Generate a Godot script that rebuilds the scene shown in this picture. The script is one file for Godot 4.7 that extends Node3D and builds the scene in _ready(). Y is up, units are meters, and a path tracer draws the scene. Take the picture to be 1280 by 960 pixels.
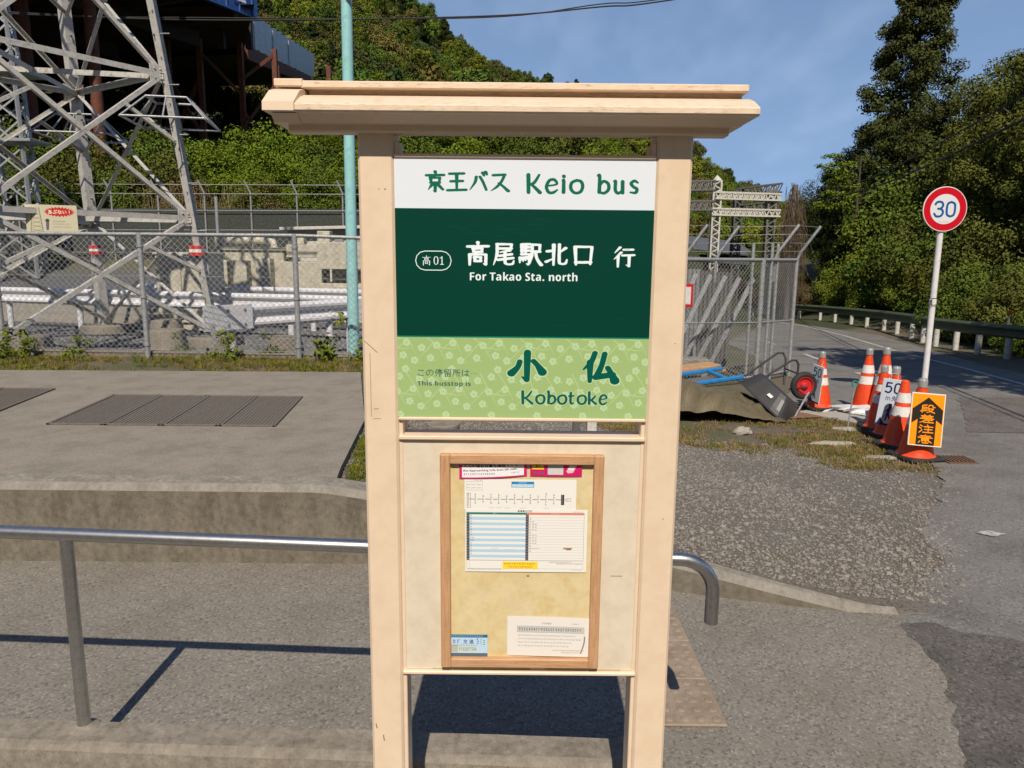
extends Node3D
# A bus stop board beside a mountain road: walkway, rail, substation yard, hillside.

var M := {}
var taken := {}
var rng := RandomNumberGenerator.new()
var nz := FastNoiseLite.new()

# ---------------------------------------------------------------- mesh builder
class MB:
	var v := PackedVector3Array()
	var n := PackedVector3Array()
	var uv := PackedVector2Array()
	var c := PackedColorArray()
	var tint := Color(1, 1, 1)
	var xf := Transform3D()
	func vert(p: Vector3, nn: Vector3, t := Vector2.ZERO) -> void:
		v.append(xf * p); n.append((xf.basis * nn).normalized()); uv.append(t); c.append(tint)
	func tri(a: Vector3, b: Vector3, d: Vector3) -> void:
		var nn := (d - a).cross(b - a).normalized()
		vert(a, nn); vert(b, nn); vert(d, nn)
	func tri_n(a: Vector3, b: Vector3, d: Vector3, na: Vector3, nb: Vector3, nd: Vector3) -> void:
		if (d - a).cross(b - a).dot(na + nb + nd) < 0.0:
			vert(a, na); vert(d, nd); vert(b, nb)
		else:
			vert(a, na); vert(b, nb); vert(d, nd)
	func quad(a: Vector3, b: Vector3, d: Vector3, e: Vector3) -> void:
		tri(a, b, d); tri(a, d, e)
	func quad_uv(a: Vector3, b: Vector3, d: Vector3, e: Vector3) -> void:
		# a top-left, b top-right, d bottom-right, e bottom-left
		var nn := (d - a).cross(b - a).normalized()
		vert(a, nn, Vector2(0, 0)); vert(b, nn, Vector2(1, 0)); vert(d, nn, Vector2(1, 1))
		vert(a, nn, Vector2(0, 0)); vert(d, nn, Vector2(1, 1)); vert(e, nn, Vector2(0, 1))
	func box(p: Vector3, s: Vector3, bv := 0.0, b := Basis()) -> void:
		var h := s * 0.5
		bv = minf(bv, minf(h.x, minf(h.y, h.z)) * 0.9)
		var ax := [b.x, b.y, b.z]
		for k in 3:
			var i := (k + 1) % 3
			var j := (k + 2) % 3
			for sg: float in [-1.0, 1.0]:
				var o: Vector3 = p + ax[k] * h[k] * sg
				var u: Vector3 = ax[i] * (h[i] - bv)
				var w: Vector3 = ax[j] * (h[j] - bv)
				face(o - u - w, o - u + w, o + u + w, o + u - w, ax[k] * sg)
		if bv <= 0.0:
			return
		for k in 3:
			var i := (k + 1) % 3
			var j := (k + 2) % 3
			for si: float in [-1.0, 1.0]:
				for sj: float in [-1.0, 1.0]:
					var e: Vector3 = ax[k] * (h[k] - bv)
					var q1: Vector3 = p + ax[i] * h[i] * si + ax[j] * (h[j] - bv) * sj
					var q2: Vector3 = p + ax[i] * (h[i] - bv) * si + ax[j] * h[j] * sj
					face(q1 - e, q1 + e, q2 + e, q2 - e, (ax[i] * si + ax[j] * sj).normalized())
		for sx: float in [-1.0, 1.0]:
			for sy: float in [-1.0, 1.0]:
				for sz: float in [-1.0, 1.0]:
					var q: Vector3 = p + ax[0] * (h.x - bv) * sx + ax[1] * (h.y - bv) * sy + ax[2] * (h.z - bv) * sz
					face3(q + ax[0] * bv * sx, q + ax[1] * bv * sy, q + ax[2] * bv * sz, ax[0] * sx + ax[1] * sy + ax[2] * sz)
	func face(a: Vector3, b: Vector3, d: Vector3, e: Vector3, out: Vector3) -> void:
		if (d - a).cross(b - a).dot(out) >= 0.0:
			quad(a, b, d, e)
		else:
			quad(a, e, d, b)
	func face3(a: Vector3, b: Vector3, d: Vector3, out: Vector3) -> void:
		if (d - a).cross(b - a).dot(out) >= 0.0:
			tri(a, b, d)
		else:
			tri(a, d, b)
	func bar(a: Vector3, b: Vector3, w: float, t: float, up := Vector3.UP, bv := 0.0) -> void:
		var z := (b - a)
		var l := z.length()
		if l < 0.0001:
			return
		z /= l
		var x := up.cross(z)
		if x.length() < 0.01:
			x = Vector3.RIGHT.cross(z)
		x = x.normalized()
		box((a + b) * 0.5, Vector3(w, t, l), bv, Basis(x, z.cross(x), z))
	func angle_bar(a: Vector3, b: Vector3, w: float, t: float, up := Vector3.UP) -> void:
		var z := (b - a).normalized()
		var x := up.cross(z)
		if x.length() < 0.01:
			x = Vector3.RIGHT.cross(z)
		x = x.normalized()
		var y := z.cross(x)
		bar(a, b, w, t, up)
		var o := x * (w * 0.5 - t * 0.5) - y * (w * 0.5 + t * 0.5)
		bar(a + o, b + o, t, w, up)
	func tube(pts: Array, r0: float, seg := 8, r1 := -1.0, caps := true) -> void:
		if r1 < 0.0:
			r1 = r0
		var m := pts.size()
		var rings := []
		var nor := []
		var up := Vector3(0.123, 0.9, 0.31).normalized()
		for k in m:
			var d: Vector3
			if k == 0:
				d = pts[1] - pts[0]
			elif k == m - 1:
				d = pts[m - 1] - pts[m - 2]
			else:
				d = (pts[k + 1] - pts[k]).normalized() + (pts[k] - pts[k - 1]).normalized()
			d = d.normalized()
			if absf(d.dot(up)) > 0.97:
				up = Vector3(0.9, 0.1, 0.3).normalized()
			var x := up.cross(d).normalized()
			var y := d.cross(x)
			up = y
			var ring := PackedVector3Array()
			var nn := PackedVector3Array()
			var r := lerpf(r0, r1, float(k) / (m - 1))
			for i in seg:
				var a := TAU * i / seg
				var q := x * cos(a) + y * sin(a)
				ring.append(pts[k] + q * r); nn.append(q)
			rings.append(ring); nor.append(nn)
		for k in m - 1:
			for i in seg:
				var j := (i + 1) % seg
				tri_n(rings[k][i], rings[k][j], rings[k + 1][j], nor[k][i], nor[k][j], nor[k + 1][j])
				tri_n(rings[k][i], rings[k + 1][j], rings[k + 1][i], nor[k][i], nor[k + 1][j], nor[k + 1][i])
		if caps:
			for i in range(1, seg - 1):
				tri(rings[0][0], rings[0][i + 1], rings[0][i])
				tri(rings[m - 1][0], rings[m - 1][i], rings[m - 1][i + 1])
	func lathe(prof: Array, seg := 20, at := Vector3.ZERO) -> void:
		for k in prof.size() - 1:
			var p: Vector2 = prof[k]
			var q: Vector2 = prof[k + 1]
			var nn := Vector2(q.y - p.y, p.x - q.x).normalized()
			for i in seg:
				var a := TAU * i / seg
				var b := TAU * (i + 1) / seg
				var ca := Vector3(cos(a), 0, sin(a))
				var cb := Vector3(cos(b), 0, sin(b))
				var na := ca * nn.x + Vector3.UP * nn.y
				var nb := cb * nn.x + Vector3.UP * nn.y
				var p0 := at + ca * p.x + Vector3.UP * p.y
				var p1 := at + cb * p.x + Vector3.UP * p.y
				var q0 := at + ca * q.x + Vector3.UP * q.y
				var q1 := at + cb * q.x + Vector3.UP * q.y
				if q.x > 0.0001:
					tri_n(p0, q0, q1, na, na, nb)
				if p.x > 0.0001:
					tri_n(p0, q1, p1, na, nb, nb)
	func prism(poly: PackedVector2Array, d: float) -> void:
		# polygon in xy, from z = 0 back to z = -d
		var ids := Geometry2D.triangulate_polygon(poly)
		for k in range(0, ids.size(), 3):
			var a := poly[ids[k]]
			var b := poly[ids[k + 1]]
			var e := poly[ids[k + 2]]
			face3(Vector3(a.x, a.y, 0), Vector3(b.x, b.y, 0), Vector3(e.x, e.y, 0), Vector3.BACK)
			face3(Vector3(a.x, a.y, -d), Vector3(b.x, b.y, -d), Vector3(e.x, e.y, -d), Vector3.FORWARD)
		var cw := 1.0 if Geometry2D.is_polygon_clockwise(poly) else -1.0
		for k in poly.size():
			var a := poly[k]
			var b := poly[(k + 1) % poly.size()]
			var o := Vector3(-(b - a).y, (b - a).x, 0) * cw
			face(Vector3(a.x, a.y, 0), Vector3(b.x, b.y, 0), Vector3(b.x, b.y, -d), Vector3(a.x, a.y, -d), o)
	func mesh() -> ArrayMesh:
		var arr := []
		arr.resize(Mesh.ARRAY_MAX)
		arr[Mesh.ARRAY_VERTEX] = v
		arr[Mesh.ARRAY_NORMAL] = n
		arr[Mesh.ARRAY_TEX_UV] = uv
		arr[Mesh.ARRAY_COLOR] = c
		var m := ArrayMesh.new()
		m.add_surface_from_arrays(Mesh.PRIMITIVE_TRIANGLES, arr)
		return m

# ---------------------------------------------------------------- print: convex shapes laid on an image
class Pen:
	var im: Image
	var w: int
	var h: int
	func _init(ww: int, hh: int, col: Color) -> void:
		w = ww; h = hh
		im = Image.create(w, h, false, Image.FORMAT_RGB8)
		im.fill(col)
	func poly(p: PackedVector2Array, col: Color) -> void:
		var y0 := 1e9
		var y1 := -1e9
		for q in p:
			y0 = minf(y0, q.y); y1 = maxf(y1, q.y)
		for y in range(maxi(0, int(floor(y0))), mini(h, int(ceil(y1)) + 1)):
			var yc := y + 0.5
			var xa := 1e9
			var xb := -1e9
			for k in p.size():
				var a := p[k]
				var b := p[(k + 1) % p.size()]
				if (a.y <= yc and b.y > yc) or (b.y <= yc and a.y > yc):
					var x := a.x + (yc - a.y) / (b.y - a.y) * (b.x - a.x)
					xa = minf(xa, x); xb = maxf(xb, x)
			if xb > xa:
				var i0 := maxi(0, int(round(xa)))
				var i1 := mini(w, int(round(xb)))
				if i1 > i0:
					im.fill_rect(Rect2i(i0, y, i1 - i0, 1), col)
	func rect(x: float, y: float, ww: float, hh: float, col: Color) -> void:
		im.fill_rect(Rect2i(int(round(x)), int(round(y)), maxi(1, int(round(ww))), maxi(1, int(round(hh)))), col)
	func frame(x: float, y: float, ww: float, hh: float, t: float, col: Color) -> void:
		rect(x, y, ww, t, col); rect(x, y + hh - t, ww, t, col); rect(x, y, t, hh, col); rect(x + ww - t, y, t, hh, col)
	func disc(p: Vector2, rx: float, ry: float, col: Color) -> void:
		var q := PackedVector2Array()
		for i in 16:
			q.append(p + Vector2(cos(TAU * i / 16) * rx, sin(TAU * i / 16) * ry))
		poly(q, col)
	func seg(a: Vector2, b: Vector2, ra: Vector2, rb: Vector2, col: Color) -> void:
		var q := PackedVector2Array()
		for i in 12:
			var e := Vector2(cos(TAU * i / 12), sin(TAU * i / 12))
			q.append(a + e * ra); q.append(b + e * rb)
		poly(Geometry2D.convex_hull(q), col)
	# strokes: "x,y[:w] x,y ...;..." on a field of 100 by 100, a leading ~ makes a smooth curve
	func glyph(d: String, at: Vector2, size: Vector2, wid: float, nib: Vector2, col: Color, taper := 0.0) -> void:
		for s in d.split(";"):
			var curve := s.begins_with("~")
			if curve:
				s = s.substr(1)
			var pts := PackedVector2Array()
			var ws := PackedFloat32Array()
			for t in s.strip_edges().split(" "):
				if t == "":
					continue
				var f := t.split(":")
				var xy := f[0].split(",")
				pts.append(Vector2(float(xy[0]), float(xy[1])))
				ws.append(float(f[1]) if f.size() > 1 else 1.0)
			if curve and pts.size() > 2:
				var p2 := PackedVector2Array()
				var w2 := PackedFloat32Array()
				for k in pts.size() - 1:
					var p0 := pts[maxi(k - 1, 0)]
					var p3 := pts[mini(k + 2, pts.size() - 1)]
					for i in 6:
						p2.append(pts[k].cubic_interpolate(pts[k + 1], p0, p3, i / 6.0))
						w2.append(lerpf(ws[k], ws[k + 1], i / 6.0))
				p2.append(pts[pts.size() - 1]); w2.append(ws[ws.size() - 1])
				pts = p2; ws = w2
			for k in pts.size() - 1:
				var wa := ws[k]
				var wb := ws[k + 1]
				if taper > 0.0 and not curve:
					if k == 0:
						wa *= 1.0 + taper
					if k == pts.size() - 2:
						var dd := (pts[k + 1] - pts[k]).normalized()
						wb *= (1.0 + taper) if absf(dd.y) < 0.2 else 1.0 - taper
				seg(at + pts[k] * size / 100.0, at + pts[k + 1] * size / 100.0, nib * wid * wa, nib * wid * wb, col)
	func word(g: Dictionary, txt: String, at: Vector2, size: Vector2, step: Vector2, wid: float, nib: Vector2, col: Color, taper := 0.0) -> void:
		var p := at
		for ch in txt:
			if g.has(ch):
				glyph(g[ch], p, size, wid, nib, col, taper)
			p += step
	func latin(txt: String, at: Vector2, ww: float, hh: float, col: Color, bold := true, face := "Droid Sans") -> void:
		# at = top left of the ink, ww x hh = size of the ink
		var f := SystemFont.new()
		f.font_names = PackedStringArray([face])
		f.font_weight = 700 if bold else 400
		var tm := TextMesh.new()
		tm.text = txt; tm.font = f; tm.font_size = 64; tm.pixel_size = 0.02; tm.depth = 0.0; tm.curve_step = 1.0
		var arr := tm.get_mesh_arrays()
		var vs: PackedVector3Array = arr[Mesh.ARRAY_VERTEX]
		if vs.size() == 0:
			return
		var lo := Vector2(1e9, 1e9)
		var hi := Vector2(-1e9, -1e9)
		for q in vs:
			lo = lo.min(Vector2(q.x, q.y)); hi = hi.max(Vector2(q.x, q.y))
		var sc := Vector2(ww, hh) / (hi - lo)
		var ids: PackedInt32Array = arr[Mesh.ARRAY_INDEX] if arr[Mesh.ARRAY_INDEX] != null else PackedInt32Array()
		if ids.size() == 0:
			ids.resize(vs.size())
			for k in vs.size():
				ids[k] = k
		for k in range(0, ids.size(), 3):
			var t := PackedVector2Array()
			for i in 3:
				var q := vs[ids[k + i]]
				t.append(at + Vector2((q.x - lo.x) * sc.x, (hi.y - q.y) * sc.y))
			poly(t, col)
	func tex(ww: int, hh: int) -> ImageTexture:
		if ww != w:
			im.resize(ww, hh, Image.INTERPOLATE_LANCZOS)
		return ImageTexture.create_from_image(im)

const KANJI := {
	"京": "50,2 53,13;8,20 92,18;27,31 30,56;27,31 73,31 70,55;29,54 70,54;50,56 50,96:.9 40,90:.4;34,64 14,88:.3;65,64 88,86:1.3",
	"王": "16,12 84,10;22,47 78,45;50,11 50,86;6,89 95,86",
	"バ": "~40,24 34,50 8,86:.3;~58,24 74,50 90,86:.9;72,6 79,20;86,2 93,15",
	"ス": "18,17 74,14;~74,14 58,46 34,72 6,90:.3;~46,54 66,68 92,90:1.3",
	"高": "50,1 51,12;6,19 95,17;30,27 33,43;30,27 69,27 67,42;33,41 67,41;15,52 14,97;15,52 86,52 85,95 74,90:.4;36,63 38,82;36,63 63,63 62,81;38,80 62,80",
	"尾": "19,8 82,8 80,28;20,26 80,26;~19,8 18,52 3,96:.3;74,34 32,42:.5;30,57 82,50;24,74 88,66;~54,38 54,78 60,91 86,91 93,76:.4",
	"駅": "12,8 12,52;12,8 46,7;12,21 43,20;12,35 43,34;28,8 28,50;12,50 47,49 46,84 39,94:.7 32,88:.4;5,64 3,86:.6;15,64 18,80:.6;25,63 29,76:.6;34,61 39,72:.6;57,9 91,9 90,38;58,38 90,38;~57,9 56,56 44,95:.3;~72,38 79,68 98,94:1.3",
	"北": "36,8 36,94;8,36 36,33;4,80 36,66:.6;88,22 62,42:.6;~61,6 61,76 68,88 88,87 95,70:.5",
	"口": "14,16 19,92;14,16 88,16 82,90;18,82 83,81",
	"行": "30,4 6,30:.5;36,28 4,60:.5;22,46 22,97;48,15 90,14;42,42 96,40;74,42 74,94 60,86:.4",
	"小": "52,4 51,94 37,84:.4;~30,34 24,52 6,72:1.5;~70,32 82,46 96,68:1.6",
	"仏": "~36,4 26,32 4,58:.3;23,34 23,97;~64,6 56,44 42,82:1.2;40,83 88,74;~74,52 84,70 95,94:1.7",
	"停": "~28,4 18,28 3,48:.4;18,30 18,96;62,1 62,11;34,15 94,14;46,23 48,38;46,23 81,23 79,38;48,37 79,37;36,46 32,58;36,46 94,45 88,58;46,64 84,63;65,64 65,95 54,89:.4",
	"留": "36,5 12,13;12,13 12,41 38,33;29,22 42,42;50,9 90,8 85,43 73,38:.4;~66,9 62,28 48,44:.4;20,52 21,97;20,52 81,52 80,97;21,93 80,93;21,72 80,72;50,52 50,93",
	"所": "6,10 48,9;14,24 14,48;14,24 45,24 44,48;14,46 44,46;~14,46 12,70 3,95:.4;90,6 58,17;~58,17 57,56 46,95:.4;58,42 97,41;80,42 80,97",
	"は": "~18,8 12,50 18,92;40,32 94,30;~68,8 70,68 58,88 42,80 50,66 70,70 93,88",
	"こ": "~20,20 50,18 80,20 66,32:.6;~20,64 26,82 50,86 84,82",
	"の": "~54,18 46,56 24,82 8,60 22,28 52,14 86,28 92,56 60,92:.5",
	"段": "42,6 14,16;14,16 14,97;14,36 42,34;14,56 42,54;4,80 46,72;~56,8 55,26 46,42:.6;56,8 80,8 82,30 95,30;50,50 86,49;~86,49 74,74 44,97:.6;~54,60 70,80 96,97",
	"差": "32,2 40,15;68,2 60,15;12,18 88,18;20,33 80,33;6,48 94,48;50,18 50,48;~44,48 32,74 4,97:.6;38,64 86,64;62,64 62,92;30,92 94,92",
	"注": "10,6 24,19;4,32 18,45;6,94 24,62;56,2 64,15;36,24 94,24;40,55 90,55;30,90 97,90;65,24 65,90",
	"意": "50,0 50,9;16,13 84,13;33,17 38,29;67,17 62,29;4,32 96,32;27,41 27,67;27,41 73,41 73,67;27,54 73,54;27,66 73,66;16,76 8,94;~32,74 36,94 66,94 72,84;48,72 56,82;76,72 92,88",
	"現": "6,12 40,12;8,46 38,46;22,12 22,80;4,84 42,76;52,8 52,58;52,8 88,8 88,58;52,24 88,24;52,40 88,40;52,57 88,57;~60,58 56,80 42,96;~76,58 76,90 96,88",
	"在": "6,22 94,20;~46,4 34,40 4,66;26,46 26,96;42,52 90,52;66,34 66,90;36,92 96,92",
	"位": "~30,4 20,30 4,48;20,32 20,96;64,4 64,18;40,24 96,24;52,40 58,76;84,38 76,78;36,90 98,90",
	"置": "12,6 88,6 88,26 12,26 12,6;36,6 36,26;62,6 62,26;10,38 92,38;50,28 50,46;32,48 74,48 74,82 32,82 32,48;32,60 74,60;32,70 74,70;16,46 16,94 94,94",
	"を": "14,22 80,18;~42,4 34,30 14,58 40,46 54,52 52,72;~86,40 50,58 34,78 50,94 86,90",
	"確": "6,10 44,10;~26,10 20,40 4,62;16,46 16,88;16,46 38,46 38,86;16,84 38,84;50,20 94,20;~66,4 60,34 48,56;60,36 60,96;60,36 92,36;60,54 92,54;60,72 92,72;60,92 96,92;76,20 76,92",
	"認": "6,8 40,8;2,24 44,24;8,38 38,38;8,52 38,52;8,66 38,66 38,92 8,92 8,66;52,10 94,10 90,42 78,38;~68,10 64,30 50,46;52,64 48,88;~62,58 64,90 84,90 88,78;74,54 78,66;90,60 97,78",
	"で": "10,20 88,16;~70,18 44,36 46,72 74,92;74,44 80,56;88,38 94,50",
	"き": "18,24 82,18;16,44 86,36;~44,4 60,44 76,66;~22,64 28,88 70,92",
	"る": "24,14 74,12;~74,12 40,46 16,66 54,46 86,58 84,84 48,94 38,78 56,74 66,88",
	"！": "50,6 50,64;50,84 50,90",
	"交": "50,2 50,16;6,20 94,20;32,28 14,48;66,28 88,46;~68,44 50,74 6,97;~32,46 56,78 96,97",
	"通": "8,10 22,24;6,42 22,42 22,74 4,90;~16,84 40,96 98,92;40,8 86,8 66,22;42,28 42,82;42,28 90,28 90,80;42,46 90,46;42,62 90,62;66,28 66,80",
	"先": "~30,8 24,26 10,36;18,26 88,26;52,4 52,50;4,52 96,52;~38,52 34,78 4,97;~62,52 62,90 95,90 96,74",
	"m": "8,30 8,94;~8,50 24,30 44,44 46,94;~46,50 62,30 84,44 88,94",
	"あ": "14,22 82,18;~44,4 42,50 56,88;~72,34 60,70 30,92 14,74 40,48 76,50 90,72 62,96",
	"ぶ": "~40,8 60,24 44,36;~44,40 66,72 46,94 28,82;16,66 8,88;76,62 94,84;78,8 84,20;90,4 96,16",
	"な": "10,24 58,20;~36,4 26,40 8,64;74,26 94,40;~66,40 68,74 50,92 30,82 46,68 90,88",
	"い": "~16,18 16,62 34,84 40,68;~72,22 86,46 88,70",
	"1": "30,20 54,6 54,96",
}
const ROUND := {
	"K": "8,2:1.2 10,98:1.1;~74,2:.7 44,44 10,58:.7;~24,52:.8 48,70 80,98:1.2",
	"e": "~8,62:.6 78,52:.7 62,28 28,32 8,66 24,96 56,97 84,82:.5",
	"i": "~16,34:.7 34,32 34,96:1.1;34,8:1.15 38,12:1.0",
	"o": "~46,30 14,44 10,76 36,98 72,92 86,62 74,36 46,30",
	"b": "~8,4:.7 20,6 20,94:1.1;~20,62:.7 46,34 80,46 84,78 54,98 20,92:.8",
	"u": "~8,34:.7 18,34 18,80 40,98 68,84:.8;70,34:1.1 72,96:1.1",
	"s": "~76,40:.6 48,30 20,44 40,62 70,74 60,94 16,92:.6",
	"t": "~30,10 28,80 44,97 70,88:.5;6,36:.8 66,34:.8",
	"k": "10,4:1.1 12,97:1.1;~70,34:.7 40,62 14,70:.7;~30,66:.8 52,80 78,97:1.1",
	"3": "~14,20 30,6 68,6 84,26 66,46 42,48;~42,48 74,52 88,72 70,94 30,96 10,80",
	"0": "~50,5 22,16 16,50 22,84 50,95 78,84 84,50 78,16 50,5",
	"5": "78,7 26,7 22,46;~22,46 54,38 82,52 82,78 56,96 18,88",
}

# ---------------------------------------------------------------- nodes
func uniq(parent: Node, called: String) -> String:
	var key := str(parent.get_instance_id()) + called
	var k: int = taken.get(key, 0)
	taken[key] = k + 1
	return called if k == 0 else "%s_%03d" % [called, k]

func put(mesh: Mesh, called: String, mat: Material, parent: Node = null) -> MeshInstance3D:
	var o := MeshInstance3D.new()
	o.mesh = mesh
	o.material_override = mat
	var p: Node = self if parent == null else parent
	o.name = uniq(p, called)
	p.add_child(o, true)
	return o

func part(b: MB, called: String, mat: Material, parent: Node = null) -> MeshInstance3D:
	return put(b.mesh(), called, mat, parent)

func tag(o: Node, label: String, category: String, group := "", kind := "") -> Node:
	if label != "":
		o.set_meta("label", label)
	if category != "":
		o.set_meta("category", category)
	if group != "":
		o.set_meta("group", group)
	if kind != "":
		o.set_meta("kind", kind)
	return o

func thing(called: String, label: String, category: String, at := Vector3.ZERO, turn := 0.0, group := "") -> Node3D:
	var o := Node3D.new()
	o.name = uniq(self, called)
	add_child(o, true)
	o.position = at
	o.rotation.y = turn
	tag(o, label, category, group)
	return o

func copy(src: Node3D, at: Vector3, turn: float, label := "", group := "") -> Node3D:
	var base := src.name.rstrip("0123456789").rstrip("_")
	var o: Node3D = src.duplicate()
	o.name = uniq(self, base)
	add_child(o, true)
	o.position = at
	o.rotation.y = turn
	if label != "":
		o.set_meta("label", label)
	if group != "":
		o.set_meta("group", group)
	return o

func setting(b: MB, called: String, mat: Material, parent: Node = null) -> MeshInstance3D:
	var o := part(b, called, mat, parent)
	if parent == null:
		o.set_meta("kind", "structure")
	return o

# ---------------------------------------------------------------- materials
func noise_bytes(sd: int, freq: float, kind: int, octaves: int, px: int) -> PackedByteArray:
	var f := FastNoiseLite.new()
	f.seed = sd
	f.frequency = freq
	if kind == 1:
		f.noise_type = FastNoiseLite.TYPE_CELLULAR
		f.cellular_return_type = FastNoiseLite.RETURN_CELL_VALUE
		f.cellular_jitter = 1.0
	elif kind == 2:
		f.noise_type = FastNoiseLite.TYPE_CELLULAR
		f.cellular_return_type = FastNoiseLite.RETURN_DISTANCE
	else:
		f.noise_type = FastNoiseLite.TYPE_SIMPLEX_SMOOTH
	if kind == 1:
		f.fractal_type = FastNoiseLite.FRACTAL_NONE
	else:
		f.fractal_type = FastNoiseLite.FRACTAL_FBM
		f.fractal_octaves = octaves
	var im := f.get_seamless_image(px, px)
	im.convert(Image.FORMAT_L8)
	return im.get_data()

func ramp_tex(a: PackedByteArray, b: PackedByteArray, wb: float, ramp: Gradient, px: int) -> ImageTexture:
	var lut := PackedByteArray()
	for k in 256:
		var q := ramp.sample(k / 255.0).linear_to_srgb()
		lut.append(int(clampf(q.r, 0, 1) * 255)); lut.append(int(clampf(q.g, 0, 1) * 255)); lut.append(int(clampf(q.b, 0, 1) * 255))
	var out := PackedByteArray()
	out.resize(px * px * 3)
	var wa := 1.0 - wb
	for k in px * px:
		var i := int(a[k] * wa + b[k] * wb) * 3
		out[k * 3] = lut[i]; out[k * 3 + 1] = lut[i + 1]; out[k * 3 + 2] = lut[i + 2]
	return ImageTexture.create_from_image(Image.create_from_data(px, px, false, Image.FORMAT_RGB8, out))

func grad(cols: Array, offs: Array) -> Gradient:
	var g := Gradient.new()
	g.colors = PackedColorArray(cols)
	g.offsets = PackedFloat32Array(offs)
	return g

func grey_tex(a: PackedByteArray, px: int) -> ImageTexture:
	return ImageTexture.create_from_image(Image.create_from_data(px, px, false, Image.FORMAT_L8, a))

# plain coloured stuff: colour in linear values
func plain(col: Color, rough := 0.6, metal := 0.0, spec := 0.5) -> StandardMaterial3D:
	var m := StandardMaterial3D.new()
	m.albedo_color = col.linear_to_srgb()
	m.roughness = rough
	m.metallic = metal
	m.metallic_specular = spec
	return m

var N := {}
func fine(key: String, sd: int, freq: float, kind: int, octaves: int, px := 512) -> PackedByteArray:
	if not N.has(key):
		N[key] = noise_bytes(sd, freq, kind, octaves, px)
	return N[key]

# surface with grain (cells of size_m metres) and wide stains (stain_m metres)
func surf(cols: Array, offs: Array, na: PackedByteArray, nb: PackedByteArray, wb: float, size_m: float, rough: float, bump := 0.0, stain := 0.0, stain_m := 3.0, world := true) -> StandardMaterial3D:
	var m := StandardMaterial3D.new()
	m.albedo_texture = ramp_tex(na, nb, wb, grad(cols, offs), 512)
	m.roughness = rough
	m.uv1_triplanar = true
	m.uv1_world_triplanar = world
	m.uv1_scale = Vector3.ONE / size_m
	if bump > 0.0:
		m.heightmap_enabled = true
		m.heightmap_texture = N_tex(na)
		m.heightmap_scale = bump
	if stain > 0.0:
		m.detail_enabled = true
		m.detail_blend_mode = BaseMaterial3D.BLEND_MODE_MUL
		m.detail_albedo = stain_tex(stain)
		m.detail_uv_layer = BaseMaterial3D.DETAIL_UV_2
		m.uv2_triplanar = true
		m.uv2_world_triplanar = world
		m.uv2_scale = Vector3.ONE / stain_m
	return m

var ntex := {}
func N_tex(a: PackedByteArray) -> ImageTexture:
	var k := hash(a)
	if not ntex.has(k):
		ntex[k] = grey_tex(a, 512)
	return ntex[k]

var stex := {}
func stain_tex(s: float) -> ImageTexture:
	if not stex.has(s):
		var lo := 1.0 - s
		stex[s] = ramp_tex(fine("stainA", 77, 0.008, 0, 5), fine("stainB", 78, 0.03, 0, 4), 0.35, grad([Color(lo, lo * 0.985, lo * 0.96), Color(1.0 - s * 0.4, 1.0 - s * 0.4, 1.0 - s * 0.42), Color(1, 1, 1)], [0.28, 0.5, 0.72]), 512)
	return stex[s]

func lc(r: float, g: float, b: float) -> Color:
	return Color(r, g, b)

func leaf_mat(col: Color) -> StandardMaterial3D:
	var m := plain(col, 0.7, 0.0, 0.15)
	m.vertex_color_use_as_albedo = true
	m.backlight = Color(0.45, 0.5, 0.2)
	m.cull_mode = BaseMaterial3D.CULL_DISABLED
	return m

# ---------------------------------------------------------------- the lie of the land
func road_y(z: float) -> float:
	return -0.037 * clampf(-z - 3.3, 0.0, 60.0)

func wall_z(x: float) -> float:      # front foot of the retaining wall
	return lerpf(-3.83, -3.31, smoothstep(-0.7, 2.3, x) * 1.12)

func wall_top(x: float) -> float:
	return maxf(0.0, 0.44 - 0.157 * maxf(0.0, x + 0.95)) if x > -0.6 else 0.44 - 0.055 * smoothstep(-1.1, -0.6, x)

func ridge(x: float) -> float:
	var xs := [-500.0, -194.0, -94.0, -29.0, 0.0, 18.0, 30.0, 45.0, 69.0, 85.0, 97.0, 112.0, 150.0, 500.0]
	var hs := [200.0, 172.0, 118.0, 80.0, 62.0, 53.5, 51.5, 51.0, 31.0, 18.0, 8.5, 2.0, -3.0, -3.0]
	for k in xs.size() - 1:
		if x <= xs[k + 1]:
			return lerpf(hs[k], hs[k + 1], clampf((x - xs[k]) / (xs[k + 1] - xs[k]), 0.0, 1.0))
	return -1.0

func land(x: float, z: float) -> float:
	# the soil is drawn forward along the bent foot of the wall; undo that here
	var zu := z
	if x < 4.0 and z > -6.0:
		var d := wall_z(x) + 3.83
		for k in 4:
			zu = z - d * clampf(1.0 - absf(zu + 3.9) / 1.3, 0.0, 1.0)
	return land_raw(x, zu)

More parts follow.
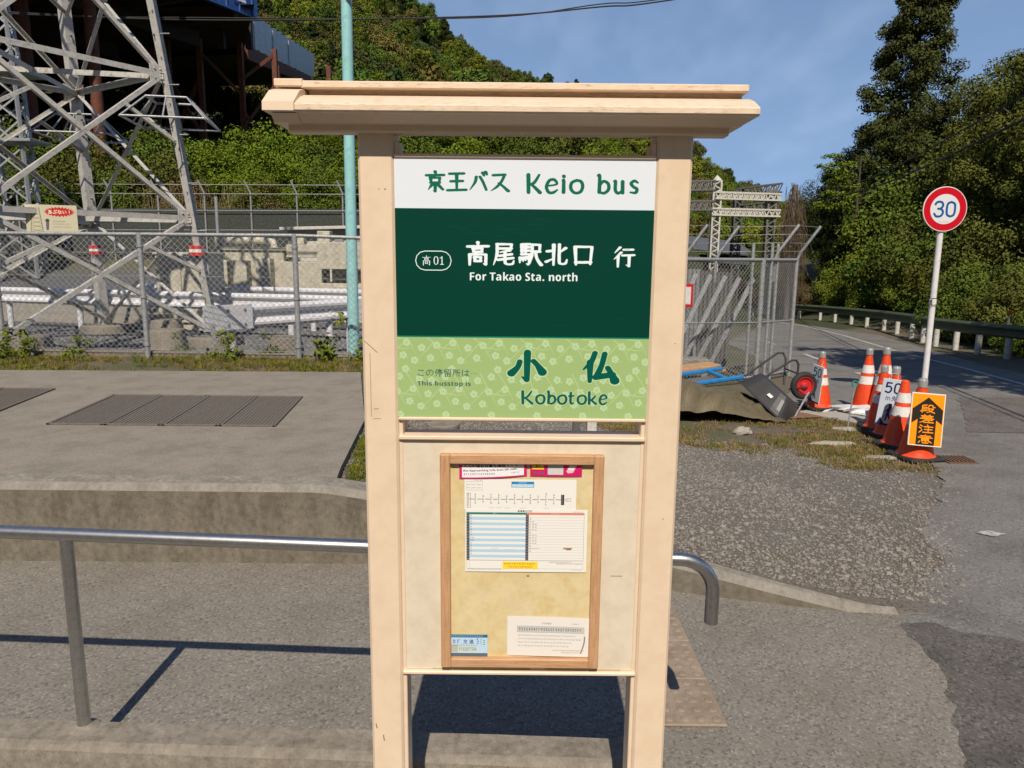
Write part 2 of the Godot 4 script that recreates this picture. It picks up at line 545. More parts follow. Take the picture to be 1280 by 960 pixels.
func land_raw(x: float, z: float) -> float:
	if z > 12.0:                         # added slope behind the viewer, out of sight, to block low sky
		return -0.03 + 0.6 * (z - 12.0) * smoothstep(12.0, 30.0, z)
	var right := road_y(z) - 0.012
	# gravel shoulder lies a little proud of the road
	if z > -3.86:
		if x < 1.9:
			return -0.03
		return right if x > 2.4 else lerpf(-0.03, right, (x - 1.9) / 0.5)
	var left := 0.40
	if z < -9.15:
		left = lerpf(0.40, 0.12, smoothstep(-9.15, -9.5, z))
	if z < -21.0:
		left += 0.9 * smoothstep(-21.0, -25.0, z) + 0.22 * clampf(-z - 24.0, 0.0, 16.0)
	if z < -27.0:
		left += 0.08 * minf(-z - 27.0, 16.0)
	var t := smoothstep(-1.2, 2.2, x)
	if z < -12.0:
		t = smoothstep(-1.2 + minf(-z - 12.0, 20.0) * 0.35, 2.2 + minf(-z - 12.0, 20.0) * 0.45, x)
	var shoulder := 0.03 * (1.0 - smoothstep(2.0, 3.2, x)) + 0.012 * nz.get_noise_2d(x * 60.0, z * 60.0)
	var y := lerpf(left, right + shoulder * (1.0 - smoothstep(3.0, 4.4, x)), t)
	if z < -17.0 and x > 11.5:          # bank beyond the guard rail
		y += smoothstep(11.5, 22.0, x) * 3.0 * smoothstep(-17.0, -24.0, z) * (1.0 - smoothstep(-60.0, -90.0, z))
	if z < -50.0:
		var s := clampf((-z - 50.0) / 230.0, 0.0, 1.0)
		var hill := ridge(x + (280.0 + maxf(z, -280.0)) * 0.28 * smoothstep(-60.0, 5.0, x)) + 9.0 * nz.get_noise_2d(x * 1.3, z * 1.3) * s
		if -z > 280.0:
			hill -= (-z - 280.0) * 0.3
		y = lerpf(y, maxf(hill, -3.0), pow(s, 1.05)) if -z <= 280.0 else maxf(hill, -12.0)
	return y

func lines(parts: Array) -> PackedFloat32Array:
	# [from, to, step, ...] joined
	var out := PackedFloat32Array()
	for p: Array in parts:
		var k: int = maxi(1, int(round((p[1] - p[0]) / p[2])))
		for i in k:
			out.append(p[0] + (p[1] - p[0]) * i / k)
	var last: Array = parts[parts.size() - 1]
	out.append(last[1])
	return out

func in_gravel(x: float, z: float) -> bool:
	return Geometry2D.is_point_in_polygon(Vector2(x, z), gravel_poly)

var gravel_poly := PackedVector2Array([Vector2(-0.85, -4.05), Vector2(0.3, -3.85), Vector2(1.0, -3.6), Vector2(1.8, -3.34), Vector2(2.1, -3.3), Vector2(2.6, -4.25), Vector2(3.5, -5.8), Vector2(3.3, -6.6), Vector2(2.4, -6.9), Vector2(1.5, -7.2), Vector2(0.6, -7.9), Vector2(-1.2, -8.2), Vector2(-1.45, -7.7), Vector2(-1.05, -5.46)])

func ground() -> void:
	var xs := lines([[-520.0, -280.0, 40.0], [-280.0, -20.0, 8.0], [-20.0, -8.0, 1.0], [-8.0, -1.5, 0.4], [-1.5, 5.0, 0.1], [5.0, 12.0, 0.35], [12.0, 26.0, 1.0], [26.0, 130.0, 6.0], [130.0, 520.0, 55.0]])
	var zs := lines([[-520.0, -300.0, 44.0], [-300.0, -42.0, 6.0], [-42.0, -13.0, 1.0], [-13.0, -9.6, 0.3], [-9.6, -9.1, 0.1], [-9.1, -4.0, 0.1], [-4.0, -3.8, 0.05], [-3.8, -3.0, 0.2], [-3.0, 8.0, 1.0], [8.0, 40.0, 4.0], [40.0, 180.0, 20.0]])
	var b := MB.new()
	var nx := xs.size()
	var P := PackedVector3Array()
	var C := PackedColorArray()
	for z in zs:
		for x in xs:
			var zz := z
			var d := wall_z(x) + 3.83
			if x < 4.0:
				zz = z + d * clampf(1.0 - absf(z + 3.9) / 1.3, 0.0, 1.0)
			P.append(Vector3(x, land_raw(x, z), zz))
			# what lies here: gravel, trodden dirt, moss and grass, forest floor
			var dirt := Color(0.155, 0.126, 0.095)
			var moss := Color(0.085, 0.100, 0.030)
			var gravel := Color(0.165, 0.152, 0.136)
			var k1 := nz.get_noise_2d(x * 30.0 + 7.0, zz * 30.0)
			var k2 := nz.get_noise_2d(x * 110.0, zz * 110.0 + 31.0)
			var green := 0.45 if (zz < -6.2 or x < -0.8) else -0.25
			var col := dirt.lerp(moss, clampf(green + k1 * 1.1 + k2 * 0.8, 0.0, 1.0))
			if zz > -10.0 and in_gravel(x, zz):
				col = gravel.lerp(Color(0.145, 0.122, 0.096), clampf(k1 * 1.6 + k2 * 0.9, 0.0, 0.85))
				if zz > wall_z(x) - 0.75 and k1 + k2 > -0.2:
					col = col.lerp(dirt, 0.55)
			elif zz < -9.2 and zz > -25.0 and x < 2.0:
				col = Color(0.10, 0.105, 0.115)
			elif zz < -26.0 or zz > 13.0:
				col = Color(0.05, 0.06, 0.02)
			C.append(col)
	for j in zs.size() - 1:
		for i in nx - 1:
			var q := [j * nx + i, j * nx + i + 1, (j + 1) * nx + i + 1, (j + 1) * nx + i]
			var p00 := P[q[0]]
			var p10 := P[q[1]]
			var p11 := P[q[2]]
			var p01 := P[q[3]]
			var nn := (p11 - p00).cross(p10 - p01).normalized()
			if nn.y < 0.0:
				nn = -nn
			for id: int in [q[0], q[1], q[2], q[0], q[2], q[3]]:
				b.v.append(P[id]); b.n.append(nn); b.uv.append(Vector2.ZERO); b.c.append(C[id])
	setting(b, "ground", M.ground)

# flat-lying sheet cut to a polygon (x, z), following the road's fall
func sheet(poly: PackedVector2Array, lift: float, fall: bool, tint := Color(1, 1, 1)) -> MB:
	var b := MB.new()
	b.tint = tint
	var ids := Geometry2D.triangulate_polygon(poly)
	for k in range(0, ids.size(), 3):
		var p := []
		for i in 3:
			var q := poly[ids[k + i]]
			p.append(Vector3(q.x, (road_y(q.y) if fall else 0.0) + lift, q.y))
		b.face3(p[0], p[1], p[2], Vector3.UP)
	return b

func ragged(pts: Array, step: float, amp: float, sd: float) -> PackedVector2Array:
	var out := PackedVector2Array()
	for k in pts.size() - 1:
		var a: Vector2 = pts[k]
		var b: Vector2 = pts[k + 1]
		var m: int = maxi(1, int(a.distance_to(b) / step))
		var side := (b - a).orthogonal().normalized()
		for i in m:
			var p := a.lerp(b, float(i) / m)
			out.append(p + side * amp * (nz.get_noise_2d(p.x * 160.0 + sd, p.y * 160.0) + 0.8 * nz.get_noise_2d(p.x * 700.0 + sd, p.y * 700.0)))
	out.append(pts[pts.size() - 1])
	return out

func roads() -> void:
	# pale older walkway round the stop
	var edge := ragged([Vector2(1.30, -1.3), Vector2(1.42, -1.6), Vector2(1.554, -2.225), Vector2(1.70, -2.62), Vector2(1.79, -2.87), Vector2(1.80, -3.1), Vector2(1.87, -3.335)], 0.04, 0.05, 3.0)
	var w := PackedVector2Array()
	w.append(Vector2(-30, -1.3))
	for p in edge:
		w.append(p)
	for k in 30:
		var x := lerpf(1.75, -1.0, k / 29.0)
		w.append(Vector2(x, wall_z(x) - 0.03))
	w.append(Vector2(-30, -3.86))
	setting(sheet(w, 0.0, false), "walkway", M.walk)
	# the road: tarmac following the fall of the valley
	var left := [Vector2(1.0, 11.0), Vector2(1.0, 1.0), Vector2(1.2, 0.98), Vector2(1.40, -1.6), Vector2(1.53, -2.225), Vector2(1.76, -2.87), Vector2(1.80, -3.36), Vector2(2.5, -4.29), Vector2(3.0, -5.0), Vector2(3.5, -5.8), Vector2(3.9, -6.7), Vector2(4.25, -7.4), Vector2(4.6, -8.4), Vector2(4.35, -9.3), Vector2(3.9, -9.7), Vector2(3.75, -10.2), Vector2(4.35, -11.0), Vector2(4.75, -12.2), Vector2(5.0, -14.0), Vector2(5.6, -18.0), Vector2(6.1, -24.0), Vector2(6.0, -30.0), Vector2(5.0, -36.0), Vector2(2.0, -44.0)]
	var right := [Vector2(6.0, -50.0), Vector2(10.0, -41.0), Vector2(12.4, -34.0), Vector2(12.3, -29.0), Vector2(11.9, -24.0), Vector2(10.6, -19.0), Vector2(9.6, -15.0), Vector2(9.2, -11.5), Vector2(9.4, -8.0), Vector2(10.0, 0.0), Vector2(10.5, 11.0)]
	var r := ragged(left, 0.035, 0.06, 9.0)
	r.append_array(ragged(right, 0.5, 0.05, 12.0))
	# two sheets: the near level part and the falling part share the edge at z = -3.3
	var near := PackedVector2Array()
	var far := PackedVector2Array()
	var band := PackedVector2Array([Vector2(-50, -3.3), Vector2(60, -3.3), Vector2(60, 70), Vector2(-50, 70)])
	var fb := PackedVector2Array([Vector2(-50, -3.3), Vector2(60, -3.3), Vector2(60, -70), Vector2(-50, -70)])
	near = Geometry2D.intersect_polygons(r, band)[0]
	far = Geometry2D.intersect_polygons(r, fb)[0]
	var b := sheet(near, -0.004, true)
	var b2 := sheet(far, -0.004, true)
	b.v.append_array(b2.v); b.n.append_array(b2.n); b.uv.append_array(b2.uv); b.c.append_array(b2.c)
	setting(b, "road", M.road)
	# brownish square of newer tarmac across the road
	var pt := ragged([Vector2(4.95, -7.83), Vector2(6.37, -10.35), Vector2(9.1, -10.45), Vector2(9.0, -7.6), Vector2(4.95, -7.83)], 0.15, 0.05, 5.0)
	pt.remove_at(pt.size() - 1)
	setting(sheet(pt, 0.001, true), "road_patch", M.patch)
	# darker worn tarmac beside the stop; unseen near part added to cut bounce light
	var wr := PackedVector2Array([Vector2(-14.0, 10.0), Vector2(-14.0, -1.2), Vector2(1.0, -1.2), Vector2(1.4, -2.2), Vector2(1.6, -2.9), Vector2(1.7, -3.2)])
	wr.append_array(ragged([Vector2(1.95, -3.22), Vector2(2.5, -3.0), Vector2(3.1, -3.1), Vector2(3.9, -2.7), Vector2(5.0, -2.9), Vector2(6.5, -2.3), Vector2(9.0, -2.6), Vector2(10.0, 10.0)], 0.03, 0.07, 33.0))
	setting(sheet(wr, -0.002, true), "road_patch", M.worn)
	# paint
	var edge_line := PackedVector2Array()
	var inner := [Vector2(8.05, -9.0), Vector2(8.22, -11.7), Vector2(8.70, -14.2), Vector2(9.21, -17.6), Vector2(10.4, -23.2), Vector2(11.3, -29.0), Vector2(11.2, -34.0), Vector2(9.2, -40.0)]
	for p: Vector2 in inner:
		edge_line.append(p)
	inner.reverse()
	for p: Vector2 in inner:
		edge_line.append(p + Vector2(0.12, 0.0))
	setting(sheet(edge_line, 0.004, true), "edge_line", M.paint)
	for d: Array in [[Vector2(6.45, -15.5), Vector2(6.66, -16.9)], [Vector2(6.02, -11.9), Vector2(6.2, -13.3)], [Vector2(6.9, -19.5), Vector2(7.1, -21.0)], [Vector2(7.4, -24.0), Vector2(7.6, -26.0)]]:
		var a: Vector2 = d[0]
		var e: Vector2 = d[1]
		setting(sheet(PackedVector2Array([a, e, e + Vector2(0.12, 0), a + Vector2(0.12, 0)]), 0.004, true), "lane_dash", M.paint)
	var sp := ragged([Vector2(2.98, -4.50), Vector2(3.10, -4.55), Vector2(3.16, -4.48), Vector2(3.05, -4.43), Vector2(2.98, -4.50)], 0.02, 0.02, 1.0)
	sp.remove_at(sp.size() - 1)
	setting(sheet(sp, 0.003, true), "paint_splash", M.paint)

func concrete_works() -> void:
	# retaining wall with a coping that runs out to nothing beside the gravel
	var wall := thing("retaining_wall", "low stained concrete retaining wall sloping down to a thin kerb beside the gravel", "wall")
	var b := MB.new()
	var cop := MB.new()
	var xs := lines([[-14.0, -1.2, 0.64], [-1.2, 1.86, 0.06]])
	for k in xs.size() - 1:
		var a := xs[k]
		var e := xs[k + 1]
		var ta := wall_top(a) - 0.035
		var te := wall_top(e) - 0.035
		var za := wall_z(a)
		var ze := wall_z(e)
		var wa := lerpf(0.12, 0.012, smoothstep(0.2, 1.8, a))
		var we := lerpf(0.12, 0.012, smoothstep(0.2, 1.8, e))
		var A := [Vector3(a, -0.1, za), Vector3(a, maxf(ta, -0.02), za - 0.006), Vector3(a, maxf(ta, -0.02) + 0.02, za - 0.02), Vector3(a, maxf(ta, -0.02) + 0.035, za - 0.045), Vector3(a, maxf(ta, -0.02) + 0.04, za - 0.05 - wa), Vector3(a, -0.1, za - 0.06 - wa)]
		var E := [Vector3(e, -0.1, ze), Vector3(e, maxf(te, -0.02), ze - 0.006), Vector3(e, maxf(te, -0.02) + 0.02, ze - 0.02), Vector3(e, maxf(te, -0.02) + 0.035, ze - 0.045), Vector3(e, maxf(te, -0.02) + 0.04, ze - 0.05 - we), Vector3(e, -0.1, ze - 0.06 - we)]
		for i in 5:
			(b if i == 0 or i == 4 else cop).face(A[i], A[i + 1], E[i + 1], E[i], Vector3(0, 1, 0.6) if i < 4 else Vector3.FORWARD)
	part(b, "wall_face", M.stained, wall)
	part(cop, "coping", M.cap_stone, wall)
	# pavement slab on top, a few centimetres proud of the soil
	b = MB.new()
	var slab := PackedVector2Array([Vector2(-14, 3.995), Vector2(-0.975, 3.995), Vector2(-1.0, 4.2), Vector2(-1.11, 5.46), Vector2(-1.6, 7.72), Vector2(-14.0, 7.45)])
	b.xf = Transform3D(Basis(Vector3.RIGHT, Vector3.FORWARD, Vector3.UP), Vector3(0, 0.445, 0))
	b.prism(slab, 0.12)
	setting(b, "pavement", M.slab)
	# kerb carrying the handrail
	b = MB.new()
	var prof := [Vector2(-2.155, -0.12), Vector2(-2.155, 0.082), Vector2(-2.168, 0.094), Vector2(-2.182, 0.100), Vector2(-2.285, 0.100), Vector2(-2.292, 0.092), Vector2(-2.292, -0.12)]
	var kx := lines([[-9.0, 0.44, 0.12]])
	for k in kx.size() - 1:
		for i in prof.size() - 1:
			var p: Vector2 = prof[i]
			var q: Vector2 = prof[i + 1]
			var d0 := 0.036 * (kx[k] + 1.4)
			var d1 := 0.036 * (kx[k + 1] + 1.4)
			var j0 := 0.004 * nz.get_noise_2d(kx[k] * 300.0, i * 40.0)
			var j1 := 0.004 * nz.get_noise_2d(kx[k + 1] * 300.0, i * 40.0)
			var jj0 := 0.004 * nz.get_noise_2d(kx[k] * 300.0, (i + 1) * 40.0)
			var jj1 := 0.004 * nz.get_noise_2d(kx[k + 1] * 300.0, (i + 1) * 40.0)
			b.face(Vector3(kx[k], p.y + j0, p.x + d0), Vector3(kx[k], q.y + jj0, q.x + d0), Vector3(kx[k + 1], q.y + jj1, q.x + d1), Vector3(kx[k + 1], p.y + j1, p.x + d1), Vector3(0, 1, 1) if i < 4 else Vector3(0, 0.1, -1))
	b.face(Vector3(0.44, -0.12, -2.09), Vector3(0.44, 0.09, -2.09), Vector3(0.44, 0.09, -2.22), Vector3(0.44, -0.12, -2.22), Vector3.RIGHT)
	setting(b, "kerb", M.kerb)
	# tactile paving, each tile with its blisters
	var tp := Node3D.new()
	tp.name = "tactile_paving"
	add_child(tp)
	tp.set_meta("kind", "structure")
	var t := MB.new()
	t.box(Vector3(0, 0.006, 0), Vector3(0.298, 0.012, 0.298), 0.004)
	for i in 5:
		for j in 5:
			t.lathe([Vector2(0.017, 0.0), Vector2(0.014, 0.0035), Vector2(0.008, 0.005), Vector2(0.0, 0.0052)], 10, Vector3((i - 2) * 0.058, 0.0119, (j - 2) * 0.058))
	var tm := t.mesh()
	for row in 3:
		for colm in 1:
			var o := put(tm, "tile", M.tile, tp)
			o.position = Vector3(0.645 - colm * 0.3, 0.0005 - row * 0.001, -2.575 - row * 0.3)
	# drain gratings in the pavement
	for g: Array in [["row of four steel drain gratings set in the concrete pavement", Vector3(-3.348, 0.447, -5.185), 4, 0.413, -0.115], ["steel drain gratings in the pavement cut by the kerb of the yard on the left", Vector3(-5.9, 0.447, -5.45), 4, 0.49, -0.18]]:
		var at: Vector3 = g[1]
		var gr := thing("drain_grating", "row of four steel drain gratings set in the concrete pavement" if at.x > -4.0 else "second row of drain gratings, beside the full row of four", "grating", at)
		for k: int in g[2]:
			var pw: float = g[3]
			var sk: float = g[4]
			var mb := MB.new()
			var dep := 1.12
			# frame then bars, sheared with the slab's slant
			var sh := Basis(Vector3(1, 0, 0), Vector3(0, 1, 0), Vector3(-sk / dep, 0, 1))
			mb.xf = Transform3D(sh, Vector3(k * pw, 0, 0))
			for s: Array in [[Vector3(pw * 0.5, 0.004, -0.012), Vector3(pw, 0.012, 0.024)], [Vector3(pw * 0.5, 0.004, -dep + 0.012), Vector3(pw, 0.012, 0.024)], [Vector3(0.014, 0.004, -dep * 0.5), Vector3(0.026, 0.012, dep)], [Vector3(pw - 0.014, 0.004, -dep * 0.5), Vector3(0.02, 0.012, dep)]]:
				mb.box(s[0], s[1], 0.002)
			part(mb, "frame", M.grate, gr)
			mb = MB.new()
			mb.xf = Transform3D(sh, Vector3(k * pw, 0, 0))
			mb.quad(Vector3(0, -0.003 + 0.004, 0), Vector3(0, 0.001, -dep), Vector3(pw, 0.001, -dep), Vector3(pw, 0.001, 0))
			part(mb, "pit_shade", M.pit_shade, gr)  # flat dark sheet; the shade below the bars is put into its colour
			mb = MB.new()
			mb.xf = Transform3D(sh, Vector3(k * pw, 0, 0))
			for i in 13:
				mb.box(Vector3(0.03 + (pw - 0.06) * (i + 0.5) / 13.0, 0.0025, -dep * 0.5), Vector3(0.014, 0.004, dep - 0.05))
			for i in 30:
				mb.box(Vector3(pw * 0.5, 0.0022, -0.03 - (dep - 0.06) * (i + 0.5) / 30.0), Vector3(pw - 0.05, 0.003, 0.014))
			part(mb, "bar_grid", M.grate, gr).set_meta("kind", "stuff")
	# low concrete upstand under the yard fence, and the drain cover by the road
	var up := thing("fence_upstand", "low concrete strip under the galvanised yard fence", "kerb")
	var fp := yard_fence_line()
	for k in fp.size() - 1:
		var a: Vector3 = fp[k] + Vector3(0, -0.12, -0.12)
		var e: Vector3 = fp[k + 1] + Vector3(0, -0.12, -0.12)
		b = MB.new()
		b.bar(a, e, 0.14, 0.30, Vector3.UP, 0.012)
		part(b, "concrete_block", M.kerb, up)
	var cov := thing("drain_cover", "rusty slotted drain cover in the road by the orange warning board", "drain", Vector3(4.04, road_y(-6.5) + 0.002, -6.5))
	cov.scale = Vector3(0.62, 1.0, 0.72)
	b = MB.new()
	b.box(Vector3(0, 0.002, 0), Vector3(0.44, 0.012, 0.34), 0.004)
	part(b, "frame", M.rust, cov)
	b = MB.new()
	for k in 7:
		b.box(Vector3(-0.17 + k * 0.057, 0.014, 0), Vector3(0.03, 0.012, 0.28), 0.004)
	part(b, "bar_grid", M.rust, cov)
	# lid in the gravel
	b = MB.new()
	b.lathe([Vector2(0.125, -0.05), Vector2(0.125, 0.03), Vector2(0.118, 0.036), Vector2(0.0, 0.037)], 28)
	var lid := tag(part(b, "access_cover", M.kerb), "round pale concrete cover lying in the gravel behind the board", "cover") as Node3D
	lid.position = Vector3(-0.53, land(-0.53, -5.6), -5.6)
	for q: Array in [[0.62, 0.075, M.white_old, "pale square marker post behind the bus stop board"], [0.50, 0.055, M.sheet_dark, "dark square marker post behind the bus stop board"]]:
		b = MB.new()
		b.box(Vector3(0, 0.2, 0), Vector3(q[1], 0.6, q[1]), 0.006)
		var mk := tag(part(b, "marker_post", q[2]), q[3], "post") as Node3D
		mk.position = Vector3(q[0], land(q[0], -5.6), -5.6)

func handrail() -> void:
	var t := thing("handrail", "low tubular steel handrail with a downturned end, behind the bus stop board", "handrail")
	var pts := []
	var at := func(x: float) -> Vector3: return Vector3(x, 0.782 - 0.0175 * (x + 1.43), -2.257 + 0.036 * (x + 1.43))
	for k in 9:
		pts.append(at.call(lerpf(-7.0, 0.53, k / 8.0)))
	var c: Vector3 = at.call(0.53) + Vector3(0, -0.105, 0)
	for k in range(1, 9):
		var a := PI / 2 * k / 8.0
		pts.append(c + Vector3(sin(a) * 0.108, cos(a) * 0.105, 0.003 * k / 8.0))
	pts.append(c + Vector3(0.108, -0.105, 0.003))
	var b := MB.new()
	b.tube(pts, 0.0215, 20)
	part(b, "rail", M.steel, t)
	for x: float in [-5.4, -3.42, -1.43, 0.40]:
		b = MB.new()
		var p: Vector3 = at.call(x)
		b.tube([Vector3(p.x, 0.06, p.z), p - Vector3(0, 0.012, 0)], 0.0205, 18)
		part(b, "post", M.steel, t)
		b = MB.new()
		b.lathe([Vector2(0.052, 0.0), Vector2(0.045, 0.006), Vector2(0.03, 0.012), Vector2(0.0215, 0.018)], 14, Vector3(p.x, 0.096, p.z))
		part(b, "grout", M.kerb, t)

# ---------------------------------------------------------------- the bus stop board
func printed(t: Texture2D, rough := 0.45, spec := 0.5) -> StandardMaterial3D:
	var m := StandardMaterial3D.new()
	m.albedo_texture = t
	m.roughness = rough
	m.metallic_specular = spec
	return m

func board_print() -> ImageTexture:
	var S := 2000.0
	var white := Color(0.855, 0.89, 0.935)
	var deep := Color(0.0, 0.232, 0.19)
	var ink := Color(0.08, 0.40, 0.33)
	var pale := Color(0.61, 0.715, 0.475)
	var p := Pen.new(2000, 2000, white)
	# white head
	p.rect(0, 0.185 * S, S, S, deep)
	var kn := Vector2(1.0, 0.62)
	p.word(KANJI, "京王バス", Vector2(0.118, 0.047) * S, Vector2(0.077, 0.079) * S, Vector2(0.0825 * S, 0), 12.4, kn, ink, 0.25)
	var rx := 0.508
	for a: Array in [["K", .066], ["e", .058], ["i", .022], ["o", .062], [" ", .03], ["b", .058], ["u", .055], ["s", .048]]:
		if ROUND.has(a[0]):
			p.glyph(ROUND[a[0]], Vector2(rx, 0.056) * S, Vector2(a[1] * 0.95, 0.068) * S, 13.5, Vector2(1.0, 0.8), ink)
		rx += a[1] * 0.93 + 0.009
	# destination on dark green
	var o := Vector2(0.147, 0.382) * S
	for k: Array in [[0.071, 0.038, Color(0.92, 0.95, 0.97)], [0.0675, 0.0345, deep]]:
		var r := float(k[1]) * S
		var hx := (float(k[0]) - float(k[1])) * S
		p.seg(o - Vector2(hx, 0), o + Vector2(hx, 0), Vector2(r, r), Vector2(r, r), k[2])
	var lit := Color(0.90, 0.94, 0.97)
	p.glyph(KANJI["高"], Vector2(0.103, 0.363) * S, Vector2(0.034, 0.038) * S, 3.4, kn, lit)
	p.latin("01", Vector2(0.148, 0.3655) * S, 0.040 * S, 0.032 * S, lit, false, "Droid Serif")
	p.word(KANJI, "高尾駅北口", Vector2(0.276, 0.310) * S, Vector2(0.088, 0.090) * S, Vector2(0.1025 * S, 0), 13.0, kn, lit, 0.25)
	p.glyph(KANJI["行"], Vector2(0.848, 0.322) * S, Vector2(0.083, 0.080) * S, 11.0, kn, lit, 0.2)
	p.latin("For Takao Sta. north", Vector2(0.289, 0.4235) * S, 0.421 * S, 0.033 * S, lit)
	# fine scratches in the film
	for k in 26:
		var a := Vector2(rng.randf_range(0.03, 0.95), rng.randf_range(0.20, 0.66)) * S
		if k < 10:
			a = Vector2(rng.randf_range(0.2, 0.5), rng.randf_range(0.24, 0.29)) * S
		var e := a + Vector2(rng.randf_range(30, 150), rng.randf_range(-8, 10))
		p.seg(a, e, Vector2(1.2, 1.0), Vector2(0.8, 0.8), Color(0.06, 0.30, 0.26))
	# light green strip with plum blossom
	p.rect(0, 0.674 * S, S, 0.0055 * S, Color(0.02, 0.47, 0.38))
	p.rect(0, 0.6795 * S, S, S, pale)
	var twig := Color(0.69, 0.785, 0.58)
	var petal := Color(0.70, 0.81, 0.635)
	var top := 0.681 * S
	for row in 3:
		for colm in 7:
			var q := Vector2((colm - 0.5 + 0.13 * (row % 2)) * 0.184 * S, top + (row - 0.35) * 0.185 * S)
			for br: Array in [[0.03, 0.02, 0.07, 0.10, 0.10, 0.155], [0.055, 0.08, 0.02, 0.12, -0.01, 0.15], [0.09, 0.0, 0.135, 0.07, 0.165, 0.13], [0.135, 0.07, 0.10, 0.10, 0.085, 0.12], [0.07, 0.10, 0.12, 0.11, 0.15, 0.105]]:
				var a := q + Vector2(br[0], br[1]) * S
				var m := q + Vector2(br[2], br[3]) * S
				var e := q + Vector2(br[4], br[5]) * S
				if e.y > top:
					a.y = maxf(a.y, top + 3); m.y = maxf(m.y, top + 3)
					p.seg(a, m, Vector2(4, 4), Vector2(3.2, 3.2), twig)
					p.seg(m, e, Vector2(3.2, 3.2), Vector2(1.6, 1.6), twig)
			for fl: Array in [[0.02, 0.05], [0.075, 0.035], [0.115, 0.135], [0.04, 0.145], [0.155, 0.045], [0.16, 0.155], [0.065, 0.095], [0.13, 0.085], [0.005, 0.105], [0.10, 0.005]]:
				var c := q + Vector2(fl[0], fl[1]) * S
				if c.y < top + 24 or c.y > S - 10:
					continue
				for k in 5:
					p.disc(c + Vector2.from_angle(TAU * k / 5 + colm) * 17.0, 14.5, 14.5, petal)
				for k in 5:
					p.seg(c, c + Vector2.from_angle(TAU * k / 5 + colm + 0.6) * 13.0, Vector2(1.6, 1.6), Vector2(1.2, 1.2), pale)
				p.disc(c, 6, 6, pale)
				p.disc(c, 3.4, 3.4, petal)
				p.disc(c + Vector2(36, 20), 5, 5, petal)
	var halo := Color(0.74, 0.83, 0.65)
	for a: Array in [["小", 0.447, 0.732, 0.137, 0.122], ["仏", 0.737, 0.732, 0.139, 0.122]]:
		p.glyph(KANJI[a[0]], Vector2(a[1], a[2]) * S, Vector2(a[3], a[4]) * S, 29.5, Vector2(1.0, 0.87), halo, 0.2)
		p.glyph(KANJI[a[0]], Vector2(a[1], a[2]) * S, Vector2(a[3], a[4]) * S, 23.5, Vector2(1.0, 0.8), Color(0.0, 0.345, 0.29), 0.25)
	for pass_ in 2:
		rx = 0.497
		for a: Array in [["K", .056], ["o", .044], ["b", .042], ["o", .044], ["t", .033], ["o", .044], ["k", .043], ["e", .040]]:
			p.glyph(ROUND[a[0]], Vector2(rx, 0.892) * S, Vector2(a[1] * 0.95, 0.051) * S, 15.5 if pass_ == 0 else 10.6, Vector2(1.0, 0.8), halo if pass_ == 0 else Color(0.05, 0.36, 0.33))
			rx += a[1] * 0.935 + 0.0036
	var small := Color(0.22, 0.38, 0.36)
	p.word(KANJI, "この停留所は", Vector2(0.076, 0.806) * S, Vector2(0.033, 0.031) * S, Vector2(0.0358 * S, 0), 3.0, Vector2(1, 0.9), small)
	for k in 3:
		p.disc(Vector2(0.297 + k * 0.0105, 0.822) * S, 3.0, 3.0, small)
	p.latin("This busstop is", Vector2(0.0785, 0.8545) * S, 0.214 * S, 0.0245 * S, small, true)
	return p.tex(1000, 1000)

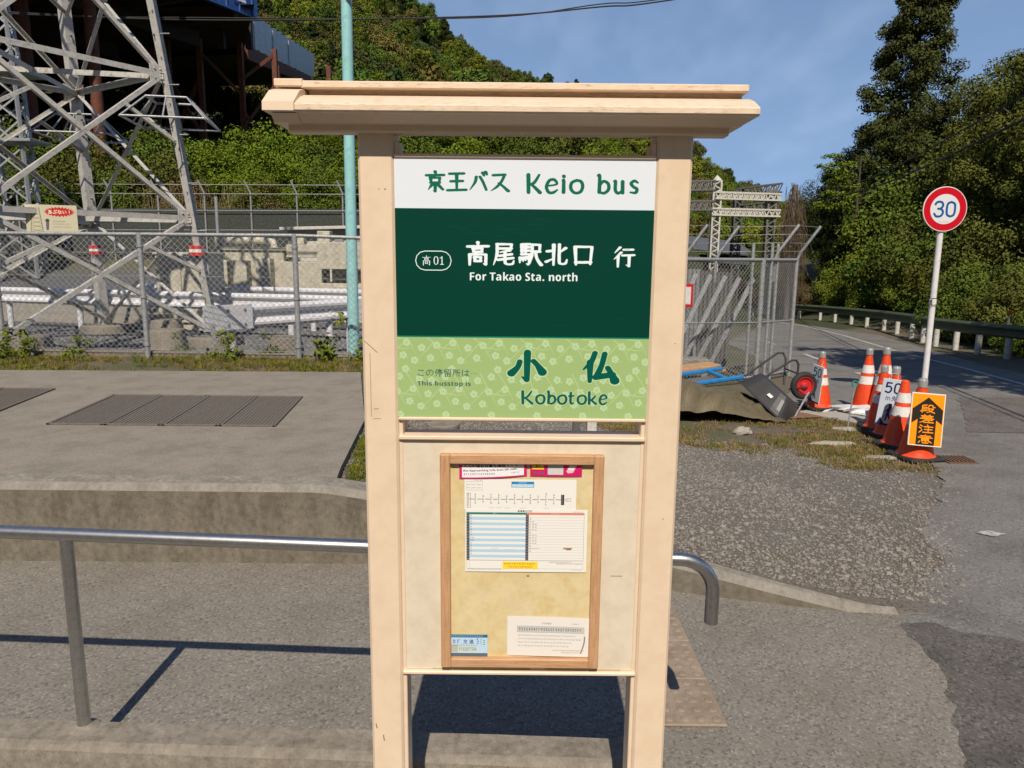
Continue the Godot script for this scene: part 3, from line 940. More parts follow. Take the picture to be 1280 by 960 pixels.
func bus_stop() -> void:
	var t := thing("bus_stop_board", "cream framed bus stop board with a small roof and green and white name panel", "bus stop", Vector3(0.026, 0, -1.8))
	for s: float in [-1.0, 1.0]:
		var b := MB.new()
		b.box(Vector3(s * 0.3512, 0.986, -0.05), Vector3(0.0845, 1.972, 0.10), 0.006)
		part(b, "post", M.cream, t)
		b = MB.new()
		b.box(Vector3(s * 0.3035, 0.972, -0.046), Vector3(0.011, 1.94, 0.075), 0.002)
		part(b, "panel_channel", M.cream, t)
	var b := MB.new()
	# upper panel: the print sits on its face
	b.box(Vector3(0, 1.5905, -0.026), Vector3(0.612, 0.62, 0.03), 0.002)
	var up := part(b, "name_panel", M.cream, t)
	b = MB.new()
	b.quad_uv(Vector3(-0.3085, 1.902, -0.0035), Vector3(0.3085, 1.902, -0.0035), Vector3(0.3085, 1.2805, -0.0035), Vector3(-0.3085, 1.2805, -0.0035))
	b.box(Vector3(0, 1.5912, -0.0075), Vector3(0.617, 0.6214, 0.0066))
	part(b, "printed_face", printed(board_print(), 0.38, 0.3), up)
	for a: Array in [[1.907, 0.010, 0.06, "top_trim"], [1.2755, 0.009, 0.05, "bottom_trim"], [1.2265, 0.011, 0.075, "shelf"], [0.5865, 0.010, 0.06, "bottom_trim"]]:
		b = MB.new()
		b.box(Vector3(0, a[0], 0.001 - a[2] * 0.5), Vector3(0.6165, a[1], a[2]), 0.0025)
		part(b, a[3], M.cream, t)
	b = MB.new()
	b.box(Vector3(0, 0.906, -0.030), Vector3(0.6160, 0.6285, 0.04), 0.002)
	part(b, "lower_panel", M.panel, t)
	# notice board: timber frame on the lower panel
	b = MB.new()
	b.box(Vector3(0.001, 0.9, -0.0075), Vector3(0.372, 0.54, 0.004))
	var nb := part(b, "notice_board", M.aged_paper, t)
	for a: Array in [[Vector3(0.001, 1.1745, 0.0), Vector3(0.362, 0.025, 0.020)], [Vector3(0.001, 0.6205, 0.0), Vector3(0.362, 0.025, 0.020)], [Vector3(-0.1925, 0.8975, 0.0005), Vector3(0.0255, 0.579, 0.021)], [Vector3(0.1945, 0.8975, 0.0005), Vector3(0.0255, 0.579, 0.021)]]:
		b = MB.new()
		b.box(a[0], a[1], 0.0025)
		part(b, "frame_batten", M.wood if a[1].x > 0.1 else M.wood_up, nb)
	# roof
	var ridge_p := PackedVector2Array([Vector2(0.000, 2.0555), Vector2(0.002, 2.0575), Vector2(0.002, 2.069), Vector2(-0.002, 2.072), Vector2(-0.098, 2.072), Vector2(-0.102, 2.069), Vector2(-0.102, 2.0575), Vector2(-0.100, 2.0555)])
	var neck := PackedVector2Array([Vector2(-0.030, 2.03), Vector2(-0.030, 2.0585), Vector2(-0.070, 2.0585), Vector2(-0.070, 2.03)])
	var slope := PackedVector2Array([Vector2(-0.025, 2.0445), Vector2(0.000, 2.0395), Vector2(0.036, 2.028), Vector2(0.077, 2.008), Vector2(0.081, 2.004), Vector2(0.081, 1.993), Vector2(0.077, 1.989), Vector2(-0.177, 1.989), Vector2(-0.181, 1.993), Vector2(-0.181, 2.004), Vector2(-0.177, 2.008), Vector2(-0.136, 2.028), Vector2(-0.100, 2.0395), Vector2(-0.075, 2.0445)])
	var soffit := PackedVector2Array([Vector2(0.062, 1.9895), Vector2(0.040, 1.973), Vector2(-0.112, 1.973), Vector2(-0.162, 1.9895)])
	var beam := PackedVector2Array([Vector2(0.014, 1.974), Vector2(0.014, 1.960), Vector2(0.010, 1.956), Vector2(-0.03, 1.956), Vector2(-0.034, 1.960), Vector2(-0.034, 1.974)])
	var ext := func(bb: MB, poly: PackedVector2Array, x0: float, x1: float, grow := 1.0) -> void:
		# poly is (z, y); laid along x
		var pp := PackedVector2Array()
		for q in poly:
			pp.append(Vector2((q.x + 0.05) * grow - 0.05, (q.y - 2.03) * grow + 2.03))
		bb.xf = Transform3D(Basis(Vector3(0, 0, 1), Vector3.UP, Vector3.LEFT), Vector3(x0, 0, 0))
		bb.prism(pp, x1 - x0)
	var rb := MB.new()
	ext.call(rb, slope, -0.515, 0.518)
	var rf := part(rb, "roof", M.roof, t)
	rb = MB.new()
	ext.call(rb, ridge_p, -0.52, 0.514)
	part(rb, "ridge", M.roof, rf)
	rb = MB.new()
	ext.call(rb, neck, -0.51, 0.508)
	part(rb, "ridge_neck", M.roof, rf)
	rb = MB.new()
	ext.call(rb, soffit, -0.55, 0.492)
	part(rb, "soffit", M.cream, rf)
	rb = MB.new()
	ext.call(rb, beam, -0.548, 0.470)
	part(rb, "beam", M.cream, rf)
	# moulded end cap, only the left one is left
	rb = MB.new()
	ext.call(rb, ridge_p, -0.580, -0.516, 1.08)
	ext.call(rb, PackedVector2Array([Vector2(0.000, 2.051), Vector2(0.03, 2.042), Vector2(0.080, 2.010), Vector2(0.081, 1.992), Vector2(-0.181, 1.992), Vector2(-0.18, 2.010), Vector2(-0.13, 2.042), Vector2(-0.100, 2.051)]), -0.584, -0.514, 1.045)
	ext.call(rb, soffit, -0.572, -0.512, 1.03)
	var cap := part(rb, "end_cap", M.cream, rf)
	cap.set_meta("label", "raised moulded cap on one end of the roof")
	# scuffs and old tape marks on the paint
	for q: Array in [[Vector3(-0.372, 1.455, 0.0), Vector3(0.042, 0.0016, 0.0006), 2.4, M.scuff], [Vector3(-0.362, 1.30, 0.0), Vector3(0.012, 0.0016, 0.0006), 0.0, M.scuff], [Vector3(-0.362, 1.275, 0.0), Vector3(0.02, 0.0012, 0.0006), 0.05, M.scuff], [Vector3(-0.375, 1.36, 0.0), Vector3(0.0012, 0.16, 0.0006), 0.0, M.scuff], [Vector3(-0.381, 0.43, 0.0), Vector3(0.003, 0.014, 0.0006), 0.2, M.scuff], [Vector3(-0.362, 0.395, 0.0), Vector3(0.003, 0.018, 0.0006), 0.1, M.scuff], [Vector3(-0.33, 1.83, 0.0), Vector3(0.004, 0.003, 0.0006), 0.3, M.scuff], [Vector3(-0.345, 1.83, 0.0), Vector3(0.003, 0.002, 0.0006), 0.3, M.scuff], [Vector3(0.362, 1.02, 0.0), Vector3(0.003, 0.003, 0.0006), 0.0, M.scuff], [Vector3(0.372, 1.47, 0.0), Vector3(0.003, 0.002, 0.0006), 0.0, M.scuff], [Vector3(0.25, 0.86, -0.0098), Vector3(0.03, 0.0016, 0.0006), 0.0, M.scuff], [Vector3(-0.1, 0.5945, -0.0098), Vector3(0.26, 0.004, 0.0006), 0.01, M.grime], [Vector3(0.17, 0.5945, -0.0098), Vector3(0.2, 0.003, 0.0006), -0.01, M.grime], [Vector3(0.02, 0.86, -0.0052), Vector3(0.007, 0.004, 0.0006), 0.0, M.scuff]]:
		var sb := MB.new()
		sb.box(q[0], q[1], 0.0, Basis(Vector3.BACK, q[2]))
		part(sb, "scuff", q[3], t)
	notices(Vector3(0.026, 0, -1.8))

func sheet_of_paper(called: String, label: String, mat: Material, x0: float, x1: float, y0: float, y1: float, z: float, bow: float, skew := 0.0, curl := 0.0) -> void:
	var b := MB.new()
	var m := 8
	for i in m:
		for j in 6:
			var P := []
			for q: Array in [[i, j], [i + 1, j], [i + 1, j + 1], [i, j + 1]]:
				var u := float(q[0]) / m
				var v := float(q[1]) / 6
				var d := bow * sin(u * PI) * (0.4 + 0.6 * v) + curl * pow(u, 4.0) * pow(1.0 - v, 2.0)
				P.append([Vector3(lerpf(x0, x1, u), lerpf(y1, y0, v) + skew * (u * u - 1.0) * 1.0, z + d), Vector2(u, v)])
			var nn := Vector3.BACK
			for k: int in [0, 1, 2, 0, 2, 3]:
				b.vert(P[k][0], nn, P[k][1])
			for k: int in [0, 2, 1, 0, 3, 2]:
				b.vert(P[k][0] - Vector3(0, 0, 0.0004), -nn, P[k][1])
	tag(part(b, called, mat), label, "notice", "papers on the notice board")

func squiggle(p: Pen, x: float, y: float, ww: float, hh: float, step: float, col: Color) -> void:
	# a line of print too small to read: little upright and level ticks
	var k := x
	while k < x + ww - step * 0.5:
		var q := rng.randf()
		p.rect(k, y + hh * 0.15 * rng.randf(), step * 0.62, maxf(1.0, hh * 0.14), col)
		p.rect(k + step * 0.3 * q, y, maxf(1.0, step * 0.16), hh, col)
		if q > 0.3:
			p.rect(k, y + hh * (0.4 + 0.4 * rng.randf()), step * 0.66, maxf(1.0, hh * 0.14), col)
		k += step

func notices(o: Vector3) -> void:
	var paper := Color(0.90, 0.895, 0.88)
	var dark := Color(0.16, 0.16, 0.18)
	var z := o.z - 0.0045
	# route map
	var p := Pen.new(1120, 304, paper)
	p.frame(20, 22, 160, 90, 2, Color(0.5, 0.5, 0.52))
	p.rect(72, 22, 2, 90, Color(0.6, 0.6, 0.62)); p.rect(125, 22, 2, 90, Color(0.6, 0.6, 0.62))
	for k in 3:
		for j in 2:
			squiggle(p, 28 + k * 53, 50 + j * 32, 38, 12, 11, Color(0.45, 0.45, 0.47))
	squiggle(p, 96, 10, 80, 9, 12, Color(0.55, 0.4, 0.4))
	p.rect(470, 22, 226, 58, Color(0.08, 0.50, 0.72))
	p.rect(476, 48, 214, 26, Color(0.80, 0.90, 0.96))
	squiggle(p, 482, 54, 200, 12, 12, Color(0.2, 0.45, 0.7))
	squiggle(p, 540, 29, 80, 11, 12, Color(0.8, 0.9, 0.96))
	p.rect(46, 198, 960, 6, Color(0.35, 0.35, 0.36))
	p.frame(24, 140, 36, 150, 3, dark)
	for k in 8:
		squiggle(p, 32, 146 + k * 17, 20, 12, 18, dark)
	var lens := [4, 3, 4, 4, 3, 4, 3, 4, 3, 5, 4]
	for k in 11:
		var x := 112.0 + k * 79.0
		p.rect(x - 14, 192, 28, 18, paper)
		for j: int in lens[k]:
			var yy: float = 202.0 + (j - lens[k] * 0.5) * 27.0
			squiggle(p, x - 11, yy, 22, 20, 20, dark)
		if k in [2, 3, 4, 6, 9]:
			squiggle(p, x - 30, 284, 64, 10, 9, Color(0.2, 0.45, 0.55))
	p.rect(968, 150, 32, 104, dark)
	for k in 4:
		squiggle(p, 975, 156 + k * 24, 18, 16, 16, Color(0.7, 0.7, 0.7))
	p.frame(1014, 186, 52, 34, 2, dark)
	squiggle(p, 1020, 196, 40, 14, 12, dark)
	sheet_of_paper("route_map", "white route map sheet with a row of stops above the timetable", printed(p.tex(1120, 304), 0.6), -0.118, 0.166, 1.040, 1.120, z, 0.0004)
	# timetable
	p = Pen.new(1240, 668, paper)
	p.rect(12, 34, 612, 22, Color(0.11, 0.47, 0.46))
	p.rect(624, 34, 584, 22, Color(0.86, 0.50, 0.41))
	p.word(KANJI, "高尾駅北口行", Vector2(530, 8), Vector2(22, 22), Vector2(25, 0), 1.4, Vector2.ONE, dark)
	squiggle(p, 280, 38, 40, 13, 14, Color(0.75, 0.85, 0.85)); squiggle(p, 870, 38, 80, 13, 14, Color(0.95, 0.8, 0.75))
	squiggle(p, 1090, 20, 110, 10, 10, Color(0.4, 0.4, 0.4))
	p.rect(12, 56, 30, 488, Color(0.21, 0.22, 0.25)); p.rect(614, 56, 30, 488, Color(0.21, 0.22, 0.25))
	for k in 17:
		var y := 56.0 + k * 28.7
		if k % 2 == 1:
			p.rect(42, y, 572, 28, Color(0.67, 0.81, 0.91))
		p.rect(644, y + 27, 564, 1, Color(0.45, 0.44, 0.42))
		p.rect(42, y + 27, 572, 1, Color(0.55, 0.68, 0.78))
		squiggle(p, 18, y + 8, 18, 14, 10, Color(0.8, 0.8, 0.8)); squiggle(p, 620, y + 8, 18, 14, 10, Color(0.8, 0.8, 0.8))
		if k < 15:
			squiggle(p, 50, y + 8, 18 if k not in [8, 9] else 46, 15, 11, Color(0.2, 0.3, 0.4))
		var c: int = [0, 1, 2, 3, 3, 3, 1, 3, 3, 3, 3, 1, 1, 1, 0, 0, 0][k]
		for j in c:
			squiggle(p, 652 + j * 28, y + 8, 18, 15, 10, dark)
	p.frame(12, 34, 1196, 510, 2, Color(0.3, 0.3, 0.32))
	p.rect(1000, 404, 90, 16, Color(0.62, 0.50, 0.36)); p.rect(1030, 416, 50, 14, Color(0.55, 0.42, 0.30)); p.rect(668, 412, 90, 5, Color(0.72, 0.62, 0.50)); p.rect(260, 418, 80, 4, Color(0.62, 0.70, 0.75)); p.rect(400, 426, 120, 3, Color(0.6, 0.7, 0.75))
	p.rect(382, 556, 360, 80, Color(0.96, 0.83, 0.20))
	squiggle(p, 396, 572, 330, 18, 17, Color(0.45, 0.33, 0.05)); squiggle(p, 440, 604, 250, 18, 17, Color(0.7, 0.3, 0.05))
	squiggle(p, 860, 556, 230, 12, 11, Color(0.35, 0.35, 0.37)); squiggle(p, 930, 572, 280, 12, 11, Color(0.35, 0.35, 0.37))
	squiggle(p, 20, 636, 350, 11, 10, Color(0.3, 0.3, 0.3)); squiggle(p, 1090, 640, 110, 9, 9, Color(0.4, 0.4, 0.4))
	p.frame(12, 546, 1196, 88, 2, Color(0.55, 0.55, 0.56))
	p.rect(40, 546, 2, 88, Color(0.6, 0.6, 0.6))
	sheet_of_paper("timetable", "timetable sheet with blue striped weekday half and red headed weekend half", printed(p.tex(1240, 668), 0.55), -0.116, 0.196, 0.872, 1.041, z + 0.0012, 0.0006)
	# torn banner at the top, in two pieces; the square code is left out
	p = Pen.new(700, 190, Color(0.80, 0.13, 0.42))
	p.rect(28, 0, 640, 172, Color(0.92, 0.91, 0.93))
	p.word(KANJI, "バスの現在位置を確認できる！", Vector2(42, -14), Vector2(40, 52), Vector2(44, 0), 3.4, Vector2.ONE, dark)
	p.latin("Bus Approaching Info.Scan QR code.", Vector2(42, 62), 560, 36, dark)
	squiggle(p, 46, 116, 320, 26, 22, Color(0.3, 0.25, 0.3)); squiggle(p, 540, 118, 90, 20, 14, Color(0.35, 0.3, 0.5))
	sheet_of_paper("banner_strip", "torn strip of a white and magenta bus information poster tucked under the frame", printed(p.tex(700, 190), 0.35), -0.131, 0.040, 1.130, 1.1655, z + 0.0016, 0.0012, 0.009)
	p = Pen.new(520, 152, Color(0.78, 0.11, 0.40))
	p.rect(18, 0, 120, 76, Color(0.95, 0.80, 0.16))
	p.glyph(KANJI["1"], Vector2(48, 22), Vector2(26, 30), 4, Vector2.ONE, dark)
	squiggle(p, 66, 26, 50, 24, 20, dark)
	for k in 3:
		p.poly(PackedVector2Array([Vector2(30 + k * 40, 112), Vector2(52 + k * 40, 96), Vector2(62 + k * 40, 120), Vector2(40 + k * 40, 130)]), Color(0.45, 0.35, 0.42))
	p.rect(176, 0, 156, 132, Color(0.80, 0.79, 0.80))
	p.poly(PackedVector2Array([Vector2(360, 96), Vector2(420, 10), Vector2(470, 24), Vector2(430, 110), Vector2(380, 116)]), Color(0.90, 0.74, 0.74))
	p.poly(PackedVector2Array([Vector2(372, 70), Vector2(400, 20), Vector2(452, 40), Vector2(430, 84)]), Color(0.92, 0.90, 0.92))
	sheet_of_paper("banner_strip", "torn magenta scrap of poster with a yellow patch and a hand, beside the white strip", printed(p.tex(520, 152), 0.35), 0.048, 0.179, 1.129, 1.1655, z + 0.0014, 0.0009, 0.0, 0.006)
	# taxi card
	p = Pen.new(400, 224, Color(0.72, 0.83, 0.93))
	p.rect(0, 0, 400, 30, Color(0.16, 0.40, 0.56)); p.rect(0, 192, 400, 32, Color(0.33, 0.40, 0.45))
	squiggle(p, 20, 6, 350, 18, 18, Color(0.6, 0.75, 0.86))
	squiggle(p, 36, 52, 90, 40, 46, Color(0.28, 0.40, 0.55))
	p.word(KANJI, "交通", Vector2(146, 52), Vector2(42, 42), Vector2(62, 0), 2.6, Vector2.ONE, Color(0.25, 0.35, 0.5))
	p.rect(18, 104, 70, 80, Color(0.70, 0.72, 0.68)); p.rect(90, 120, 210, 62, Color(0.78, 0.84, 0.82))
	squiggle(p, 30, 106, 270, 16, 18, Color(0.45, 0.5, 0.5))
	squiggle(p, 100, 134, 190, 36, 19, Color(0.25, 0.28, 0.28))
	for k in 9:
		p.disc(Vector2(292 + (k % 3) * 34 + 9 * rng.randf(), 46 + k * 7.0), 8, 6, [Color(0.25, 0.35, 0.5), Color(0.7, 0.6, 0.4), Color(0.35, 0.55, 0.55)][k % 3])
	sheet_of_paper("taxi_card", "small pale blue taxi card in the corner of the notice board", printed(p.tex(400, 224), 0.3), -0.158, -0.058, 0.634, 0.695, z + 0.0006, 0.0004)
	# notice paper, creased
	p = Pen.new(860, 410, Color(0.885, 0.868, 0.85))
	p.rect(100, 100, 690, 66, Color(0.76, 0.755, 0.75)); p.frame(100, 100, 690, 66, 2, Color(0.5, 0.5, 0.5))
	squiggle(p, 120, 118, 650, 30, 25, Color(0.25, 0.25, 0.27))
	squiggle(p, 360, 62, 110, 18, 20, dark); squiggle(p, 660, 62, 80, 12, 12, Color(0.4, 0.4, 0.4))
	for k in 4:
		squiggle(p, 110, 190 + k * 36, [600, 660, 560, 520][k], 15, 15, Color(0.45, 0.45, 0.47))
	squiggle(p, 470, 342, 320, 12, 12, Color(0.4, 0.4, 0.4)); squiggle(p, 560, 364, 220, 12, 12, Color(0.4, 0.4, 0.4))
	p.glyph("~96,0 90,40 60,96", Vector2(700, 200), Vector2(100, 180), 7, Vector2.ONE, Color(0.48, 0.50, 0.58))
	sheet_of_paper("notice_paper", "creased white notice paper curling at the bottom corner of the board", printed(p.tex(860, 410), 0.7), -0.006, 0.2135, 0.634, 0.745, z + 0.0008, 0.0022, -0.004, 0.004)

# ---------------------------------------------------------------- right side: road works and sign
func on(x: float, z: float) -> Vector3:
	return Vector3(x, maxf(land(x, z), road_y(z)), z)

func cone(label: String, at: Vector3, h: float, lean: float, top: int) -> void:
	# top: 0 rounded nose, 1 red collar and silver lamp, 2 silver lamp only
	var t := thing("traffic_cone", label, "traffic cone", at, rng.randf() * 0.6, "orange traffic cones at the road works")
	t.rotation.z = lean
	var k := h / 0.70
	var r := func(y: float) -> float: return lerpf(0.152, 0.042, (y - 0.08) / 0.58)
	var b := MB.new()
	b.box(Vector3(0, 0.022 * k, 0), Vector3(0.38, 0.044, 0.38) * k, 0.014)
	part(b, "base", M.rubber, t)
	b = MB.new()
	var prof := [Vector2(0.178, 0.044), Vector2(0.172, 0.05), Vector2(0.160, 0.062), Vector2(0.152, 0.085)]
	for y: float in [0.2, 0.34, 0.46, 0.56, 0.64]:
		prof.append(Vector2(r.call(y), y))
	prof.append_array([Vector2(0.041, 0.67), Vector2(0.038, 0.69), Vector2(0.026, 0.703), Vector2(0.0, 0.707)])
	for i in prof.size():
		prof[i] = prof[i] * k
	b.lathe(prof, 28)
	part(b, "cone_body", M.orange, t)
	for y: Array in [[0.335, 0.435], [0.475, 0.575]]:
		b = MB.new()
		b.lathe([Vector2(r.call(y[0]) + 0.001, y[0]) * k, Vector2(r.call(y[0]) + 0.0025, y[0] + 0.002) * k, Vector2(r.call(y[1]) + 0.0025, y[1] - 0.002) * k, Vector2(r.call(y[1]) + 0.001, y[1]) * k], 28)
		part(b, "reflective_band", M.band, t)
	if top == 1:
		b = MB.new()
		b.lathe([Vector2(0.066, 0.56), Vector2(0.066, 0.575), Vector2(0.058, 0.60), Vector2(0.048, 0.69), Vector2(0.0, 0.692)].map(func(q: Vector2) -> Vector2: return q * k), 24)
		part(b, "collar", M.orange, t)
	if top >= 1:
		b = MB.new()
		b.lathe([Vector2(0.040, 0.70), Vector2(0.043, 0.705), Vector2(0.043, 0.765), Vector2(0.036, 0.785), Vector2(0.0, 0.79)].map(func(q: Vector2) -> Vector2: return q * k), 20)
		part(b, "lamp", M.lamp_cap, t)

func fifty_board(label: String, at: Vector3, turn: float, lean: float) -> void:
	var t := thing("distance_board", label, "sign board", at, turn, "white and blue distance boards hung on cones")
	t.rotation.z = lean
	var p := Pen.new(240, 560, Color(0.74, 0.77, 0.82))
	var navy := Color(0.10, 0.15, 0.33)
	p.glyph(ROUND["5"], Vector2(26, 36), Vector2(90, 130), 10, Vector2.ONE, navy)
	p.glyph(ROUND["0"], Vector2(124, 36), Vector2(90, 130), 10, Vector2.ONE, navy)
	p.word(KANJI, "m先", Vector2(60, 196), Vector2(52, 60), Vector2(66, 0), 4, Vector2.ONE, Color(0.3, 0.35, 0.5))
	# man at work
	p.disc(Vector2(128, 306), 17, 17, navy)
	p.seg(Vector2(126, 330), Vector2(116, 410), Vector2(16, 16), Vector2(14, 14), navy)
	p.seg(Vector2(120, 345), Vector2(86, 392), Vector2(8, 8), Vector2(7, 7), navy)
	p.seg(Vector2(116, 410), Vector2(150, 490), Vector2(12, 12), Vector2(9, 9), navy)
	p.seg(Vector2(116, 410), Vector2(96, 496), Vector2(12, 12), Vector2(9, 9), navy)
	p.seg(Vector2(130, 350), Vector2(70, 470), Vector2(4, 4), Vector2(4, 4), navy)
	p.poly(PackedVector2Array([Vector2(10, 540), Vector2(40, 462), Vector2(96, 540)]), navy)
	p.rect(0, 536, 240, 24, navy)
	var b := MB.new()
	b.box(Vector3(0, 0.24, -0.006), Vector3(0.205, 0.48, 0.010), 0.003)
	part(b, "plate", M.band, t)
	b = MB.new()
	b.quad_uv(Vector3(-0.101, 0.478, 0.001), Vector3(0.101, 0.478, 0.001), Vector3(0.101, 0.002, 0.001), Vector3(-0.101, 0.002, 0.001))
	part(b, "printed_face", printed(p.tex(240, 560), 0.4), t)
	b = MB.new()
	b.tube([Vector3(-0.03, 0.47, -0.01), Vector3(-0.03, 0.53, -0.04), Vector3(0.03, 0.53, -0.04), Vector3(0.03, 0.47, -0.01)], 0.005, 6)
	part(b, "hanger", M.galv, t)

func orange_board(at: Vector3) -> void:
	var t := thing("warning_board", "orange and black warning board with an arrow, hung on the front cone", "sign board", at, -0.10)
	t.rotation.z = -0.06
	t.rotation.x = -0.16
	var S := Vector2(560, 800)
	var org := Color(0.98, 0.58, 0.04)
	var blk := Color(0.14, 0.13, 0.12)
	var p := Pen.new(560, 800, Color(0.88, 0.85, 0.80))
	p.rect(14, 14, 532, 772, org)
	p.poly(PackedVector2Array([Vector2(280, 60), Vector2(546, 250), Vector2(546, 470), Vector2(280, 300)]), blk)
	p.poly(PackedVector2Array([Vector2(280, 60), Vector2(14, 250), Vector2(14, 470), Vector2(280, 300)]), blk)
	p.rect(124, 200, 312, 586, blk)
	p.rect(14, 14, 10, 772, org); p.rect(536, 14, 10, 772, org)
	for k in 4:
		p.glyph(KANJI["段差注意"[k]], Vector2(152, 168 + k * 154), Vector2(256, 128), 8.6, Vector2.ONE, org)
	var b := MB.new()
	b.box(Vector3(0, 0.235, -0.007), Vector3(0.288, 0.474, 0.012), 0.003)
	part(b, "plate", M.band, t)
	b = MB.new()
	b.quad_uv(Vector3(-0.142, 0.47, 0.0), Vector3(0.142, 0.47, 0.0), Vector3(0.142, 0.0, 0.0), Vector3(-0.142, 0.0, 0.0))
	part(b, "printed_face", printed(p.tex(560, 800), 0.35), t)

func speed_sign() -> void:
	var at := on(5.59, -9.9)
	var t := thing("speed_limit_sign", "round red ringed 30 speed limit sign on a white pole", "road sign", at)
	var b := MB.new()
	b.tube([Vector3(0, -0.05, 0), Vector3(0, 2.62, 0)], 0.038, 20)
	part(b, "pole", M.white_paint, t)
	b = MB.new()
	b.box(Vector3(0.0, 1.36, 0.0), Vector3(0.082, 0.10, 0.082), 0.02)
	var bd := part(b, "inspection_tag", M.band, t)
	b = MB.new()
	for q: Array in [[Vector3(0, 1.408, 0.0415), Vector3(0.084, 0.007, 0.002)], [Vector3(0, 1.312, 0.0415), Vector3(0.084, 0.007, 0.002)], [Vector3(-0.038, 1.36, 0.0415), Vector3(0.007, 0.1, 0.002)], [Vector3(0.038, 1.36, 0.0415), Vector3(0.007, 0.1, 0.002)]]:
		b.box(q[0], q[1])
	part(b, "tag_border", M.rubber, bd)
	b = MB.new()
	b.xf = Transform3D(Basis(Vector3.RIGHT, -PI / 2), Vector3(0, 2.56, 0.052)) * Transform3D(Basis(), Vector3.ZERO)
	b.xf = Transform3D(Basis(Vector3.RIGHT, PI / 2), Vector3(0.0, 2.56, 0.05))
	b.lathe([Vector2(0.0, -0.012), Vector2(0.282, -0.012), Vector2(0.287, -0.008), Vector2(0.287, 0.0), Vector2(0.284, 0.003), Vector2(0.0, 0.003)], 56)
	var pl := part(b, "plate", M.band, t)
	var p := Pen.new(512, 512, Color(0.83, 0.83, 0.84))
	p.disc(Vector2(256, 256), 1, 1, Color.WHITE)
	var big := func(r: float, c: Color) -> void:
		var q := PackedVector2Array()
		for i in 72:
			q.append(Vector2(256, 256) + Vector2.from_angle(TAU * i / 72) * r)
		p.poly(q, c)
	big.call(248.0, Color(0.76, 0.05, 0.14))
	big.call(172.0, Color(0.84, 0.85, 0.87))
	var blue := Color(0.06, 0.33, 0.60)
	p.glyph(ROUND["3"], Vector2(122, 166), Vector2(128, 180), 13, Vector2.ONE, blue)
	p.glyph(ROUND["0"], Vector2(254, 166), Vector2(140, 180), 13, Vector2.ONE, blue)
	squiggle(p, 190, 398, 130, 12, 12, Color(0.55, 0.55, 0.57))
	b = MB.new()
	for i in 56:
		var a := TAU * i / 56
		var e := TAU * (i + 1) / 56
		var nn := Vector3.BACK
		b.vert(Vector3(0, 2.56, 0.0545), nn, Vector2(0.5, 0.5))
		b.vert(Vector3(cos(e) * 0.284, 2.56 + sin(e) * 0.284, 0.0545), nn, Vector2(0.5 + 0.5 * cos(e), 0.5 - 0.5 * sin(e)))
		b.vert(Vector3(cos(a) * 0.284, 2.56 + sin(a) * 0.284, 0.0545), nn, Vector2(0.5 + 0.5 * cos(a), 0.5 - 0.5 * sin(a)))
	part(b, "printed_face", printed(p.tex(512, 512), 0.35), pl)
	for y: float in [2.42, 2.70]:
		b = MB.new()
		b.box(Vector3(0, y, -0.005), Vector3(0.10, 0.03, 0.085), 0.006)
		part(b, "clamp", M.galv, t)

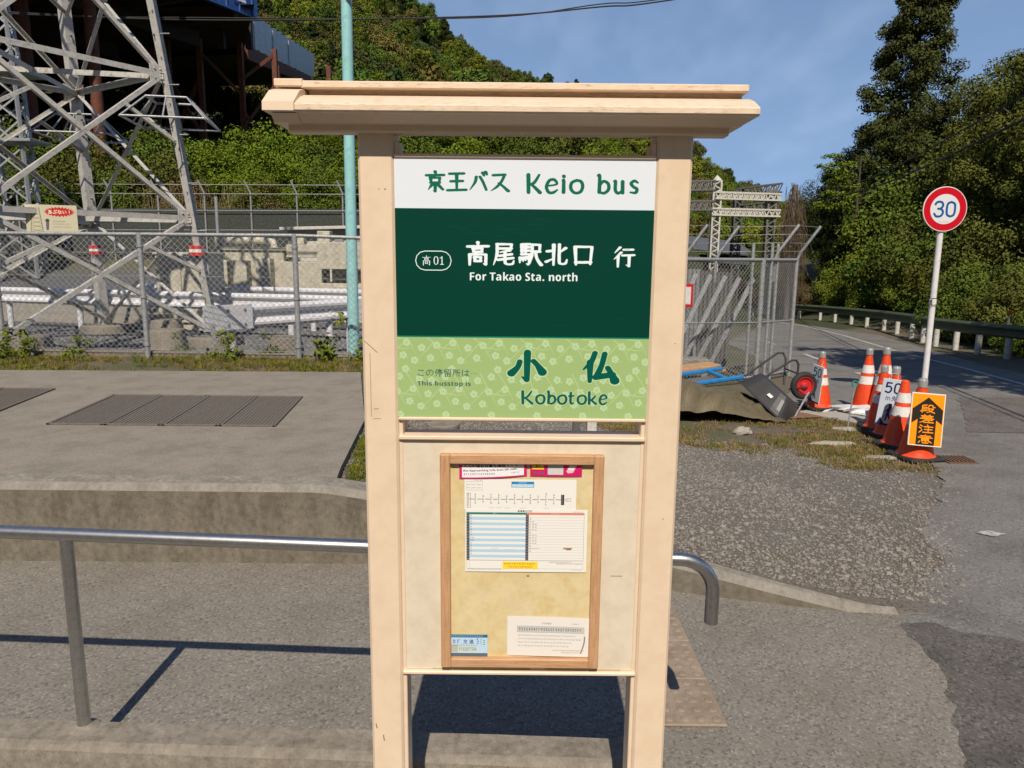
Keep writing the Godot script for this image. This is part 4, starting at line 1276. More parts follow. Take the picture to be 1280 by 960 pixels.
func road_works() -> void:
	cone("lone traffic cone beside the upturned wheelbarrow, blue board hung on it", on(3.93, -9.3), 0.655, 0.0, 1)
	cone("traffic cone at the back of the row, half hidden behind another", on(4.50, -9.25), 0.70, 0.0, 2)
	cone("tall traffic cone with two white bands and lamp at the back of the row", on(4.60, -9.02), 0.73, 0.0, 2)
	cone("traffic cone with a red and white collar, behind the grey 50 board", on(4.02, -7.90), 0.64, 0.0, 1)
	cone("traffic cone with silver lamp, between the grey 50 board and the plain cone", on(3.95, -7.52), 0.665, 0.0, 1)
	cone("plain round nosed traffic cone beside the orange board", on(3.80, -7.05), 0.66, 0.0, 0)
	cone("front traffic cone carrying the orange board", on(3.70, -6.57), 0.66, 0.0, 1)
	fifty_board("faded blue distance board seen edge on, on the lone cone", on(3.79, -9.14) + Vector3(0, 0.10, 0), -1.30, -0.10)
	fifty_board("white 50 board with a digging worker, in the row of cones", on(3.80, -7.34) + Vector3(0, 0.155, 0), -0.30, -0.09)
	orange_board(on(3.70, -6.42) + Vector3(-0.03, 0.155, 0.03))
	speed_sign()
	# tarpaulin over a heap
	var b := MB.new()
	var f := func(u: float, v: float) -> Vector3:
		# u along the heap to the right, v from back to front
		var x := lerpf(0.85, 3.2, u)
		var z := lerpf(-9.3, -7.85, v) - 0.40 * u * v
		var edge := sin(clampf(u * 1.04, 0, 1) * PI) * 0.55 + 0.45 * (1.0 - pow(absf(u * 2.0 - 1.0), 8.0))
		var rise := pow(maxf(0.0, sin(clampf(v * 0.94 + 0.04, 0, 1) * PI)), 0.62) * edge
		var folds := (0.17 * absf(nz.get_noise_2d(u * 210.0 + v * 90.0, v * 60.0)) + 0.06 * absf(nz.get_noise_2d(u * 520.0 + v * 160.0, v * 170.0 + 40.0))) * (0.3 + v) + 0.16 * nz.get_noise_2d(u * 95.0 + 50.0, v * 80.0)
		return Vector3(x, land(x, z) + maxf(0.006, rise * (0.40 + 0.05 * sin(u * 6.0)) + folds * (0.3 + rise)), z)
	var grid := func(fn: Callable, m: int, k: int) -> void:
		for i in m:
			for j in k:
				var P := [fn.call(float(i) / m, float(j) / k), fn.call(float(i + 1) / m, float(j) / k), fn.call(float(i + 1) / m, float(j + 1) / k), fn.call(float(i) / m, float(j + 1) / k)]
				b.face(P[0], P[1], P[2], P[3], Vector3.UP)
	grid.call(f, 90, 60)
	tag(part(b, "tarpaulin", M.tarp), "olive tarpaulin draped over a heap beside the blue frame", "tarpaulin")
	# tan boards and blue tubular frame lying on the heap
	var y0 := land(2.2, -9.0)
	for k in 2:
		b = MB.new()
		b.bar(Vector3(1.3, y0 + 0.32 + 0.03 * k, -9.2 - 0.25 * k), Vector3(2.75, y0 + 0.42 + 0.03 * k, -9.7 - 0.25 * k), 0.30, 0.024, Vector3.UP, 0.003)
		tag(part(b, "plywood_sheet", M.ply), "tan plywood sheet lying behind the blue frame", "plywood", "plywood sheets on the heap")
	var fr := thing("blue_frame", "blue painted tubular steel frame lying on the heap", "frame")
	for q: Array in [[Vector3(1.2, y0 + 0.30, -8.35), Vector3(2.80, y0 + 0.455, -8.85)], [Vector3(1.2, y0 + 0.37, -8.72), Vector3(2.64, y0 + 0.50, -9.2)]]:
		b = MB.new()
		b.bar(q[0], q[1], 0.06, 0.05, Vector3.UP, 0.012)
		part(b, "rail", M.blue, fr)
	for x: float in [0.12, 0.52, 0.86]:
		b = MB.new()
		b.bar(Vector3(1.2, y0 + 0.31, -8.37).lerp(Vector3(2.80, y0 + 0.46, -8.87), x), Vector3(1.2, y0 + 0.37, -8.70).lerp(Vector3(2.64, y0 + 0.50, -9.18), x), 0.05, 0.04, Vector3.UP, 0.01)
		part(b, "crossbar", M.blue, fr)
	b = MB.new()
	b.box(Vector3(1.9, y0 + 0.36, -8.78), Vector3(1.2, 0.01, 0.28), 0.002, Basis(Vector3.UP, 0.32) * Basis(Vector3.BACK, 0.09))
	part(b, "deck", M.galv_old, fr)
	# upturned wheelbarrow
	var wb := thing("wheelbarrow", "upturned black wheelbarrow with a red wheel leaning on the tarpaulin", "wheelbarrow", Vector3(3.14, -0.02, -8.76))
	var lx := Vector3(0.379, -0.407, 0.60).normalized()
	var ly := Vector3(0.62, 0.72, 0.12)
	ly = (ly - lx * lx.dot(ly)).normalized()
	var tub := Basis(lx, ly, lx.cross(ly))
	b = MB.new()
	b.xf = Transform3D(tub, Vector3.ZERO)
	var ring := func(t: float) -> Array:
		# rim at t = 0 (down), floor at t = 1 (up)
		var rx := lerpf(0.42, 0.24, t)
		var rz := lerpf(0.30, 0.17, t)
		var y := lerpf(-0.10, 0.16, smoothstep(0.0, 1.0, t))
		var out := []
		for i in 28:
			var a := TAU * i / 28
			var cx := signf(cos(a)) * pow(absf(cos(a)), 0.45)
			var cz := signf(sin(a)) * pow(absf(sin(a)), 0.45)
			out.append(Vector3(cx * rx - 0.05 * t, y, cz * rz))
		return out
	var rs := []
	for k in 7:
		rs.append(ring.call(k / 6.0))
	for k in 6:
		for i in 28:
			var j := (i + 1) % 28
			b.face(rs[k][i], rs[k][j], rs[k + 1][j], rs[k + 1][i], rs[k][i] + Vector3(0, 0.1, 0))
	for i in range(1, 27):
		b.face3(rs[6][0], rs[6][i], rs[6][i + 1], Vector3.UP)
	for i in 28:
		var j := (i + 1) % 28
		var oi: Vector3 = rs[0][i] * Vector3(1.05, 1, 1.07)
		var oj: Vector3 = rs[0][j] * Vector3(1.05, 1, 1.07)
		b.face(rs[0][i], rs[0][j], oj, oi, Vector3.UP)
	part(b, "tub", M.black_steel, wb)
	b = MB.new()
	b.xf = Transform3D(tub, Vector3.ZERO)
	b.box(Vector3(0.06, 0.03, 0.252), Vector3(0.07, 0.04, 0.003), 0.0, Basis(Vector3.RIGHT, -0.46))
	part(b, "tub_label", M.band, wb)
	var o := Vector3(3.14, -0.02, -8.76)
	for q: Array in [[Vector3(2.90, 0.22, -9.1), Vector3(3.15, 0.37, -9.2), Vector3(3.36, 0.49, -9.3), Vector3(3.43, 0.49, -9.3), Vector3(3.46, 0.42, -9.28), Vector3(3.42, 0.10, -9.18)], [Vector3(2.99, 0.19, -8.9), Vector3(3.22, 0.31, -8.97), Vector3(3.45, 0.43, -9.05), Vector3(3.51, 0.43, -9.06), Vector3(3.54, 0.38, -9.06), Vector3(3.50, 0.08, -8.98)]]:
		b = MB.new()
		b.tube(q.map(func(p: Vector3) -> Vector3: return p - o), 0.014, 10)
		part(b, "handle", M.black_steel, wb)
	b = MB.new()
	b.tube([Vector3(3.44, 0.3, -9.25) - o, Vector3(3.52, 0.27, -9.04) - o], 0.011, 8)
	part(b, "crossbar", M.black_steel, wb)
	b = MB.new()
	b.tube([Vector3(3.62, 0.06, -8.88) - o, Vector3(3.36, -0.19, -8.6) - o], 0.012, 8)
	part(b, "stay", M.galv, wb)
	b = MB.new()
	b.tube([Vector3(3.42, 0.08, -9.0) - o, Vector3(3.60, 0.12, -8.88) - o], 0.014, 8)
	part(b, "fork", M.black_steel, wb)
	var wheel := Node3D.new()
	wheel.name = "wheel"
	wb.add_child(wheel)
	wheel.position = Vector3(3.60, 0.125, -9.0) - o
	wheel.basis = Basis(Vector3.UP, 0.18) * Basis(Vector3.RIGHT, PI / 2)
	b = MB.new()
	var tp := []
	for i in 17:
		var a := TAU * i / 16
		tp.append(Vector2(0.138 + 0.036 * cos(a), 0.040 * sin(a)))
	b.lathe(tp, 36)
	part(b, "tyre", M.rubber, wheel)
	b = MB.new()
	b.lathe([Vector2(0.112, -0.03), Vector2(0.112, 0.036), Vector2(0.104, 0.036), Vector2(0.098, 0.014), Vector2(0.05, 0.008), Vector2(0.042, 0.034), Vector2(0.024, 0.042), Vector2(0.0, 0.042)], 30)
	part(b, "rim", M.red_paint, wheel)
	# flat things on the verge
	for q: Array in [["steel_plate", "rusty brown steel plate lying on the ground behind the wheelbarrow", M.rust_plate, Vector3(3.18, 0, -8.75), Vector3(0.95, 0.012, 0.5), 0.2], ["grey_plank", "pale grey plank lying in front of the lone cone", M.plank, Vector3(3.78, 0, -8.62), Vector3(0.16, 0.03, 0.78), 0.52], ["grey_plank", "wide grey plank beside the first, in front of the lone cone", M.plank, Vector3(4.02, 0, -8.50), Vector3(0.34, 0.03, 0.86), 0.52]]:
		b = MB.new()
		b.box(Vector3.ZERO, q[4], 0.004)
		var c: Vector3 = q[3]
		var o2 := tag(part(b, q[0], q[2]), q[1], String(q[0]).split("_")[1]) as Node3D
		o2.position = on(c.x, c.z) + Vector3(0, 0.012, 0)
		o2.rotation = Vector3(-0.037, q[5], 0)
	var lump := func(r: Vector3, sd: float, jag: float) -> MB:
		var bb := MB.new()
		var s := SphereMesh.new()
		s.radial_segments = 14; s.rings = 8; s.radius = 1.0; s.height = 2.0
		var arr := s.get_mesh_arrays()
		var vs: PackedVector3Array = arr[Mesh.ARRAY_VERTEX]
		var ids: PackedInt32Array = arr[Mesh.ARRAY_INDEX]
		var dis := func(p: Vector3) -> Vector3: return p * r * (1.0 + jag * nz.get_noise_3d(p.x * 80.0 + sd, p.y * 80.0, p.z * 80.0) + jag * 0.4 * nz.get_noise_3d(p.x * 240.0 + sd, p.y * 240.0, p.z * 240.0))
		for k in range(0, ids.size(), 3):
			bb.tri(dis.call(vs[ids[k]]), dis.call(vs[ids[k + 1]]), dis.call(vs[ids[k + 2]]))
		return bb
	for q: Array in [["plastic_bag", "crumpled clear plastic bag beside the lone cone", "bag", M.clear_plastic, Vector3(4.17, 0.05, -8.95), Vector3(0.26, 0.065, 0.10), 0.9], ["plastic_bag", "crumpled blue and white plastic bag between the cones", "bag", M.blue_plastic, Vector3(4.15, 0.07, -8.2), Vector3(0.14, 0.13, 0.13), 1.1], ["stone", "pale grey rock on the grassy verge", "stone", M.stone, Vector3(2.42, 0.03, -7.55), Vector3(0.10, 0.055, 0.07), 0.35], ["stone", "long flat grey rock in the grass by the row of cones", "stone", M.stone, Vector3(3.2, 0.0, -7.15), Vector3(0.26, 0.03, 0.07), 0.5], ["stone", "flat pale rock beside the looped steel pin", "stone", M.stone, Vector3(3.66, 0.0, -7.9), Vector3(0.17, 0.028, 0.09), 0.4], ["stone", "brown slab of rock half buried near the front cone", "stone", M.stone, Vector3(3.42, -0.005, -6.6), Vector3(0.24, 0.018, 0.06), 0.4], ["dark_bag", "flat dark scrap of plastic in the verge grass", "scrap", M.rubber, Vector3(3.62, 0.005, -7.3), Vector3(0.14, 0.012, 0.06), 0.7]]:
		var c: Vector3 = q[4]
		var o2 := tag(part(lump.call(q[5], c.x * 37.0, q[6]), q[0], q[3]), q[1], q[2]) as Node3D
		o2.position = on(c.x, c.z) + Vector3(0, c.y, 0)
	var pin := thing("steel_pin", "thin steel pin with a green loop standing in the verge", "pin", on(3.72, -8.0))
	b = MB.new()
	b.tube([Vector3(0, -0.05, 0), Vector3(0.05, 0.46, -0.03)], 0.008, 8)
	part(b, "rod", M.galv, pin)
	b = MB.new()
	var lp := []
	for i in 15:
		lp.append(Vector3(0.055 + 0.03 * sin(TAU * i / 14), 0.492 - 0.032 * cos(TAU * i / 14), -0.03))
	b.tube(lp, 0.007, 7, -1, false)
	part(b, "loop", M.green_loop, pin)
	# guard rail across the road
	var gr := thing("guard_rail", "dark green steel guard rail on white posts along the far side of the road", "guard rail")
	var line := [Vector2(10.9, -15.2), Vector2(10.95, -17.4), Vector2(11.2, -19.6), Vector2(12.0, -22.3), Vector2(12.5, -25.0), Vector2(12.75, -28.0), Vector2(12.8, -31.0), Vector2(12.4, -34.5), Vector2(11.2, -38.5), Vector2(9.0, -43.0), Vector2(6.0, -47.0)]
	var wp := [Vector2(0.0, 0.75), Vector2(0.03, 0.725), Vector2(0.075, 0.69), Vector2(0.075, 0.66), Vector2(0.02, 0.61), Vector2(0.02, 0.58), Vector2(0.075, 0.53), Vector2(0.075, 0.50), Vector2(0.03, 0.465), Vector2(0.0, 0.455)]
	for k in line.size() - 1:
		b = MB.new()
		var a: Vector2 = line[k]
		var e: Vector2 = line[k + 1]
		var sd := (e - a).orthogonal().normalized()
		if sd.x > 0.0:
			sd = -sd
		for i in wp.size() - 1:
			var p: Vector2 = wp[i]
			var q: Vector2 = wp[i + 1]
			var P := []
			for c: Array in [[a, p], [a, q], [e, q], [e, p]]:
				var w: Vector2 = c[0]
				var pr: Vector2 = c[1]
				P.append(Vector3(w.x + sd.x * pr.x, road_y(w.y) + pr.y, w.y + sd.y * pr.x))
			b.face(P[0], P[1], P[2], P[3], Vector3(sd.x, 0, sd.y))
		part(b, "beam", M.rail_green, gr)
	for k in line.size() - 1:
		for h: float in [0.0, 0.5]:
			var a: Vector2 = Vector2(line[k]).lerp(line[k + 1], h)
			b = MB.new()
			b.tube([Vector3(a.x + 0.06, road_y(a.y) - 0.2, a.y), Vector3(a.x + 0.06, road_y(a.y) + 0.72, a.y)], 0.07, 12)
			part(b, "post", M.white_old, gr)
	b = MB.new()
	b.tube([Vector3(10.98, road_y(-16.4) + 0.7, -16.4), Vector3(10.98, road_y(-16.4) + 0.93, -16.4)], 0.025, 10)
	part(b, "reflector_stem", M.white_old, gr)
	b = MB.new()
	b.xf = Transform3D(Basis(Vector3.RIGHT, PI / 2), Vector3(10.98, road_y(-16.4) + 1.0, -16.4))
	b.lathe([Vector2(0.0, -0.02), Vector2(0.06, -0.02), Vector2(0.065, 0.0), Vector2(0.06, 0.02), Vector2(0.0, 0.025)], 18)
	part(b, "reflector", M.amber, gr)

# ---------------------------------------------------------------- fences, pylon, yard, steel deck
func yard_fence_line() -> Array:
	return [Vector3(-12.1, 0.44, -9.35), Vector3(-10.2, 0.44, -9.25), Vector3(-8.2, 0.44, -9.15), Vector3(-6.27, 0.44, -9.06), Vector3(-4.45, 0.44, -8.96), Vector3(-2.58, 0.44, -8.88), Vector3(-0.7, 0.39, -8.82), Vector3(1.1, 0.18, -9.9)]

func link(b: MB, a: Vector3, e: Vector3, y0: float, y1: float, cell: float, th: float) -> void:
	# straight wires crossing in diamonds between two posts
	var h := y1 - y0
	var d := Vector3(e.x - a.x, 0, e.z - a.z)
	var l := d.length()
	d /= l
	var fall := (e.y - a.y) / l
	var s := -h
	while s < l:
		for dir: float in [1.0, -1.0]:
			var p := Vector2(s, 0)
			var q := Vector2(s + h, h)
			if p.x < 0:
				p = Vector2(0, -s)
			if q.x > l:
				q = Vector2(l, l - s)
			if q.x - p.x > 0.02:
				if dir < 0:
					p.y = h - p.y; q.y = h - q.y
				b.bar(a + d * p.x + Vector3.UP * (y0 + p.y + fall * p.x), a + d * q.x + Vector3.UP * (y0 + q.y + fall * q.x), th, th)
		s += cell

func yard_fence() -> void:
	var t := thing("chain_link_fence", "galvanised chain link fence on round posts in front of the substation yard", "fence")
	var P := yard_fence_line()
	for k in P.size():
		var b := MB.new()
		var p: Vector3 = P[k]
		b.tube([p - Vector3(0, 0.1, 0), p + Vector3(0, 1.46, 0)], 0.032, 14)
		part(b, "post", M.galv, t)
		if k > 0:
			b = MB.new()
			b.tube([Vector3(P[k - 1]) + Vector3(0, 1.44, 0), p + Vector3(0, 1.44, 0)], 0.022, 10)
			part(b, "top_rail", M.galv, t)
			b = MB.new()
			link(b, P[k - 1], p, 0.03, 1.43, 0.075, 0.0036)
			part(b, "wire_mesh", M.galv, t)
			b = MB.new()
			for y: float in [0.06, 0.5, 0.95]:
				b.tube([Vector3(P[k - 1]) + Vector3(0, y, 0), p + Vector3(0, y, 0)], 0.0025, 4)
			part(b, "line_wire", M.galv, t)
		for y: float in [0.12, 0.7, 1.3]:
			b = MB.new()
			b.lathe([Vector2(0.032, -0.012), Vector2(0.042, -0.012), Vector2(0.042, 0.012), Vector2(0.032, 0.012)], 12, p + Vector3(0, y, 0))
			part(b, "clip_band", M.galv, t)
	# the lone angle post with a mound of weeds by the barrier end
	var b := MB.new()
	b.angle_bar(Vector3(-3.66, 0.3, -9.02), Vector3(-3.66, 0.80, -9.02), 0.055, 0.006, Vector3.BACK)
	tag(part(b, "angle_post", M.galv), "short steel angle post in the weeds below the white barrier end", "post")

func road_fence() -> void:
	var t := thing("chain_link_fence", "tall chain link fence with barbed wire arms beside the road", "fence")
	var P := [Vector3(0.9, 0, -9.95), Vector3(2.05, 0, -10.62), Vector3(3.94, 0, -11.82), Vector3(4.82, 0, -12.75)]
	for k in P.size():
		P[k].y = land(P[k].x, P[k].z)
	for k in P.size():
		var p: Vector3 = P[k]
		var top := Vector3(p.x, 1.67, p.z)
		var b := MB.new()
		b.tube([p - Vector3(0, 0.1, 0), top], 0.04 if k == 2 else 0.032, 14)
		part(b, "post", M.galv, t)
		if k > 0:
			var q: Vector3 = P[k - 1]
			b = MB.new()
			b.tube([Vector3(q.x, 1.64, q.z), Vector3(p.x, 1.64, p.z)], 0.026, 10)
			part(b, "top_rail", M.galv, t)
			b = MB.new()
			b.tube([Vector3(q.x, q.y + 0.1, q.z), Vector3(p.x, p.y + 0.1, p.z)], 0.02, 8)
			b.tube([Vector3(q.x, q.y + 0.98, q.z), Vector3(p.x, p.y + 0.98, p.z)], 0.012, 8)
			part(b, "rail", M.galv, t)
			b = MB.new()
			link(b, q, p, 0.04, 1.63 - p.y, 0.075, 0.0036)
			part(b, "wire_mesh", M.galv, t)
	# second slimmer posts of the gate next to the corner
	for x: Array in [[3.74, -11.72], [4.15, -12.05], [4.30, -12.22]]:
		var b := MB.new()
		b.tube([Vector3(x[0], land(x[0], x[1]), x[1]), Vector3(x[0], 1.9, x[1])], 0.026, 12)
		part(b, "gate_post", M.galv, t)
	# raking arms with barbed wire
	var tips := []
	for q: Array in [[1.5, -11.4, 1.62], [2.1, -11.75, 1.62], [2.75, -12.1, 1.62], [3.35, -12.4, 1.62], [4.25, -12.2, 1.64], [4.82, -12.75, 1.64]]:
		var p := Vector3(q[0], q[2], q[1])
		var b := MB.new()
		var tip := p + Vector3(0.34, 0.56, 0.05)
		b.tube([p - Vector3(0, 0.35, 0), p, p + Vector3(0.05, 0.13, 0.01), tip], 0.026, 10)
		part(b, "barb_arm", M.galv, t)
		tips.append([p, tip])
	for k in 4:
		var b := MB.new()
		for i in tips.size() - 1:
			b.tube([Vector3(tips[i][0]).lerp(tips[i][1], 0.25 + k * 0.24), Vector3(tips[i + 1][0]).lerp(tips[i + 1][1], 0.25 + k * 0.24)], 0.004, 4)
		part(b, "barbed_wire", M.galv, t)
	# stored steel behind it
	var sh := thing("sheet_wall", "row of grey corrugated steel sheets stacked upright behind the chain link fence", "steel sheets")
	for k in 9:
		var x := 1.0 + k * 0.36
		var z := -12.55 - k * 0.20
		var y := land(x, z)
		var b := MB.new()
		for i in 4:
			b.bar(Vector3(x + i * 0.09, y, z - i * 0.05), Vector3(x + i * 0.09 , 1.45 - 0.03 * (k % 3), z - i * 0.05), 0.05, 0.03, Vector3(0.5, 0, 1))
			b.bar(Vector3(x + 0.045 + i * 0.09, y, z - 0.07 - i * 0.05), Vector3(x + 0.045 + i * 0.09, 1.45 - 0.03 * (k % 3), z - 0.07 - i * 0.05), 0.055, 0.012, Vector3(0.5, 0, 1))
		part(b, "steel_sheet", M.galv_old if k % 3 else M.galv, sh)
	for k in 8:
		var x := 1.95 + k * 0.27
		var z := -12.0 - k * 0.10
		var b := MB.new()
		b.bar(Vector3(x - 0.55, land(x, z) - 0.02, z + 0.1), Vector3(x + 0.28, 1.46 - k * 0.02, z - 0.12), 0.075, 0.06, Vector3.BACK, 0.006)
		tag(part(b, "raking_strut", M.galv), "galvanised raking strut leaning behind the chain link fence", "strut", "raking struts behind the fence")
	var blk := [[Vector3(2.05, -0.02, -11.75), Vector3(0.7, 0.26, 0.4)], [Vector3(2.2, 0.2, -11.95), Vector3(0.55, 0.16, 0.35)], [Vector3(3.0, -0.1, -12.2), Vector3(0.5, 0.24, 0.35)]]
	for k in 3:
		var b := MB.new()
		b.box(Vector3.ZERO, blk[k][1], 0.015)
		var o := tag(part(b, "concrete_weight", M.coping), ["wide pale concrete weight at the foot of the raking struts", "small concrete weight lying on the wide one", "pale concrete weight nearest the fence corner post"][k], "concrete block") as Node3D
		o.position = blk[k][0]
	var rf := thing("lean_to_roof", "dark flat sheet roof behind the chain link fence", "roof")
	var b := MB.new()
	b.box(Vector3(2.3, 1.72, -14.3), Vector3(4.2, 0.07, 1.6), 0.01, Basis(Vector3.BACK, -0.075) * Basis(Vector3.UP, 0.4))
	part(b, "roof_sheet", M.sheet_dark, rf)
	for x: float in [0.6, 2.4, 3.9]:
		b = MB.new()
		b.bar(Vector3(x, -0.2, -14.2 - x * 0.25), Vector3(x, 1.72 - (x - 2.3) * 0.07, -14.2 - x * 0.25), 0.08, 0.08, Vector3.BACK)
		part(b, "post", M.sheet_dark, rf)
	# red plate peeping out beside the board
	var rs := thing("red_notice", "small red bordered white plate on the chain link fence", "sign", Vector3(2.50, 1.12, -10.86), -0.55)
	b = MB.new()
	b.box(Vector3.ZERO, Vector3(0.26, 0.34, 0.008), 0.003)
	part(b, "plate", M.red_paint, rs)
	b = MB.new()
	b.box(Vector3(0, 0, 0.0055), Vector3(0.2, 0.25, 0.003))
	part(b, "inner_panel", M.band, rs)

var T_c := Vector2(-7.375, -11.925)
var T_leg := [Vector2(-5.0, -12.4), Vector2(-7.85, -14.3), Vector2(-9.75, -11.45), Vector2(-6.9, -9.55)]

func tower_at(k: int, h: float) -> Vector3:
	var p: Vector2 = Vector2(T_leg[k % 4]).lerp(T_c, h / 19.5)
	return Vector3(p.x, 0.12 + h, p.y)

func pylon() -> void:
	var t := thing("transmission_tower", "near grey lattice steel transmission tower standing in the yard", "pylon")
	var top := 15.0
	for k in 4:
		var b := MB.new()
		var p: Vector2 = T_leg[k]
		b.xf = Transform3D(Basis(Vector3.UP, 0.58), Vector3(p.x, 0, p.y))
		b.lathe([Vector2(0.50, -0.1), Vector2(0.46, 0.26), Vector2(0.44, 0.28), Vector2(0.0, 0.28)], 4)
		part(b, "footing", M.kerb, t)
		b = MB.new()
		var inw := Vector3(T_c.x - p.x, 0, T_c.y - p.y).normalized()
		b.angle_bar(tower_at(k, 0.05), tower_at(k, top), 0.15, 0.016, inw.rotated(Vector3.UP, PI / 4))
		var leg := part(b, "leg", M.lattice, t)
		# splice plates with bolts
		b = MB.new()
		for i in 26:
			var h := 0.8 + i * 0.34
			var q := tower_at(k, h)
			b.box(q + Vector3(0.03 if i % 2 else -0.03, 0, 0.02), Vector3(0.022, 0.03, 0.06), 0.004)
		part(b, "bolts", M.galv_old, leg)
		b = MB.new()
		for i in 9:
			var q := tower_at(k, 1.9 + i * 0.75)
			b.tube([q, q + Vector3(0.22, 0, 0.02)], 0.011, 6)
		if k == 0:
			part(b, "step_bolts", M.galv, leg)
	var lv := [0.25, 2.1, 4.3, 6.6, 9.2, 12.0, 15.0]
	for f in 4:
		for i in lv.size() - 1:
			var a0 := tower_at(f, lv[i])
			var a1 := tower_at(f, lv[i + 1])
			var e0 := tower_at(f + 1, lv[i])
			var e1 := tower_at(f + 1, lv[i + 1])
			var out := (a0 + e0) * 0.5 - Vector3(T_c.x, a0.y, T_c.y)
			var w := 0.062
			for q: Array in [[a0, e1], [e0, a1]]:
				var b := MB.new()
				b.angle_bar(q[0], q[1], w, 0.009, out)
				part(b, "diagonal_brace", M.lattice, t)
			var b := MB.new()
			b.angle_bar(a1, e1, 0.08, 0.009, out)
			part(b, "horizontal_brace", M.lattice, t)
			# gusset plates where braces meet the legs
			for q: Vector3 in [a1, e1]:
				b = MB.new()
				var along := (e1 - a1).normalized() * (1.0 if q == a1 else -1.0)
				var fo := along.cross(Vector3.UP).normalized()
				b.box(q + along * 0.11, Vector3(0.24, 0.26, 0.012), 0.003, Basis(along, Vector3.UP, fo))
				for bx in 4:
					b.box(q + along * (0.06 + 0.1 * (bx % 2)) + Vector3.UP * (0.07 if bx < 2 else -0.07), Vector3(0.025, 0.025, 0.05), 0.004, Basis(along, Vector3.UP, fo))
				part(b, "gusset_plate", M.lattice, t)
			if i < 3:
				# short redundant members from the crossing to the legs
				var c := (a0 + e1 + e0 + a1) * 0.25
				for q: Array in [[a0.lerp(a1, 0.54), c.lerp(a1, 0.5)], [e0.lerp(e1, 0.54), c.lerp(e1, 0.5)]]:
					b = MB.new()
					b.angle_bar(q[0], q[1], 0.05, 0.006, out)
					part(b, "secondary_brace", M.lattice, t)
	for h: float in [2.1, 4.3, 6.6]:
		for k in 2:
			var b := MB.new()
			b.angle_bar(tower_at(k, h), tower_at(k + 2, h), 0.07, 0.008)
			part(b, "plan_brace", M.lattice, t)
	# warning bands on two legs
	for k in 2:
		for i in 3:
			var b := MB.new()
			var q := tower_at(k, 1.52 + i * 0.055)
			b.box(q, Vector3(0.2, 0.056, 0.2), 0.004)
			part(b, "warning_band", M.red_paint if i != 1 else M.band, t)
	# climbing guards: trapezoid brackets round two legs
	for k in 2:
		var q := tower_at(k, 3.62)
		for r: Array in [[0.42, 0.30], [0.85, -0.05]]:
			var ww: float = r[0]
			var yy: float = r[1]
			var b := MB.new()
			for s in 4:
				var a := PI / 2 * s + 0.6
				var e := a + PI / 2
				b.tube([q + Vector3(cos(a) * ww, yy, sin(a) * ww), q + Vector3(cos(e) * ww, yy, sin(e) * ww)], 0.018, 6)
				if ww > 0.5:
					b.tube([q + Vector3(cos(a) * ww, yy, sin(a) * ww), q + Vector3(cos(a) * 0.42, 0.30, sin(a) * 0.42)], 0.014, 6)
					var m := (a + e) * 0.5
					b.tube([q + Vector3(cos(m) * ww * 0.7, yy, sin(m) * ww * 0.7), q + Vector3(cos(m) * 0.3, 0.30, sin(m) * 0.3)], 0.014, 6)
			part(b, "climbing_guard", M.galv, t)
	# danger plate
	var A := tower_at(3, 2.1)
	var E := tower_at(0, 2.1)
	var pos := A.lerp(E, 0.30)
	var sg := thing("danger_plate", "cream danger plate with a red jagged burst and a tower drawing on the pylon", "sign", pos + Vector3(0.05, -0.12, 0.09), 0.42)
	var p := Pen.new(640, 400, Color(0.78, 0.76, 0.66))
	var red := Color(0.74, 0.13, 0.10)
	var c0 := Vector2(420, 92)
	for k in 26:
		var a := TAU * k / 26
		var e := TAU * (k + 1) / 26
		var m := (a + e) * 0.5
		p.poly(PackedVector2Array([c0, c0 + Vector2(cos(a) * 165, sin(a) * 50), c0 + Vector2(cos(m) * 200, sin(m) * 72), c0 + Vector2(cos(e) * 165, sin(e) * 50)]), red)
	p.word(KANJI, "あぶない！", Vector2(276, 66), Vector2(54, 54), Vector2(60, 0), 4.5, Vector2.ONE, Color(0.88, 0.84, 0.76))
	var ink := Color(0.25, 0.25, 0.2)
	for k in 2:
		p.seg(Vector2(80 + k * 90, 30), Vector2(50 + k * 150, 380), Vector2(3, 3), Vector2(3, 3), ink)
	for k in 6:
		p.seg(Vector2(76 - k * 4, 50 + k * 56), Vector2(178 + k * 8, 90 + k * 56), Vector2(2, 2), Vector2(2, 2), ink)
		p.seg(Vector2(178 + k * 5, 50 + k * 56), Vector2(72 - k * 4, 90 + k * 56), Vector2(2, 2), Vector2(2, 2), ink)
	p.disc(Vector2(262, 214), 26, 26, ink)
	p.seg(Vector2(262, 250), Vector2(256, 330), Vector2(20, 20), Vector2(16, 16), Color(0.4, 0.35, 0.5))
	squiggle(p, 330, 214, 170, 18, 18, ink); squiggle(p, 330, 250, 220, 18, 18, Color(0.5, 0.48, 0.42)); squiggle(p, 330, 290, 240, 18, 18, Color(0.5, 0.48, 0.42))
	var b := MB.new()
	b.box(Vector3.ZERO, Vector3(0.62, 0.40, 0.006), 0.002)
	part(b, "plate", M.beige, sg)
	b = MB.new()
	b.quad_uv(Vector3(-0.308, 0.198, 0.0045), Vector3(0.308, 0.198, 0.0045), Vector3(0.308, -0.198, 0.0045), Vector3(-0.308, -0.198, 0.0045))
	part(b, "printed_face", printed(p.tex(640, 400), 0.5), sg)
	# the smaller far tower
	var t2 := thing("transmission_tower", "slim pale blue grey lattice tower farther back behind the near pylon", "pylon")
	var cc := Vector2(-15.7, -24.0)
	var hs := [0.0, 1.6, 3.2, 4.8, 6.2, 7.6, 8.6, 9.6]
